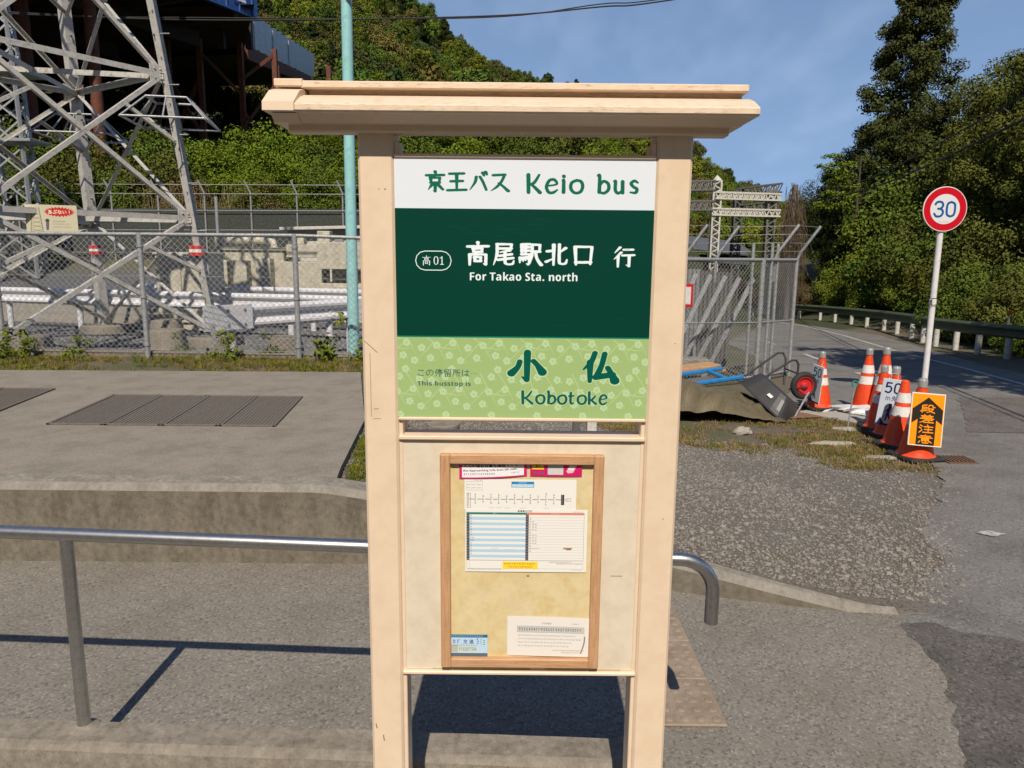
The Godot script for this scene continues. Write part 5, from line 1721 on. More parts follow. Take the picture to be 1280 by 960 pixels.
	var cor := func(k: int, h: float) -> Vector3:
		var w := lerpf(0.75, 0.42, h / 9.6)
		if h > 7.0:
			w = lerpf(0.5, 0.1, (h - 7.0) / 2.6)
		var a := PI / 2 * k + 0.5
		return Vector3(cc.x + cos(a) * w, 0.8 + h, cc.y + sin(a) * w)
	for f in 4:
		b = MB.new()
		for i in hs.size() - 1:
			b.bar(cor.call(f, hs[i]), cor.call(f, hs[i + 1]), 0.09, 0.09)
		part(b, "leg", M.galv, t2)
		for i in hs.size() - 1:
			for s in 2:
				b = MB.new()
				var mid := lerpf(hs[i], hs[i + 1], 0.5)
				b.bar(cor.call(f, hs[i] if s == 0 else mid), cor.call(f + 1, mid if s == 0 else hs[i + 1]), 0.05, 0.05)
				b.bar(cor.call(f + 1, hs[i] if s == 0 else mid), cor.call(f, mid if s == 0 else hs[i + 1]), 0.05, 0.05)
				part(b, "brace", M.galv, t2)
	for h: float in [1.4, 4.2, 6.2]:
		b = MB.new()
		b.box(Vector3(cc.x, 0.8 + h, cc.y), Vector3(1.9, 0.09, 1.1), 0.01)
		part(b, "platform", M.galv, t2)

func w_beam(t: Node3D, a: Vector3, e: Vector3, up: float, hgt: float) -> void:
	var d := (e - a).normalized()
	var sd := Vector3(-d.z, 0, d.x)
	if sd.z < 0.0:
		sd = -sd
	var wp := [Vector2(0.0, 1.0), Vector2(0.028, 0.95), Vector2(0.07, 0.86), Vector2(0.07, 0.76), Vector2(0.012, 0.60), Vector2(0.012, 0.40), Vector2(0.07, 0.24), Vector2(0.07, 0.14), Vector2(0.028, 0.05), Vector2(0.0, 0.0)]
	var b := MB.new()
	for i in wp.size() - 1:
		var p: Vector2 = wp[i]
		var q: Vector2 = wp[i + 1]
		b.face(a + sd * p.x + Vector3.UP * (up + p.y * hgt), a + sd * q.x + Vector3.UP * (up + q.y * hgt), e + sd * q.x + Vector3.UP * (up + q.y * hgt), e + sd * p.x + Vector3.UP * (up + p.y * hgt), sd)
	part(b, "beam", M.barrier, t)

func yard() -> void:
	var specs := [
		["white steel barrier with a flat end plate close behind the yard fence", Vector3(-4.02, 0.12, -9.72), Vector3(-2.0, 0.12, -12.3), 0.53, 0.33, [0.1, 0.60, 0.72, 0.95]],
		["long white steel barrier crossing the yard in front of the beige machines", Vector3(-10.5, 0.12, -15.2), Vector3(-1.0, 0.12, -12.6), 0.50, 0.32, [0.02, 0.2, 0.36, 0.52, 0.68, 0.8, 0.95]],
		["white steel barrier behind the long one, in front of the beige machines", Vector3(-8.2, 0.12, -16.2), Vector3(-0.6, 0.12, -13.8), 0.55, 0.32, [0.05, 0.3, 0.55, 0.8]]]
	for s: Array in specs:
		var t := thing("steel_barrier", s[0], "barrier", Vector3.ZERO, 0.0, "white barriers in the yard")
		w_beam(t, s[1], s[2], s[3], s[4])
		for u: float in s[5]:
			var p: Vector3 = Vector3(s[1]).lerp(s[2], u)
			var b := MB.new()
			b.tube([p + Vector3(0, -0.1, -0.05), p + Vector3(0, float(s[3]) + 0.3, -0.05)], 0.055, 14)
			part(b, "post", M.barrier, t)
		if specs[0] == s:
			for u: float in [0.0, 0.78]:
				var d := (Vector3(s[2]) - Vector3(s[1])).normalized()
				var p := Vector3(s[1]) + d * (u * 3.2)
				var b := MB.new()
				b.bar(p + Vector3(0.075, 0.70, 0.06) - d * 0.1, p + Vector3(0.075, 0.70, 0.06) + d * 0.62, 0.012, 0.34, Vector3.UP, 0.004)
				var pl := part(b, "end_plate", M.barrier, t)
				b = MB.new()
				for i in 4:
					b.box(p + Vector3(0.08, 0.60 + 0.2 * (i % 2), 0.068) + d * (0.25 if i < 2 else 0.5), Vector3(0.03, 0.03, 0.03), 0.006)
				part(b, "bolts", M.galv_old, pl)
	# concrete anchor blocks
	for q: Array in [[Vector3(-3.15, 0.12, -10.2), "tall tapered concrete block behind the white barrier"], [Vector3(-5.15, 0.12, -11.0), "tapered concrete block beside the right pylon foot"], [Vector3(-6.55, 0.12, -10.0), "dark tapered concrete block at the foot of the pylon brace"], [Vector3(-2.35, 0.12, -9.75), "low concrete block among weeds by the turquoise pole"], [Vector3(-5.9, 0.12, -12.6), "concrete block behind the middle pylon foot"]]:
		var b := MB.new()
		b.xf = Transform3D(Basis(Vector3.UP, PI / 4 + 0.1), Vector3.ZERO)
		b.lathe([Vector2(0.36, -0.1), Vector2(0.27, 0.40), Vector2(0.25, 0.42), Vector2(0.0, 0.42)], 4)
		var o := tag(part(b, "concrete_block", M.kerb), q[1], "concrete block", "tapered concrete blocks in the yard") as Node3D
		o.position = q[0]
		if "low" in String(q[1]):
			o.scale = Vector3(1.0, 0.6, 1.0)
	# turquoise pole
	var tp := thing("lamp_pole", "tall turquoise painted steel pole at the yard fence", "pole", Vector3(-2.16, 0.3, -10.0))
	var b := MB.new()
	b.tube([Vector3(0, -0.2, 0), Vector3(0.02, 3, 0), Vector3(0.05, 7.5, 0)], 0.077, 20, 0.066)
	part(b, "shaft", M.turquoise, tp)
	b = MB.new()
	b.tube([Vector3(0.05, 4.5, 0.05), Vector3(0.12, 4.52, 0.1)], 0.03, 8)
	part(b, "hook", M.galv, tp)
	# low bank wall across the yard
	b = MB.new()
	b.bar(Vector3(-16.0, 0.45, -17.6), Vector3(-5.8, 0.22, -15.6), 0.3, 0.5, Vector3.UP, 0.02)
	tag(part(b, "yard_wall", M.coping), "low pale concrete wall crossing the yard behind the pylon", "wall")
	# beige switchgear and transformers
	var box_thing := func(called: String, label: String, parts: Array, mat: Material) -> void:
		var t := thing(called, label, "switchgear", Vector3.ZERO, 0.0, "beige machines in the substation yard")
		for q: Array in parts:
			var bb := MB.new()
			if q.size() > 3:
				bb.tube(q[3], 0.085, 12)
			else:
				bb.box(q[1], q[2], 0.012)
			part(bb, q[0], mat, t)
	box_thing.call("switch_cabinet", "plain beige sheet steel cabinet beside the right pylon leg", [["cabinet", Vector3(-6.55, 0.95, -15.2), Vector3(1.05, 1.35, 0.8)], ["cap", Vector3(-6.55, 1.64, -15.2), Vector3(1.12, 0.05, 0.86)], ["door", Vector3(-6.8, 0.95, -14.785), Vector3(0.46, 1.2, 0.03)], ["door", Vector3(-6.3, 0.95, -14.785), Vector3(0.46, 1.2, 0.03)], ["foot", Vector3(-6.55, 0.2, -15.2), Vector3(0.9, 0.2, 0.7)]], M.beige)
	box_thing.call("transformer", "beige transformer with a bent pipe on top and cooling boxes", [["tank", Vector3(-6.15, 0.95, -18.2), Vector3(1.5, 1.55, 1.1)], ["cooler", Vector3(-6.8, 0.85, -17.5), Vector3(0.34, 1.3, 0.3)], ["cooler", Vector3(-6.35, 0.85, -17.5), Vector3(0.34, 1.3, 0.3)], ["cooler", Vector3(-5.8, 0.9, -17.5), Vector3(0.34, 1.3, 0.3)], ["lid", Vector3(-6.15, 1.76, -18.2), Vector3(1.6, 0.08, 1.2)], ["pipe", 0, 0, [Vector3(-6.9, 1.95, -18.0), Vector3(-6.0, 1.97, -18.0), Vector3(-5.72, 1.93, -17.9), Vector3(-5.66, 1.75, -17.85), Vector3(-5.66, 1.2, -17.8)]], ["box", Vector3(-6.95, 1.9, -17.95), Vector3(0.25, 0.3, 0.25)]], M.beige)
	box_thing.call("switch_cabinet", "stepped beige cabinet with a small white plate beside the transformer", [["cabinet", Vector3(-4.95, 1.05, -17.9), Vector3(0.95, 0.85, 0.8)], ["top_box", Vector3(-4.95, 1.72, -18.0), Vector3(0.8, 0.3, 0.6)], ["cabinet", Vector3(-4.95, 0.4, -17.95), Vector3(0.7, 0.6, 0.7)], ["stack", Vector3(-4.55, 2.02, -18.2), Vector3(0.3, 0.36, 0.3)], ["stack", Vector3(-5.15, 1.98, -18.2), Vector3(0.25, 0.2, 0.3)]], M.beige)
	box_thing.call("switch_house", "long low beige switch house with a dark slot along its front", [["base", Vector3(-2.6, 0.55, -17.6), Vector3(3.6, 0.9, 1.4)], ["inner_wall", Vector3(-2.6, 1.16, -18.1), Vector3(3.5, 0.34, 0.3)], ["roof_box", Vector3(-2.6, 1.62, -17.6), Vector3(3.6, 0.60, 1.5)], ["panel", Vector3(-3.5, 0.6, -16.885), Vector3(1.1, 0.7, 0.03)], ["panel", Vector3(-2.1, 0.6, -16.885), Vector3(1.3, 0.7, 0.03)]], M.beige)
	# white hut with a flat roof
	var hut := thing("hut", "small white hut with a flat roof behind the beige machines", "hut", Vector3(-5.2, 0, -23.0))
	b = MB.new()
	b.box(Vector3(0, 1.35, 0), Vector3(2.7, 2.0, 2.2), 0.01)
	part(b, "wall", M.hut, hut)
	b = MB.new()
	b.box(Vector3(0, 2.40, 0.1), Vector3(3.0, 0.09, 2.6), 0.01, Basis(Vector3.BACK, 0.03))
	part(b, "roof", M.white_old, hut)
	for k in 4:
		b = MB.new()
		b.box(Vector3(0.15 + k * 0.33, 2.0, 1.14), Vector3(0.26, 0.3, 0.1), 0.01)
		part(b, "meter_box", M.galv, hut)
	b = MB.new()
	b.box(Vector3(3.3, 3.05, -3.0), Vector3(2.6, 0.5, 0.1), 0.01, Basis(Vector3.BACK, -0.02))
	b.box(Vector3(3.3, 2.0, -3.1), Vector3(0.12, 2.4, 0.1), 0.01)
	var awn := tag(part(b, "white_panel", M.white_old), "white flat panel on a post behind the hut", "panel") as Node3D
	awn.position = Vector3(-5.2, 0, -23.0)
	# dark netting fence at the foot of the bank
	var nf := thing("netting_fence", "tall fence hung with black netting at the foot of the bank", "fence")
	var pts := []
	for k in 16:
		var x := -26.0 + k * 1.55
		pts.append(Vector3(x, land(x, -25.2 - 0.06 * k) - 0.1, -25.2 - 0.06 * k))
	for k in pts.size():
		var p: Vector3 = pts[k]
		b = MB.new()
		b.tube([p, p + Vector3(0, 2.35, 0), p + Vector3(-0.16, 2.75, 0.1)], 0.032, 8)
		part(b, "post", M.galv, nf)
		if k > 0:
			var q: Vector3 = pts[k - 1]
			b = MB.new()
			b.bar((q + Vector3(0, 0.92, -0.05)), (p + Vector3(0, 0.92, -0.05)), 0.012, 1.8, Vector3.UP)
			part(b, "netting", M.netting, nf)
			b = MB.new()
			for y: float in [0.35, 1.1, 1.75, 2.3, 2.6]:
				b.tube([q + Vector3(0, y, 0.06), p + Vector3(0, y, 0.06)], 0.012, 5)
			part(b, "line_wire", M.galv, nf)
	for q: Array in [[Vector3(-9.4, 1.1, -24.0), 2.3, "slim grey steel post in front of the black netting"], [Vector3(-6.2, 2.6, -33.0), 5.0, "thin grey utility post on the bank beyond the hut"]]:
		b = MB.new()
		b.tube([Vector3.ZERO, Vector3(0, q[1], 0)], 0.055, 10)
		var o := tag(part(b, "utility_post", M.galv), q[2], "post") as Node3D
		o.position = q[0]

func steel_deck() -> void:
	var t := thing("steel_deck", "high steel construction deck with a blue edge girder on rust red columns", "platform")
	var e1 := Vector2(-15.65, -48.0)
	var e0 := Vector2(-28.4, -20.5)
	var y := 15.5
	var d := (e1 - e0).normalized()
	var side := Vector2(d.y, -d.x)         # towards the left
	if side.x > 0:
		side = -side
	var b := MB.new()
	var up := func(p: Vector2, h: float) -> Vector3: return Vector3(p.x, h, p.y)
	# deck plate
	var c := [e0, e1, e1 + side * 46.0, e0 + side * 46.0]
	b.face(up.call(c[0], y + 0.9), up.call(c[1], y + 0.9), up.call(c[2], y + 0.9), up.call(c[3], y + 0.9), Vector3.DOWN)
	b.face(up.call(c[0], y + 1.2), up.call(c[1], y + 1.2), up.call(c[2], y + 1.2), up.call(c[3], y + 1.2), Vector3.UP)
	part(b, "deck_plate", M.rust_dark, t)
	# edge girder in panels with stiffeners
	var n := 10
	for k in n:
		b = MB.new()
		var p := e0.lerp(e1, float(k) / n)
		var q := e0.lerp(e1, (k + 1.0) / n)
		b.bar(up.call(p, y + 0.75), up.call(q.lerp(p, 0.004), y + 0.75), 0.12, 1.5, Vector3.UP, 0.01)
		for s in 3:
			var m := p.lerp(q, (s + 0.5) / 3.0) - side * 0.09
			b.bar(up.call(m, y + 0.05), up.call(m, y + 1.45), 0.05, 0.09)
		b.bar(up.call(p - side * 0.1, y + 0.06), up.call(q - side * 0.1, y + 0.06), 0.2, 0.08)
		part(b, "edge_girder", M.blue_girder, t)
	# white lettering mark on the girder, then hoarding on top
	b = MB.new()
	b.bar(up.call(e0.lerp(e1, 0.93) - side * 0.16, y + 0.75), up.call(e0.lerp(e1, 0.965) - side * 0.16, y + 0.75), 0.01, 0.16)
	part(b, "stencil", M.band, t)
	for k in 7:
		b = MB.new()
		b.bar(up.call(e0.lerp(e1, 0.6 + k * 0.056), y + 2.4), up.call(e0.lerp(e1, 0.655 + k * 0.056), y + 2.4), 0.05, 1.8)
		part(b, "hoarding_panel", M.galv, t)
	for k in 9:
		b = MB.new()
		var p := e0.lerp(e1, (k + 0.5) / 9.0)
		b.bar(up.call(p, y + 0.3), up.call(p + side * 45.0, y + 0.3), 0.3, 1.1)
		part(b, "cross_beam", M.rust_dark, t)
	for k in 6:
		b = MB.new()
		var o := side * (5.0 + k * 7.5)
		b.bar(up.call(e0 + o, y - 0.5), up.call(e1 + o, y - 0.5), 0.3, 0.9)
		part(b, "long_beam", M.rust_dark, t)
	for q: Array in [[Vector3(-24.95, 4.0, -40.0), 0.34], [Vector3(-21.5, 4.0, -40.0), 0.30], [Vector3(-29.5, 4.0, -41.0), 0.34], [Vector3(-34.0, 4.0, -42.0), 0.34], [Vector3(-30.0, 4.0, -52.0), 0.34], [Vector3(-25.0, 4.0, -54.0), 0.34], [Vector3(-38.0, 4.0, -31.0), 0.34], [Vector3(-44.0, 4.0, -36.0), 0.34]]:
		b = MB.new()
		b.tube([q[0], Vector3(q[0].x, y - 0.1, q[0].z)], q[1], 20)
		part(b, "column", M.rust_red, t)
	# lower deck behind, on braced trestles
	var t2 := thing("trestle_bridge", "rusty trestle bridge with a silver panelled parapet climbing away behind the blue girder", "bridge")
	var a0 := Vector3(-19.3, 15.6, -56.0)
	var a1 := Vector3(-21.7, 19.6, -84.0)
	b = MB.new()
	var lw := Vector3(-40, 0, -6)
	b.face(a0 + Vector3(0, 0.4, 0), a1 + Vector3(0, 0.4, 0), a1 + lw + Vector3(0, 0.4, 0), a0 + lw + Vector3(0, 0.4, 0), Vector3.UP)
	b.face(a0 + Vector3(0, 0.0, 0), a1, a1 + lw, a0 + lw, Vector3.DOWN)
	b.face(a0 + Vector3(4.0, 0.4, 9.5), a0 + Vector3(0, 0.4, 0), a0 + lw + Vector3(0, 0.4, 0), a0 + lw + Vector3(0, 0.4, 9.5), Vector3.UP)
	part(b, "deck_plate", M.rust_dark, t2)
	b = MB.new()
	b.bar(a0 + Vector3(0.1, 0.1, 0), a1 + Vector3(0.1, 0.1, 0), 0.3, 0.9)
	part(b, "edge_beam", M.rust_red, t2)
	for k in 14:
		b = MB.new()
		var p := a0.lerp(a1, k / 14.0)
		var q := a0.lerp(a1, (k + 0.98) / 14.0)
		for i in 8:
			b.bar(p + Vector3(0.15, 0.65 + i * 0.3, 0), q + Vector3(0.15, 0.85 + i * 0.3, 0), 0.05, 0.285, Vector3(0.05, 1, 0))
		part(b, "parapet_panel", M.silver, t2)
	for k in 3:
		b = MB.new()
		var p := a0.lerp(a1, 0.08 + k * 0.22)
		b.bar(p + Vector3(0.2, 0.6, 0), p + Vector3(0.2, 2.7, 0), 0.12, 0.12)
		part(b, "parapet_post", M.white_old, t2)
	for q: Array in [[-18.2, -52.0], [-16.4, -53.5], [-17.6, -58.0], [-13.8, -58.0], [-20.5, -51.0], [-22.8, -51.5], [-26.0, -58.0], [-20.0, -64.0]]:
		b = MB.new()
		var gy := land(q[0], q[1])
		b.bar(Vector3(q[0], gy - 0.5, q[1]), Vector3(q[0], 15.3, q[1]), 0.32, 0.32, Vector3.BACK)
		part(b, "column", M.rust_red, t2)
	for q: Array in [[Vector3(-18.2, 10, -52), Vector3(-16.4, 13, -53.5)], [Vector3(-18.2, 13, -52), Vector3(-16.4, 15, -53.5)], [Vector3(-16.4, 8, -53.5), Vector3(-18.2, 11, -52)], [Vector3(-16.4, 9.2, -53.5), Vector3(-13.8, 10, -58)], [Vector3(-18.2, 12, -52), Vector3(-20.5, 14.5, -51)], [Vector3(-20.5, 9, -51), Vector3(-22.8, 13, -51.5)], [Vector3(-20.5, 13, -51), Vector3(-22.8, 9, -51.5)], [Vector3(-26.0, 9, -58), Vector3(-22.8, 14, -51.5)]]:
		b = MB.new()
		b.bar(q[0], q[1], 0.2, 0.2)
		part(b, "brace", M.rust_red, t2)
	for x: float in [-19.2, -17.4]:
		b = MB.new()
		b.bar(Vector3(x, 14.8, -51.5), Vector3(x, 16.6, -51.5), 0.4, 0.4)
		part(b, "upper_post", M.rust_dark, t2)

func gantry() -> void:
	var t := thing("lattice_gantry", "white lattice steel gantry with two beams rising above the fence", "gantry")
	var lat := func(called: String, a: Vector3, e: Vector3, w: float, m: Material, cells: int) -> void:
		var b := MB.new()
		var dd := (e - a)
		var u := Vector3.UP if absf(dd.normalized().y) < 0.5 else Vector3.RIGHT
		for s: Array in [[0.5, 0.5], [0.5, -0.5], [-0.5, 0.5], [-0.5, -0.5]]:
			var o := u * w * float(s[0]) + Vector3.BACK * w * float(s[1])
			b.bar(a + o, e + o, 0.075, 0.075)
		for k in cells:
			for f: float in [-0.5, 0.5]:
				var p := a.lerp(e, float(k) / cells)
				var q := a.lerp(e, (k + 0.5) / cells)
				var r := a.lerp(e, (k + 1.0) / cells)
				b.bar(p + u * w * 0.5 + Vector3.BACK * w * f, q - u * w * 0.5 + Vector3.BACK * w * f, 0.05, 0.03, Vector3.BACK)
				b.bar(q - u * w * 0.5 + Vector3.BACK * w * f, r + u * w * 0.5 + Vector3.BACK * w * f, 0.05, 0.03, Vector3.BACK)
		part(b, called, m, t)
	lat.call("post", Vector3(9.3, -1.0, -35), Vector3(9.3, 5.1, -35), 0.34, M.white_old, 16)
	lat.call("post", Vector3(11.9, -1.0, -35.2), Vector3(11.9, 4.8, -35.2), 0.34, M.galv_old, 16)
	lat.call("post", Vector3(10.9, -1.0, -37.0), Vector3(10.9, 4.9, -37.0), 0.34, M.sheet_dark, 16)
	lat.call("beam", Vector3(9.2, 4.45, -34.9), Vector3(12.3, 4.40, -35.1), 0.28, M.white_old, 12)
	lat.call("beam", Vector3(9.1, 3.72, -34.9), Vector3(12.3, 3.68, -35.1), 0.28, M.white_old, 12)
	lat.call("beam", Vector3(5.5, 4.7, -34.0), Vector3(9.2, 4.9, -35.0), 0.4, M.galv_old, 12)
	lat.call("beam", Vector3(5.5, 3.9, -34.0), Vector3(9.2, 4.0, -35.0), 0.4, M.galv_old, 12)
	lat.call("beam", Vector3(10.9, 4.75, -37.0), Vector3(12.6, 4.9, -36.0), 0.4, M.sheet_dark, 6)
	lat.call("beam", Vector3(10.9, 3.95, -37.0), Vector3(12.6, 4.1, -36.0), 0.4, M.sheet_dark, 6)
	lat.call("post", Vector3(5.5, -1.0, -34.0), Vector3(5.5, 5.0, -34.0), 0.34, M.galv_old, 16)
	var b := MB.new()
	b.xf = Transform3D(Basis(Vector3.UP, PI / 4), Vector3(9.3, 5.1, -35))
	b.lathe([Vector2(0.28, 0.0), Vector2(0.0, 0.28)], 4)
	part(b, "cap", M.white_old, t)
	var sh := thing("shed", "grey roofed shed beyond the lattice gantry", "shed", Vector3(10.5, -0.8, -44.0))
	b = MB.new()
	b.box(Vector3(0, 1.3, 0), Vector3(5.5, 2.6, 3.0), 0.02)
	part(b, "wall", M.rust_dark, sh)
	b = MB.new()
	b.box(Vector3(0, 3.25, 0.2), Vector3(6.2, 0.12, 4.2), 0.02, Basis(Vector3.BACK, -0.10) * Basis(Vector3.RIGHT, 0.2))
	part(b, "roof", M.sheet_dark, sh)

func cables() -> void:
	var cab := func(label: String, pts: Array, r: float) -> void:
		var b := MB.new()
		var cu := []
		for k in pts.size() - 1:
			var p0: Vector3 = pts[maxi(k - 1, 0)]
			var p3: Vector3 = pts[mini(k + 2, pts.size() - 1)]
			for i in 8:
				cu.append(Vector3(pts[k]).cubic_interpolate(pts[k + 1], p0, p3, i / 8.0))
		cu.append(pts[pts.size() - 1])
		b.tube(cu, r, 7)
		tag(part(b, "overhead_cable", M.rubber), label, "cable")
	var far_cable := func(lift: float) -> Array:
		var out := []
		for q: Vector2 in [Vector2(-16.0, 4.7), Vector2(-8.5, 4.22), Vector2(-5.2, 4.05), Vector2(-3.1, 3.99), Vector2(-0.36, 4.05), Vector2(0.85, 4.15), Vector2(1.75, 4.25), Vector2(6, 4.95), Vector2(12, 6.2)]:
			out.append(Vector3(q.x * 1.75, 1.68 + (q.y - 1.68) * 1.75 + lift * sin(q.x * 1.3), -14.0))
		return out
	cab.call("black overhead cable sagging across in front of the hillside", far_cable.call(0.0), 0.013)
	cab.call("second black cable twined along the cable before the hillside", far_cable.call(0.05), 0.010)
	cab.call("upper cable passing in front of the roadside trees", [Vector3(3.5, 4.9, 6), Vector3(7.85, 4.18, -12), Vector3(11.6, 4.25, -25), Vector3(15.5, 4.9, -40)], 0.014)
	cab.call("lower thick cable passing in front of the roadside trees", [Vector3(3.5, 4.6, 6), Vector3(7.95, 3.85, -12), Vector3(11.7, 3.95, -25), Vector3(15.6, 4.6, -40)], 0.022)

# ---------------------------------------------------------------- plants
func leafy(sd: int, centres: Array, per: int, spread: Vector3, size: float, flat := 0.3, long := 1.5) -> ArrayMesh:
	# many leaf-sized faces round each clump centre
	var r := RandomNumberGenerator.new()
	r.seed = sd
	var v := PackedVector3Array()
	var n := PackedVector3Array()
	var c := PackedColorArray()
	for q: Array in centres:
		var o: Vector3 = q[0]
		var rad: float = q[1]
		var tone := r.randf_range(0.72, 1.3)
		var hue := r.randf_range(-0.12, 0.12)
		for k in per:
			var d := Vector3(r.randfn(), r.randfn(), r.randfn())
			d = d.normalized() * pow(r.randf(), 0.45)
			var p := o + d * rad * spread
			var nn := (d + Vector3(0, flat, 0) + Vector3(r.randfn(), r.randfn(), r.randfn()) * 0.45).normalized()
			var u := nn.cross(Vector3(r.randfn(), r.randfn(), r.randfn())).normalized()
			var w := nn.cross(u)
			var s := size * r.randf_range(0.6, 1.3)
			var a := p - u * s * 0.5 * long
			var e := p + u * s * 0.5 * long
			var f := p + w * s * 0.42
			var g := p - w * s * 0.42 + nn * s * 0.12
			var t := tone * r.randf_range(0.8, 1.2)
			var col := Color(t * (1.0 + hue), t, t * (1.0 - hue))
			v.append(a); v.append(f); v.append(e); v.append(a); v.append(e); v.append(g)
			for i in 6:
				n.append(nn); c.append(col)
	var arr := []
	arr.resize(Mesh.ARRAY_MAX)
	arr[Mesh.ARRAY_VERTEX] = v
	arr[Mesh.ARRAY_NORMAL] = n
	arr[Mesh.ARRAY_COLOR] = c
	var m := ArrayMesh.new()
	m.add_surface_from_arrays(Mesh.PRIMITIVE_TRIANGLES, arr)
	return m

func crown_spots(sd: int, rad: Vector3, count: int, clump: float, base: float) -> Array:
	# clump centres spread through an uneven dome whose foot is at height base
	var r := RandomNumberGenerator.new()
	r.seed = sd
	var out := []
	for k in count:
		var d := Vector3(r.randfn(), r.randfn() * 0.9, r.randfn()).normalized()
		var lump := 0.78 + 0.34 * sin(d.x * 4.0 + sd) * cos(d.z * 5.0 + sd * 2.0) + 0.1 * r.randf()
		var q := d * rad * lump * pow(r.randf(), 0.33)
		out.append([Vector3(q.x, base + rad.y + q.y, q.z), clump * r.randf_range(0.6, 1.25)])
	return out

func trunk(b: MB, sd: int, h: float, r0: float, limbs: int, reach: float) -> void:
	var r := RandomNumberGenerator.new()
	r.seed = sd
	var pts := [Vector3(0, -0.3, 0)]
	for k in 4:
		pts.append(Vector3(r.randfn() * 0.05 * h * 0.3, h * (k + 1) / 4.0, r.randfn() * 0.05 * h * 0.3))
	b.tube(pts, r0, 8, r0 * 0.35)
	for k in limbs:
		var s: Vector3 = Vector3(pts[2]).lerp(pts[4], r.randf() * 0.9)
		var a := TAU * k / limbs + r.randf()
		var e := s + Vector3(cos(a) * reach, reach * r.randf_range(0.5, 1.1), sin(a) * reach)
		b.tube([s, s.lerp(e, 0.5) + Vector3(0, -0.05 * reach, 0), e], r0 * 0.38, 6, r0 * 0.1)

func tree(called: String, label: String, at: Vector3, crown: Mesh, stem: Mesh, mat: Material, sc: Vector3, turn: float, group: String) -> Node3D:
	var t := thing(called, label, "shrub" if "shrub" in called or "bush" in called else "tree", at, turn, group)
	t.scale = sc
	put(stem, "trunk", M.bark, t)
	put(crown, "crown", mat, t)
	return t

func sized(label: String, k: float, small: float, large: float) -> String:
	return ("small " if k < small else "large " if k > large else "") + label

func forest() -> void:
	# the wooded hillside, one mass
	var kinds := []
	for k in 3:
		kinds.append(leafy(400 + k, crown_spots(410 + k, Vector3(3.0, 3.0, 3.0), 80, 0.9, 0.8), 105, Vector3(1, 0.8, 1), 0.25, 0.35, 1.3))
	# a conifer for the hill
	var cs := []
	var r := RandomNumberGenerator.new()
	r.seed = 31
	for k in 60:
		var u := pow(r.randf(), 0.8)
		var a := r.randf() * TAU
		var w := lerpf(2.6, 0.3, u) * sqrt(r.randf())
		cs.append([Vector3(cos(a) * w, 1.0 + u * 6.6, sin(a) * w), lerpf(1.0, 0.45, u)])
	kinds.append(leafy(404, cs, 80, Vector3(1, 0.7, 1), 0.26, 0.1, 1.6))
	var spots := [[], [], [], []]
	var z := -58.0
	while z > -300.0:
		var st := lerpf(4.2, 6.0, clampf((-z - 58.0) / 120.0, 0, 1))
		var x := -260.0
		while x < 125.0:
			var px := x + r.randfn() * st * 0.35
			var pz := z + r.randfn() * st * 0.35
			x += st
			if px < pz * 0.85 - 10.0 or px > -pz * 0.42:
				continue
			if pz > -62.0 and px < -10.5 and px > -75.0:      # under the decks
				continue
			if pz > -84.0 and px < -19.0 and px > -60.0:
				continue
			if px > -6.0 and pz > -64.0:
				continue
			var f := nz.get_noise_2d(px * 5.0, pz * 5.0)
			var k := r.randi() % 3
			if f > 0.30 or r.randf() < 0.03:
				k = 3
			var size := r.randf_range(0.75, 1.3)
			if px > -pz * 0.2 and pz > -170.0:
				size *= 0.6
				k = k % 3
			spots[k].append([px, pz, size, f])
		z -= st * 0.9
	var nm := ["spring green broadleaf wood covering the hillside", "mid green broadleaf wood covering the hillside", "olive broadleaf wood covering the hillside", "dark conifers scattered over the hillside"]
	var cols := [Color(0.145, 0.190, 0.028), Color(0.100, 0.145, 0.026), Color(0.128, 0.128, 0.040), Color(0.045, 0.066, 0.020)]
	for k in 4:
		var mm := MultiMesh.new()
		mm.transform_format = MultiMesh.TRANSFORM_3D
		mm.use_colors = true
		mm.mesh = kinds[k]
		mm.instance_count = spots[k].size()
		for i in spots[k].size():
			var q: Array = spots[k][i]
			var s: float = q[2]
			var bs := Basis(Vector3.UP, r.randf() * TAU).scaled(Vector3(s, s * r.randf_range(0.85, 1.2), s))
			mm.set_instance_transform(i, Transform3D(bs, Vector3(q[0], land(q[0], q[1]) - 0.6, q[1])))
			var t := r.randf_range(0.62, 1.35)
			var warm := r.randf_range(-0.15, 0.22)
			mm.set_instance_color(i, Color(t * (1.0 + warm), t, t * (1.0 - warm * 0.5)))
		var o := MultiMeshInstance3D.new()
		o.multimesh = mm
		o.name = uniq(self, "hillside_wood")
		o.material_override = leaf_mat(cols[k])
		add_child(o)
		tag(o, nm[k], "wood", "", "stuff")

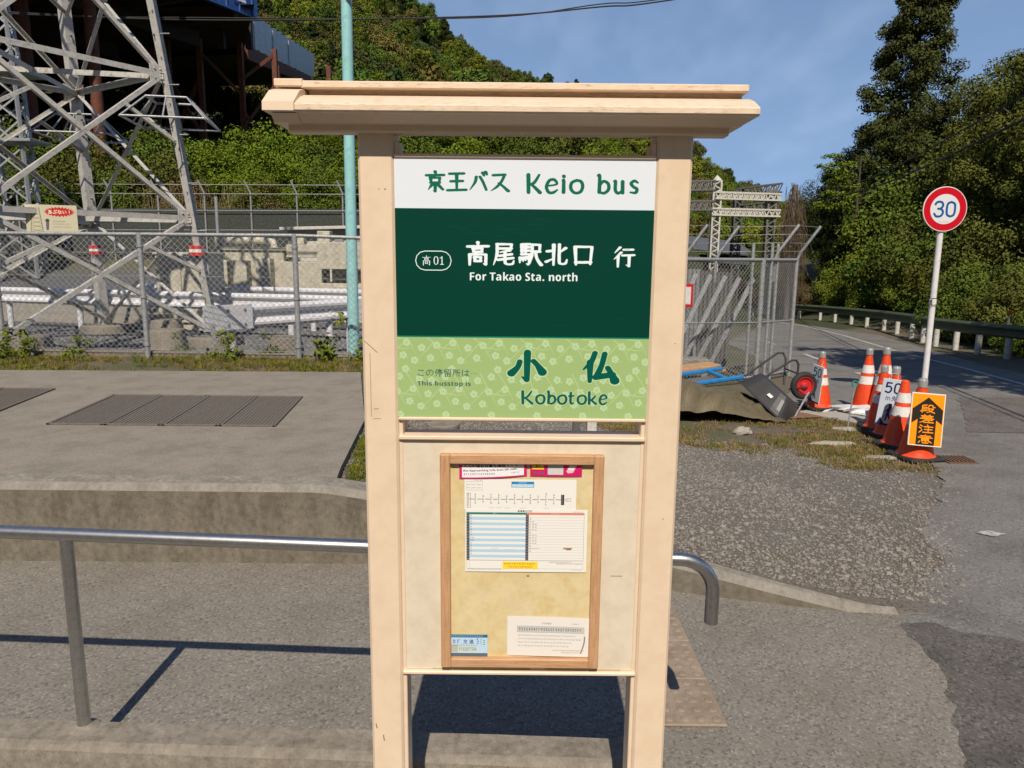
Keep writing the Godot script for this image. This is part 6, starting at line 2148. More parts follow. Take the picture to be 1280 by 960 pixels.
func plants() -> void:
	var r := RandomNumberGenerator.new()
	r.seed = 2024
	var bushes := []
	var stems := []
	for k in 4:
		bushes.append(leafy(600 + k, crown_spots(610 + k, Vector3(1.25, 0.95, 1.25), 46, 0.42, 0.0), 300, Vector3(1, 0.85, 1), 0.052, 0.3, 1.5))
		var b := MB.new()
		trunk(b, 620 + k, 1.0, 0.05, 7, 0.7)
		stems.append(b.mesh())
	# trees: crowns of 3 m radius
	var crowns := []
	var tstems := []
	for k in 3:
		crowns.append(leafy(640 + k, crown_spots(650 + k, Vector3(2.2, 2.5, 2.2), 125, 0.55, 1.2), 480, Vector3(1, 0.75, 1), 0.058, 0.3, 1.5))
		var b := MB.new()
		trunk(b, 660 + k, 4.6, 0.14, 9, 1.5)
		tstems.append(b.mesh())
	# bank under the deck
	var bank := [[-3.2, -29.5, 1.2, 0], [-1.4, -31.5, 1.4, 2], [0.4, -29.8, 1.2, 1], [2.2, -32.0, 1.4, 0], [3.8, -30.2, 1.2, 2], [-2.6, -33.5, 1.6, 1], [0.8, -34.5, 1.6, 0], [4.4, -34.0, 1.5, 1], [-4.4, -35.5, 1.7, 0], [2.6, -37.0, 1.8, 2], [-0.8, -38.0, 1.9, 0], [-21.5, -30.0, 1.5, 0], [-18.6, -29.0, 1.4, 0], [-20.0, -33.0, 1.7, 0], [-17.2, -31.5, 1.6, 2], [-15.4, -28.6, 1.3, 0], [-14.6, -31.0, 1.6, 2], [-16.2, -34.5, 1.8, 0], [-13.0, -33.5, 1.5, 1], [-12.6, -29.6, 1.1, 3], [-11.2, -31.6, 1.3, 1], [-10.0, -29.2, 1.15, 2], [-9.2, -31.8, 1.4, 1], [-12.2, -36.5, 1.7, 1], [-10.3, -35.4, 1.6, 1], [-8.0, -33.5, 1.6, 0], [-7.4, -30.4, 1.3, 0], [-6.2, -32.2, 1.5, 1], [-23.5, -32.0, 1.7, 0], [-25.5, -30.5, 1.7, 2], [-24.0, -35.5, 1.8, 0], [-5.0, -30.6, 1.2, 3], [-8.8, -28.4, 0.9, 3], [-11.0, -28.0, 0.8, 3], [-13.8, -27.6, 0.8, 0], [-17.0, -27.8, 0.9, 0], [-21.0, -27.6, 1.0, 2]]
	var bl := ["dense mid green shrub on the bank behind the netting fence", "bright spring green shrub on the bank below the trestle", "olive shrub with old leaves on the bank", "dry straw coloured undergrowth on the bank"]
	var bm := [M.leaf_mid, M.leaf_bright, M.leaf_olive, M.leaf_dry]
	for i in bank.size():
		var q: Array = bank[i]
		tree("bank_shrub", sized(bl[q[3]], q[2], 1.2, 1.6), Vector3(q[0], land(q[0], q[1]) - 0.2, q[1]), bushes[i % 4], stems[i % 4], bm[q[3]], Vector3.ONE * float(q[2]), r.randf() * TAU, "shrubs on the bank, kind %d" % [q[3] + 1])
	# bare straw stalks on the bank
	var b := MB.new()
	for k in 260:
		var x := r.randf_range(-14.6, -9.8)
		var z := r.randf_range(-30.5, -27.4)
		var p := Vector3(x, land(x, z), z)
		b.tube([p, p + Vector3(r.randfn() * 0.15, r.randf_range(0.9, 2.0), r.randfn() * 0.15)], 0.014, 3, 0.006, false)
	tag(part(b, "dry_reeds", M.straw), "patch of dry straw coloured reeds on the bank", "reeds", "", "stuff")
	# trees right of the deck, between bank and hill
	var mid := [[-11.0, -45.0, 0.72, 1, 0], [-8.6, -43.0, 0.95, 1, 1], [-13.6, -47.0, 0.5, 1, 2], [-9.5, -49.0, 1.1, 2, 0], [-6.0, -44.0, 0.95, 1, 2], [-5.4, -52.0, 1.1, 3, 1], [-2.4, -47.0, 0.85, 0, 0], [-1.8, -55.0, 1.0, 2, 2], [1.6, -49.5, 0.85, 3, 1], [3.0, -57.0, 1.0, 0, 0], [5.6, -54.0, 0.8, 1, 1], [7.6, -62.0, 1.0, 2, 2], [10.5, -66.0, 0.9, 0, 0], [-7.6, -39.4, 0.7, 1, 0], [-10.4, -40.6, 0.55, 1, 2], [-4.2, -38.0, 0.8, 0, 1], [-12.6, -51.5, 0.6, 1, 1]]
	var tl := ["mid green broadleaf tree at the foot of the hill", "bright spring green tree at the foot of the hill", "olive toned tree at the foot of the hill", "dark green tree at the foot of the hill"]
	var tm := [M.leaf_mid, M.leaf_bright, M.leaf_olive, M.leaf_dark]
	for q: Array in mid:
		tree("broadleaf_tree", sized(tl[q[3]], q[2], 0.75, 1.0), Vector3(q[0], land(q[0], q[1]) - 0.3, q[1]), crowns[q[4]], tstems[q[4]], tm[q[3]], Vector3.ONE * float(q[2]), r.randf() * TAU, "trees at the foot of the hill, kind %d" % [q[3] + 1])
	# right: trees and scrub behind the guard rail
	var rt := [[17.9, -26.8, 1.15, 2, 0], [19.6, -29.0, 1.2, 2, 1], [22.0, -31.5, 1.4, 2, 2], [16.9, -24.0, 1.1, 2, 2], [18.6, -25.2, 1.3, 2, 1], [16.6, -32.6, 0.65, 3, 2], [15.4, -34.8, 0.55, 3, 1], [19.0, -33.4, 0.6, 3, 0], [24.4, -36.0, 1.5, 0, 0], [16.6, -39.0, 0.7, 3, 0], [25.0, -41.0, 1.2, 3, 1], [16.8, -21.4, 1.0, 2, 0], [27.0, -38.0, 1.7, 2, 1], [18.2, -44.0, 0.95, 3, 2], [20.5, -46.0, 1.1, 0, 0], [26.0, -48.0, 1.7, 0, 1], [14.6, -46.0, 0.6, 0, 2], [13.6, -41.0, 0.5, 0, 1]]
	var rl := ["mid green tree beside or beyond the tall cedar", "", "olive leaved roadside tree behind the guard rail", "dark evergreen tree round the tall cedar"]
	for q: Array in rt:
		tree("roadside_tree", sized(rl[q[3]], q[2], 0.8, 1.3), Vector3(q[0], land(q[0], q[1]) - 0.3, q[1]), crowns[q[4]], tstems[q[4]], tm[q[3]], Vector3(q[2], q[2] * 1.08, q[2]), r.randf() * TAU, "roadside trees, kind %d" % [q[3] + 1])
	var sc := [[15.2, -29.0, 1.9, 0], [18.0, -31.0, 2.2, 2], [17.0, -33.5, 2.3, 0], [19.4, -33.0, 2.4, 2], [15.6, -32.0, 1.7, 1], [14.6, -23.4, 1.5, 2], [15.6, -25.6, 1.7, 0], [14.9, -27.6, 1.5, 2], [16.6, -29.0, 1.9, 2], [13.4, -21.2, 1.1, 0], [17.2, -31.0, 2.0, 0], [12.9, -19.4, 0.9, 2], [8.0, -48.0, 1.2, 0], [10.6, -50.0, 1.3, 2], [6.6, -47.0, 1.0, 0], [12.4, -52.0, 1.4, 0], [9.0, -56.0, 1.6, 1], [5.0, -56.0, 1.6, 0], [13.4, -56.0, 1.6, 0], [11.2, -47.0, 1.0, 0], [7.0, -60.0, 1.9, 0], [11.0, -61.0, 1.9, 2], [14.5, -61.0, 1.9, 0], [12.2, -15.4, 0.75, 0], [12.0, -17.3, 0.6, 0], [13.2, -18.6, 1.05, 2], [12.6, -20.6, 0.8, 0], [14.0, -21.6, 1.1, 2], [13.8, -24.0, 1.0, 0], [15.6, -23.6, 1.3, 2], [14.4, -26.6, 1.0, 1], [16.2, -27.2, 1.3, 0], [14.3, -29.4, 0.95, 1], [15.8, -30.6, 1.2, 0], [14.2, -32.6, 1.0, 1], [15.8, -34.6, 1.2, 0], [13.8, -36.6, 0.9, 3], [13.4, -34.6, 0.7, 3], [14.2, -39.0, 1.0, 1], [12.4, -40.4, 0.9, 3], [12.2, -44.0, 1.1, 0], [15.4, -18.0, 1.4, 2], [16.8, -20.4, 1.5, 2], [17.4, -16.6, 1.5, 0], [14.2, -15.6, 1.1, 2], [10.0, -46.0, 1.0, 3], [9.2, -49.5, 1.3, 0], [6.0, -51.0, 1.3, 1], [18.0, -23.0, 1.5, 2], [12.0, -13.6, 0.75, 2], [13.4, -13.0, 1.0, 0]]
	var sl := ["mid green leafy bush behind the guard rail", "bright yellow green bush behind the guard rail", "olive bush with fine twigs behind the guard rail", "tuft of dry brown undergrowth behind the guard rail"]
	for i in sc.size():
		var q: Array = sc[i]
		tree("roadside_bush", sized(sl[q[3]], q[2], 0.95, 1.35), Vector3(q[0], land(q[0], q[1]) - 0.25, q[1]), bushes[(i + 1) % 4], stems[(i + 1) % 4], [M.leaf_mid, M.leaf_bright2, M.leaf_olive, M.leaf_dry][q[3]], Vector3(q[2], q[2] * 1.1, q[2]), r.randf() * TAU, "roadside bushes, kind %d" % [q[3] + 1])
	# pale young maple leaning out beside the cedar
	b = MB.new()
	var ms := []
	for k in 5:
		var a := Vector3(0, 4.9 + k * 0.42, 0)
		var e := Vector3(-1.9 + 0.3 * (k % 3), 5.2 + k * 0.5, 0.4 * (k % 2))
		b.tube([a, a.lerp(e, 0.5) + Vector3(0, 0.15, 0), e], 0.03, 6, 0.01)
		for i in 9:
			ms.append([a.lerp(e, 0.2 + i * 0.09) + Vector3(0, 0.06 + 0.08 * r.randfn(), r.randfn() * 0.3), 0.28])
	b.tube([Vector3(0, -0.3, 0), Vector3(0, 4.0, 0), Vector3(0, 7.2, 0)], 0.08, 8, 0.03)
	tree("maple_tree", "young pale green maple reaching out to the left of the cedar", Vector3(14.9, -1.2, -33.0), leafy(701, ms, 60, Vector3(1.2, 0.35, 1.0), 0.085, 0.9, 1.3), b.mesh(), M.leaf_bright, Vector3.ONE, 0.0, "")
	# the tall cedar
	b = MB.new()
	b.tube([Vector3(0, -0.4, 0), Vector3(0.05, 7, 0), Vector3(0, 18.2, 0)], 0.32, 10, 0.03)
	var cs := []
	for k in 620:
		var h := 1.4 + pow(r.randf(), 1.15) * 17.4
		var prof := [[0.0, 3.3], [6.0, 3.6], [10.0, 2.25], [13.3, 1.45], [17.0, 0.6], [19.0, 0.12]]
		var wide := 0.2
		for i in prof.size() - 1:
			if h >= prof[i][0] and h <= prof[i + 1][0]:
				wide = lerpf(prof[i][1], prof[i + 1][1], (h - prof[i][0]) / (prof[i + 1][0] - prof[i][0]))
		var a := r.randf() * TAU
		var d := sqrt(r.randf_range(0.10, 1.0)) * wide * (0.9 + 0.16 * sin(a * 3.0 + h * 1.7) + 0.1 * sin(h * 4.0 + a))
		var p := Vector3(cos(a) * d, h - d * 0.2, sin(a) * d)
		cs.append([p, lerpf(0.66, 0.34, clampf(h / 18.0, 0, 1))])
		if k % 3 == 0:
			b.tube([Vector3(0, h + 0.1, 0), p], 0.035, 5, 0.012, false)
	tree("cedar_tree", "tall dark cone shaped cedar rising above the roadside trees", Vector3(18.9, -0.6, -37.0), leafy(702, cs, 170, Vector3(1, 0.75, 1), 0.085, 0.1, 1.9), b.mesh(), M.leaf_cedar, Vector3.ONE, 0.0, "")
	# the tree outside the frame whose shade lies on the road
	tree("shade_tree", "spreading roadside tree whose shade falls across the road", Vector3(9.6, -0.3, -6.4), leafy(703, crown_spots(704, Vector3(4.3, 2.9, 3.6), 230, 0.7, 5.4), 110, Vector3(1, 0.75, 1), 0.17, 0.3, 1.4), tstems[0], M.leaf_olive, Vector3.ONE, 0.0, "")
	# post wrapped in dead vine
	var vp := thing("vine_post", "old post smothered in dead brown vine beside the gantry", "post", Vector3(12.35, land(12.35, -33.5), -33.5))
	b = MB.new()
	b.tube([Vector3(0, -0.5, 0), Vector3(0, 5.9, 0)], 0.12, 10)
	part(b, "pole", M.galv_old, vp)
	b = MB.new()
	for k in 320:
		var a := r.randf() * TAU
		var h := r.randf_range(2.2, 6.0)
		var w := 0.18 + 0.20 * sin((h - 1.9) * 0.75) + 0.1 * r.randfn()
		var p := Vector3(cos(a) * w, h, sin(a) * w * 0.8)
		b.tube([p, p + Vector3(r.randfn() * 0.14, -r.randf_range(0.4, 1.3), r.randfn() * 0.14), p + Vector3(r.randfn() * 0.25 + 0.15, -r.randf_range(1.2, 2.6), r.randfn() * 0.2)], 0.014, 3, 0.006, false)
	part(b, "dead_vine", M.vine, vp)

func small_growth() -> void:
	var r := RandomNumberGenerator.new()
	r.seed = 91
	# a tuft: a dozen bent blades
	var tuft := func(sd: int, blades: int, h: float, w: float, spread: float) -> ArrayMesh:
		var rr := RandomNumberGenerator.new()
		rr.seed = sd
		var b := MB.new()
		for k in blades:
			var a := rr.randf() * TAU
			var o := Vector3(cos(a), 0, sin(a)) * spread * rr.randf()
			var lean := Vector3(cos(a + rr.randfn() * 0.6), 0, sin(a + rr.randfn() * 0.6)) * h * rr.randf_range(0.2, 0.7)
			var hh := h * rr.randf_range(0.5, 1.1)
			var m := o + lean * 0.35 + Vector3(0, hh * 0.65, 0)
			var tip := o + lean + Vector3(0, hh, 0)
			var s := Vector3(-sin(a), 0, cos(a)) * w * 0.5
			var t := rr.randf_range(0.7, 1.3)
			b.tint = Color(t, t, t * 0.9)
			b.quad(o - s, o + s, m + s * 0.8, m - s * 0.8)
			b.tri(m - s * 0.8, m + s * 0.8, tip)
		return b.mesh()
	var scatter := func(called: String, label: String, mesh: Mesh, mat: Material, count: int, place: Callable, smin: float, smax: float, cat: String, hue := 0.25) -> void:
		var mm := MultiMesh.new()
		mm.transform_format = MultiMesh.TRANSFORM_3D
		mm.use_colors = true
		mm.mesh = mesh
		mm.instance_count = count
		for i in count:
			var p: Vector3 = place.call()
			var s := r.randf_range(smin, smax)
			mm.set_instance_transform(i, Transform3D(Basis(Vector3.UP, r.randf() * TAU) * Basis(Vector3.RIGHT, r.randfn() * 0.15) * Basis.from_scale(Vector3(s, s * r.randf_range(0.7, 1.3), s)), p))
			var t := r.randf_range(0.65, 1.3)
			var y := r.randf_range(-0.4, 1.0) * hue
			mm.set_instance_color(i, Color(t * (1.0 + y), t, t * (1.0 - y * 0.4)))
		var o := MultiMeshInstance3D.new()
		o.multimesh = mm
		o.name = uniq(self, called)
		o.material_override = mat
		add_child(o)
		tag(o, label, cat, "", "stuff")
	var strip := func() -> Vector3:
		while true:
			var x := r.randf_range(-9.5, -1.2)
			var z := r.randf_range(-8.98, -7.56 - 0.02 * (x + 9.0))
			if nz.get_noise_2d(x * 45.0, z * 45.0 + 5.0) + 0.12 * (-z - 8.0) > r.randf_range(-0.45, 0.3):
				return Vector3(x, land(x, z), z)
		return Vector3.ZERO
	scatter.call("grass", "short weedy grass along the foot of the yard fence", tuft.call(1, 12, 0.05, 0.006, 0.05), M.grass, 1700, strip, 0.4, 1.2, "grass")
	scatter.call("dry_grass", "dry brown grass along the foot of the yard fence", tuft.call(2, 10, 0.035, 0.006, 0.06), M.dry_grass, 2600, strip, 0.4, 1.1, "grass")
	var verge := func() -> Vector3:
		while true:
			var x := r.randf_range(0.3, 4.2)
			var z := r.randf_range(-9.0, -5.2)
			var edge := -6.4 - 0.5 * (2.2 - x) * 0.8 + 0.6 * nz.get_noise_2d(x * 40.0, z * 40.0)
			if z < edge and x < 3.95 - 0.25 * (z + 7.0) and (z > -8.6 or x > 2.9) and nz.get_noise_2d(x * 55.0 + 9.0, z * 55.0) > r.randf_range(-0.5, 0.4):
				return Vector3(x, land(x, z), z)
		return Vector3.ZERO
	scatter.call("grass", "low green grass on the verge between gravel and cones", tuft.call(3, 12, 0.045, 0.006, 0.05), M.grass, 1800, verge, 0.35, 1.0, "grass")
	scatter.call("dry_grass", "straw litter on the verge between gravel and cones", tuft.call(4, 9, 0.03, 0.006, 0.07), M.dry_grass, 4200, verge, 0.5, 1.3, "grass")
	var beside := func() -> Vector3:
		var z := r.randf_range(-5.6, -4.1)
		var x := -0.97 - 0.095 * (-z - 3.98) + absf(r.randfn()) * 0.16 + 0.03
		return Vector3(x, land(x, z), z)
	scatter.call("grass", "moss and small weeds beside the edge of the pavement slab", tuft.call(5, 12, 0.03, 0.006, 0.04), M.grass, 420, beside, 0.4, 1.2, "grass")
	# gravel stones
	var st := MB.new()
	var ico := SphereMesh.new()
	ico.radial_segments = 6; ico.rings = 3; ico.radius = 0.5; ico.height = 1.0
	var arr := ico.get_mesh_arrays()
	var vs: PackedVector3Array = arr[Mesh.ARRAY_VERTEX]
	var ids: PackedInt32Array = arr[Mesh.ARRAY_INDEX]
	for k in range(0, ids.size(), 3):
		var P := []
		for i in 3:
			var q := vs[ids[k + i]]
			P.append(q * (1.0 + 0.5 * nz.get_noise_3d(q.x * 150.0, q.y * 150.0, q.z * 150.0)) * Vector3(1.1, 0.65, 0.9))
		st.tri(P[0], P[1], P[2])
	var bounds := Rect2(-1.5, -8.2, 5.2, 4.9)
	var on_gravel := func() -> Vector3:
		while true:
			var x := r.randf_range(bounds.position.x, bounds.end.x)
			var z := r.randf_range(bounds.position.y, bounds.end.y)
			if in_gravel(x + 0.16 * r.randfn(), z + 0.16 * r.randfn()) and nz.get_noise_2d(x * 40.0, z * 40.0) > r.randf_range(-0.9, 0.2) and z < wall_z(x) - 0.19:
				return Vector3(x, land(x, z) + 0.002, z)
		return Vector3.ZERO
	scatter.call("gravel", "fine grey gravel stones over the ground beside the board", st.mesh(), M.pebble, 42000, on_gravel, 0.006, 0.020, "gravel", 0.04)
	scatter.call("gravel", "larger pale stones among the gravel", st.mesh(), M.pebble, 1100, on_gravel, 0.020, 0.038, "gravel", 0.04)
	var corner := func() -> Vector3:
		while true:
			var p: Vector3 = on_gravel.call()
			if p.x > 0.6 and p.z > -5.6 and r.randf() < clampf((p.x - 0.4) / 2.2, 0.0, 1.0):
				return p
		return Vector3.ZERO
	scatter.call("gravel", "coarse grey stones where the gravel meets the road", st.mesh(), M.pebble, 700, corner, 0.018, 0.038, "gravel", 0.04)
	var yard_spot := func() -> Vector3:
		var z := -9.3 - pow(r.randf(), 1.5) * 6.0
		var x := r.randf_range(-9.5, -1.0)
		return Vector3(x, land(x, z), z)
	scatter.call("gravel", "dark crushed stone over the substation yard", st.mesh(), M.ballast, 16000, yard_spot, 0.025, 0.06, "gravel", 0.04)
	# weeds one can count by the fence
	var weed := []
	for k in 3:
		var cc := []
		for i in 9:
			cc.append([Vector3(r.randfn() * 0.05, 0.03 + 0.028 * i * r.randf(), r.randfn() * 0.05), 0.05])
		weed.append(leafy(800 + k, cc, 26, Vector3(1, 0.9, 1), 0.019, 0.4, 2.1))
	for q: Array in [[-6.05, -8.92, 1.7, "tall leafy weed at the fence post by the pylon brace"], [-4.1, -9.1, 1.2, "leafy weed below the pylon footing"], [-5.35, -9.0, 1.4, "slender weed in front of the fence mesh"], [-2.95, -8.98, 1.3, "weed growing through the fence beside the low concrete block"], [-2.2, -8.85, 2.3, "spreading clump of grass and weed at the turquoise pole"], [-3.45, -8.85, 1.8, "clump of weed round the short angle post"], [-5.9, -8.75, 1.5, "low weed clump on the grass strip"], [-1.75, -8.8, 1.5, "reddish green weed right of the turquoise pole"]]:
		var t := thing("weed", q[3], "weed", Vector3(q[0], land(q[0], q[1]) - 0.01, q[1]), r.randf() * TAU)
		t.scale = Vector3.ONE * float(q[2])
		put(weed[r.randi() % 3], "foliage", M.leaf_bright2, t)

func materials() -> void:
	var cell := fine("cell", 5, 0.085, 1, 1)
	var cell2 := fine("cell2", 6, 0.035, 1, 1)
	var grain := fine("grain", 7, 0.12, 0, 4)
	var soft := fine("soft", 8, 0.012, 0, 5)
	var mott := fine("mott", 9, 0.035, 0, 5)
	M.walk = surf([lc(0.070, 0.063, 0.054), lc(0.145, 0.132, 0.114), lc(0.183, 0.168, 0.146), lc(0.206, 0.189, 0.165), lc(0.249, 0.230, 0.202), lc(0.418, 0.393, 0.353)], [0.06, 0.2, 0.3, 0.68, 0.82, 0.97], cell, grain, 0.28, 0.36, 0.9, 0.0, 0.14, 2.7)
	M.road = surf([lc(0.062, 0.060, 0.056), lc(0.131, 0.126, 0.119), lc(0.165, 0.159, 0.149), lc(0.188, 0.181, 0.170), lc(0.225, 0.217, 0.205), lc(0.362, 0.350, 0.331)], [0.06, 0.2, 0.3, 0.68, 0.82, 0.97], cell, grain, 0.28, 0.42, 0.9, 0.0, 0.28, 4.3)
	M.worn = surf([lc(0.034, 0.031, 0.029), lc(0.071, 0.064, 0.059), lc(0.094, 0.086, 0.078), lc(0.113, 0.103, 0.094), lc(0.144, 0.133, 0.123), lc(0.253, 0.241, 0.224)], [0.06, 0.2, 0.3, 0.68, 0.82, 0.97], cell, grain, 0.28, 0.42, 0.88, 0.0, 0.3, 2.3)
	M.grate = surf([lc(.07, .058, .048), lc(.12, .105, .09), lc(.15, .13, .112), lc(.19, .17, .15)], [0.2, 0.42, 0.6, 0.85], mott, grain, 0.4, 0.4, 0.75)
	M.patch = surf([lc(.075, .066, .062), lc(.125, .108, .100), lc(.15, .13, .12), lc(.21, .19, .18)], [0.0, 0.35, 0.65, 1.0], cell, grain, 0.45, 1.1, 0.9, 0.2, 0.25, 3.1)
	M.slab = surf([lc(0.110, 0.094, 0.075), lc(0.200, 0.177, 0.144), lc(0.229, 0.204, 0.167), lc(0.252, 0.225, 0.186), lc(0.290, 0.261, 0.219), lc(0.412, 0.382, 0.329)], [0.06, 0.2, 0.3, 0.68, 0.82, 0.97], cell, grain, 0.4, 0.36, 0.92, 0.0, 0.2, 2.1)
	M.kerb = surf([lc(0.140, 0.121, 0.092), lc(0.221, 0.197, 0.160), lc(0.254, 0.229, 0.192), lc(0.335, 0.311, 0.270)], [0.12, 0.4, 0.62, 0.92], mott, grain, 0.4, 0.7, 0.92, 0.12, 0.28, 0.9)
	M.stained = surf([lc(0.113, 0.096, 0.073), lc(0.162, 0.142, 0.111), lc(0.187, 0.164, 0.131), lc(0.232, 0.206, 0.170)], [0.15, 0.4, 0.62, 0.9], mott, grain, 0.4, 0.9, 0.92, 0.1, 0.32, 1.1)
	M.stained.uv2_scale = Vector3(1.0 / 0.8, 1.0 / 2.2, 1.0 / 0.8)
	M.coping = surf([lc(.19, .175, .15), lc(.30, .28, .25), lc(.35, .33, .295), lc(.45, .43, .39)], [0.18, 0.4, 0.6, 0.85], mott, grain, 0.4, 0.6, 0.9, 0.12, 0.3, 0.8)
	M.cap_stone = surf([lc(.15, .135, .112), lc(.235, .215, .185), lc(.27, .25, .22), lc(.36, .34, .305)], [0.15, 0.38, 0.6, 0.88], mott, grain, 0.45, 0.6, 0.92, 0.12, 0.3, 0.8)
	M.scuff = plain(lc(.22, .17, .125), 0.8)
	M.grime = plain(lc(.40, .33, .20), 0.9)
	M.tile = surf([lc(.20, .155, .115), lc(.265, .21, .16), lc(.30, .24, .185), lc(.36, .30, .24)], [0.15, 0.4, 0.65, 0.9], grain, soft, 0.4, 0.4, 0.85, 0.06, 0.2, 0.7)
	M.ground = surf([lc(.35, .35, .35), lc(.75, .75, .75), lc(.9, .9, .9), lc(1, 1, 1)], [0.08, 0.3, 0.6, 0.95], cell, grain, 0.35, 0.6, 0.95, 0.6)
	M.ground.vertex_color_use_as_albedo = true
	M.paint = surf([lc(.20, .20, .19), lc(.40, .40, .385), lc(.52, .52, .50)], [0.25, 0.5, 0.8], mott, cell, 0.4, 0.8, 0.7)
	M.cream = surf([lc(0.722, 0.571, 0.428), lc(0.741, 0.592, 0.447), lc(0.748, 0.598, 0.452), lc(0.755, 0.607, 0.459)], [0.2, 0.42, 0.6, 0.85], soft, mott, 0.3, 0.7, 0.42, 0.0, 0.05, 0.5)
	M.roof = surf([lc(0.507, 0.374, 0.255), lc(0.717, 0.571, 0.428), lc(0.750, 0.600, 0.459), lc(0.760, 0.618, 0.473)], [0.24, 0.36, 0.46, 0.85], mott, soft, 0.25, 0.5, 0.5, 0.0, 0.08, 0.4)
	M.roof.uv1_scale = Vector3(1.6, 14.0, 14.0)
	M.panel = surf([lc(0.652, 0.578, 0.463), lc(0.687, 0.613, 0.495), lc(0.697, 0.623, 0.504), lc(0.711, 0.636, 0.518)], [0.2, 0.42, 0.6, 0.85], soft, mott, 0.3, 0.8, 0.45, 0.0, 0.08, 0.45)
	M.aged_paper = surf([lc(.64, .50, .25), lc(.67, .55, .30), lc(.675, .57, .33), lc(.69, .59, .36)], [0.2, 0.40, 0.55, 0.8], soft, mott, 0.35, 0.5, 0.75, 0.0, 0.08, 0.3)
	M.wood = surf([lc(.36, .19, .09), lc(.50, .28, .145), lc(.56, .325, .175), lc(.63, .39, .22)], [0.2, 0.42, 0.6, 0.85], grain, soft, 0.45, 0.25, 0.65, 0.05)
	M.wood.uv1_scale = Vector3(1.5, 22.0, 22.0)
	M.wood_up = M.wood.duplicate()
	M.wood_up.uv1_scale = Vector3(22.0, 1.5, 22.0)
	M.steel = surf([lc(.46, .45, .44), lc(.56, .555, .55), lc(.60, .60, .60), lc(.63, .63, .63)], [0.2, 0.4, 0.6, 0.9], mott, grain, 0.4, 0.3, 0.33, 0.0, 0.12, 0.25)
	M.steel.metallic = 1.0
	M.galv = surf([lc(.21, .22, .235), lc(.31, .325, .345), lc(.36, .375, .395), lc(.44, .455, .475)], [0.2, 0.42, 0.6, 0.85], mott, cell2, 0.35, 0.5, 0.5)
	M.galv.metallic = 0.35
	M.galv_old = surf([lc(.085, .08, .075), lc(.15, .145, .14), lc(.19, .185, .18), lc(.25, .245, .24)], [0.2, 0.42, 0.6, 0.85], mott, grain, 0.4, 0.4, 0.65)
	M.galv_old.metallic = 0.3
	M.lattice = surf([lc(.20, .195, .18), lc(.46, .45, .43), lc(.53, .52, .50), lc(.58, .57, .55)], [0.22, 0.36, 0.55, 0.85], mott, soft, 0.4, 0.9, 0.6, 0.0, 0.2, 0.7)
	M.beige = surf([lc(.36, .34, .27), lc(.49, .465, .38), lc(.52, .495, .41), lc(.56, .53, .45)], [0.2, 0.4, 0.6, 0.85], soft, mott, 0.3, 1.2, 0.55, 0.0, 0.15, 1.0)
	M.barrier = surf([lc(.48, .49, .54), lc(.62, .63, .68), lc(.66, .67, .72), lc(.70, .71, .75)], [0.2, 0.4, 0.6, 0.85], soft, mott, 0.35, 0.8, 0.5, 0.0, 0.12, 0.6)
	M.white_old = surf([lc(.36, .35, .32), lc(.55, .54, .50), lc(.60, .59, .56), lc(.66, .65, .62)], [0.22, 0.4, 0.6, 0.85], mott, soft, 0.4, 0.6, 0.6, 0.0, 0.2, 0.7)
	M.white_paint = surf([lc(.60, .60, .62), lc(.70, .70, .72), lc(.73, .73, .75)], [0.2, 0.5, 0.85], soft, mott, 0.3, 0.6, 0.35)
	M.rust = surf([lc(.06, .035, .022), lc(.13, .078, .05), lc(.18, .12, .085)], [0.2, 0.5, 0.85], mott, grain, 0.4, 0.3, 0.85)
	M.rust_plate = surf([lc(.12, .065, .04), lc(.21, .115, .072), lc(.25, .15, .10)], [0.2, 0.5, 0.85], mott, grain, 0.4, 0.6, 0.8)
	M.rust_red = surf([lc(.085, .022, .011), lc(.15, .044, .022), lc(.19, .062, .032)], [0.2, 0.5, 0.85], mott, grain, 0.3, 2.0, 0.75, 0.0, 0.3, 3.0)
	M.rust_dark = surf([lc(.022, .014, .011), lc(.040, .027, .021), lc(.055, .038, .03)], [0.2, 0.5, 0.85], mott, grain, 0.3, 2.0, 0.8)
	M.plank = surf([lc(.24, .23, .20), lc(.36, .345, .31), lc(.42, .405, .37)], [0.2, 0.5, 0.85], grain, soft, 0.4, 0.5, 0.85)
	M.plank.uv1_scale = Vector3(14.0, 14.0, 1.6)
	M.ply = surf([lc(.33, .19, .095), lc(.42, .255, .135), lc(.47, .30, .17)], [0.2, 0.5, 0.85], soft, grain, 0.35, 0.6, 0.75)
	M.tarp = surf([lc(.095, .077, .042), lc(.135, .112, .064), lc(.16, .135, .08)], [0.2, 0.5, 0.85], mott, grain, 0.3, 0.5, 0.6, 0.0, 0.25, 0.6)
	M.orange = surf([lc(.66, .055, .012), lc(.76, .072, .016), lc(.80, .085, .02)], [0.2, 0.5, 0.85], soft, mott, 0.35, 0.4, 0.42, 0.0, 0.12, 0.3)
	M.band = surf([lc(.50, .49, .46), lc(.68, .67, .65), lc(.72, .71, .70)], [0.2, 0.45, 0.85], soft, mott, 0.4, 0.3, 0.4)
	M.stone = surf([lc(.20, .185, .155), lc(.33, .31, .27), lc(.42, .40, .36)], [0.2, 0.5, 0.85], mott, grain, 0.4, 0.25, 0.9)
	M.rubber = plain(lc(.022, .022, .023), 0.75)
	M.lamp_cap = plain(lc(.55, .54, .52), 0.22, 0.55)
	M.blue = surf([lc(.012, .13, .36), lc(.018, .18, .46), lc(.03, .22, .52)], [0.2, 0.5, 0.85], soft, mott, 0.4, 0.4, 0.4)
	M.black_steel = plain(lc(.035, .035, .038), 0.42)
	M.red_paint = plain(lc(.52, .022, .025), 0.38)
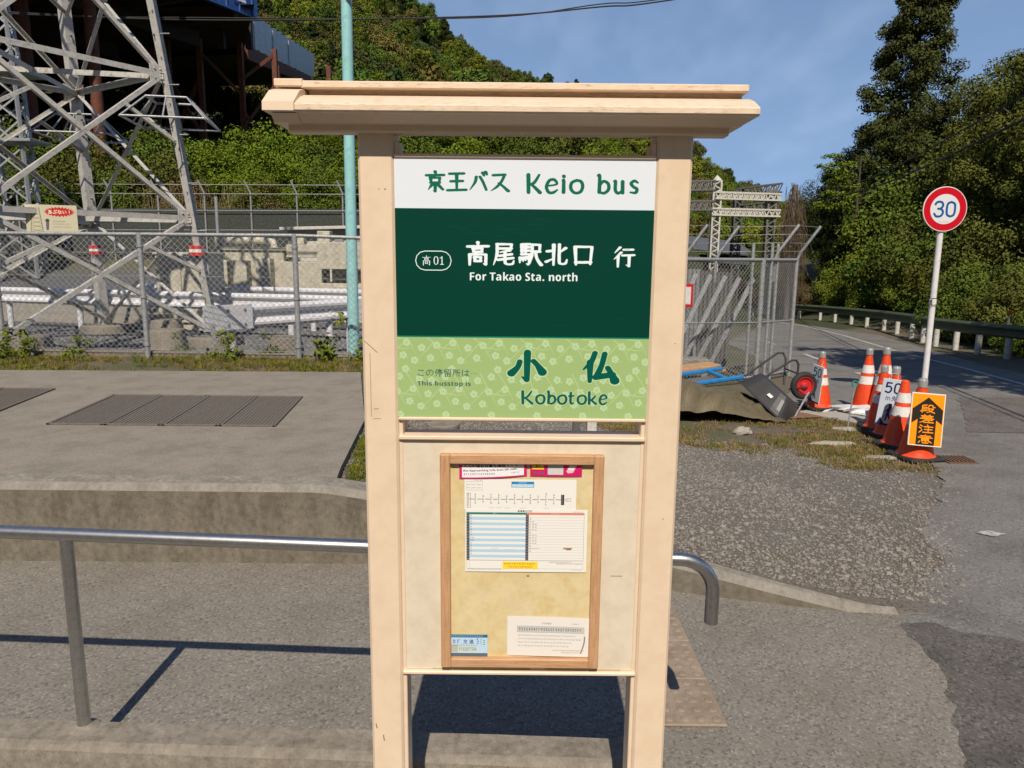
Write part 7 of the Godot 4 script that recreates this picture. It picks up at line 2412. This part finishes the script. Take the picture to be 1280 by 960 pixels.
	M.clear_plastic = plain(lc(.55, .56, .58), 0.18)
	M.blue_plastic = surf([lc(.20, .30, .46), lc(.30, .42, .58), lc(.62, .64, .68), lc(.70, .70, .72)], [0.3, 0.45, 0.52, 0.8], cell2, soft, 0.4, 0.22, 0.3)
	M.green_loop = plain(lc(.02, .22, .19), 0.5)
	M.rail_green = surf([lc(0.038, 0.049, 0.025), lc(0.061, 0.080, 0.038), lc(0.080, 0.099, 0.051)], [0.2, 0.5, 0.85], soft, mott, 0.35, 1.5, 0.6)
	M.amber = plain(lc(.66, .20, .02), 0.3)
	M.sheet_dark = surf([lc(.055, .058, .062), lc(.092, .096, .10), lc(.13, .135, .14)], [0.2, 0.5, 0.85], soft, mott, 0.35, 0.9, 0.55)
	M.turquoise = surf([lc(.23, .50, .52), lc(.30, .60, .63), lc(.32, .63, .66)], [0.2, 0.42, 0.85], soft, mott, 0.3, 0.8, 0.4, 0.0, 0.1, 0.8)
	M.hut = plain(lc(.56, .53, .48), 0.7)
	M.netting = surf([lc(0.020, 0.024, 0.022), lc(0.044, 0.052, 0.046), lc(0.070, 0.076, 0.068)], [0.2, 0.5, 0.85], mott, grain, 0.4, 1.6, 0.9)
	M.blue_girder = surf([lc(.010, .040, .16), lc(.016, .062, .235), lc(.026, .085, .28)], [0.2, 0.5, 0.85], soft, mott, 0.35, 2.4, 0.5)
	M.silver = surf([lc(0.352, 0.384, 0.432), lc(0.464, 0.504, 0.560), lc(0.528, 0.568, 0.624)], [0.2, 0.5, 0.85], soft, mott, 0.3, 3.0, 0.45)
	M.silver.metallic = 0.2
	M.pit_shade = plain(lc(.05, .046, .04), 0.9)
	M.bark = surf([lc(.035, .027, .02), lc(.075, .06, .045), lc(.12, .10, .08)], [0.2, 0.5, 0.85], mott, grain, 0.4, 0.6, 0.9)
	M.straw = plain(lc(.26, .20, .11), 0.85)
	M.vine = plain(lc(.15, .105, .065), 0.85)
	M.leaf_bright = leaf_mat(lc(.135, .190, .018))
	M.leaf_bright2 = leaf_mat(lc(.130, .165, .022))
	M.leaf_mid = leaf_mat(lc(.098, .138, .022))
	M.leaf_olive = leaf_mat(lc(.108, .120, .026))
	M.leaf_dark = leaf_mat(lc(.045, .062, .018))
	M.leaf_cedar = leaf_mat(lc(.072, .084, .025))
	M.leaf_dry = leaf_mat(lc(.15, .115, .05))
	M.grass = leaf_mat(lc(.13, .155, .025))
	M.dry_grass = leaf_mat(lc(.22, .165, .085))
	M.pebble = plain(lc(.205, .192, .174), 0.9)
	M.pebble.vertex_color_use_as_albedo = true
	M.ballast = plain(lc(.16, .163, .172), 0.9)
	M.ballast.vertex_color_use_as_albedo = true

func cirrus() -> ImageTexture:
	# thin streaks of high cloud
	var f := FastNoiseLite.new()
	f.seed = 12
	f.frequency = 1.0
	f.fractal_octaves = 5
	var w := 1024
	var h := 512
	var im := Image.create(w, h, false, Image.FORMAT_RGBA8)
	im.fill(Color(0, 0, 0, 0))
	for y in h / 2:
		var el := (0.5 - (y + 0.5) / h) * PI
		for x in w:
			var az := TAU * x / w
			var d := Vector3(cos(az) * cos(el), sin(el), sin(az) * cos(el))
			var q := d / (d.y + 0.12)
			var n := f.get_noise_3d(q.x * 0.5, 3.0, q.z * 1.2) * 0.55 + f.get_noise_3d(q.x * 1.6 + q.z * 0.4, 9.0, q.z * 4.5) * 0.45 + f.get_noise_3d(q.x * 5.0, 5.0, q.z * 12.0) * 0.25
			var a := clampf((n + 0.03) * 1.5, 0.0, 1.0)
			if a > 0.0:
				im.set_pixel(x, y, Color(1, 1, 1, a))
	return ImageTexture.create_from_image(im)

func _ready() -> void:
	rng.seed = 4711
	nz.seed = 3
	nz.frequency = 0.01
	nz.fractal_octaves = 3
	# camera
	var cam := Camera3D.new()
	cam.name = "camera"
	add_child(cam)
	cam.position = Vector3(0, 1.68, 0)
	cam.rotation = Vector3(deg_to_rad(-9.9), 0.0, 0.0095)
	cam.fov = 54.85
	cam.near = 0.05
	cam.far = 1500.0
	# sky
	var sm := ProceduralSkyMaterial.new()
	sm.sky_top_color = Color(0.23, 0.33, 0.51)
	sm.sky_horizon_color = Color(0.60, 0.735, 0.90)
	sm.sky_curve = 0.35
	sm.sky_cover = cirrus()
	sm.sky_cover_modulate = Color(1, 1, 1, 0.075)
	sm.ground_bottom_color = Color(0.22, 0.21, 0.18)
	sm.ground_horizon_color = Color(0.40, 0.44, 0.46)
	var sky := Sky.new()
	sky.sky_material = sm
	var env := Environment.new()
	env.background_mode = Environment.BG_SKY
	env.sky = sky
	env.background_energy_multiplier = 1.0
	env.tonemap_mode = Environment.TONE_MAPPER_LINEAR
	env.tonemap_exposure = 1.0
	env.sdfgi_enabled = true
	env.ssao_enabled = true
	env.ssil_enabled = true
	var we := WorldEnvironment.new()
	we.name = "world_environment"
	we.environment = env
	add_child(we)
	# sun, behind the camera and a little to the left
	var sun := DirectionalLight3D.new()
	sun.name = "sun"
	add_child(sun)
	sun.light_color = Color(1.0, 0.95, 0.875)
	sun.light_energy = 1.6
	sun.light_angular_distance = 0.5
	sun.shadow_enabled = true
	sun.rotation = Vector3(deg_to_rad(-47.7), deg_to_rad(-1.2), 0)
	materials()
	ground()
	roads()
	concrete_works()
	handrail()
	bus_stop()
	road_works()
	yard_fence()
	road_fence()
	pylon()
	yard()
	steel_deck()
	gantry()
	cables()
	forest()
	plants()
	small_growth()
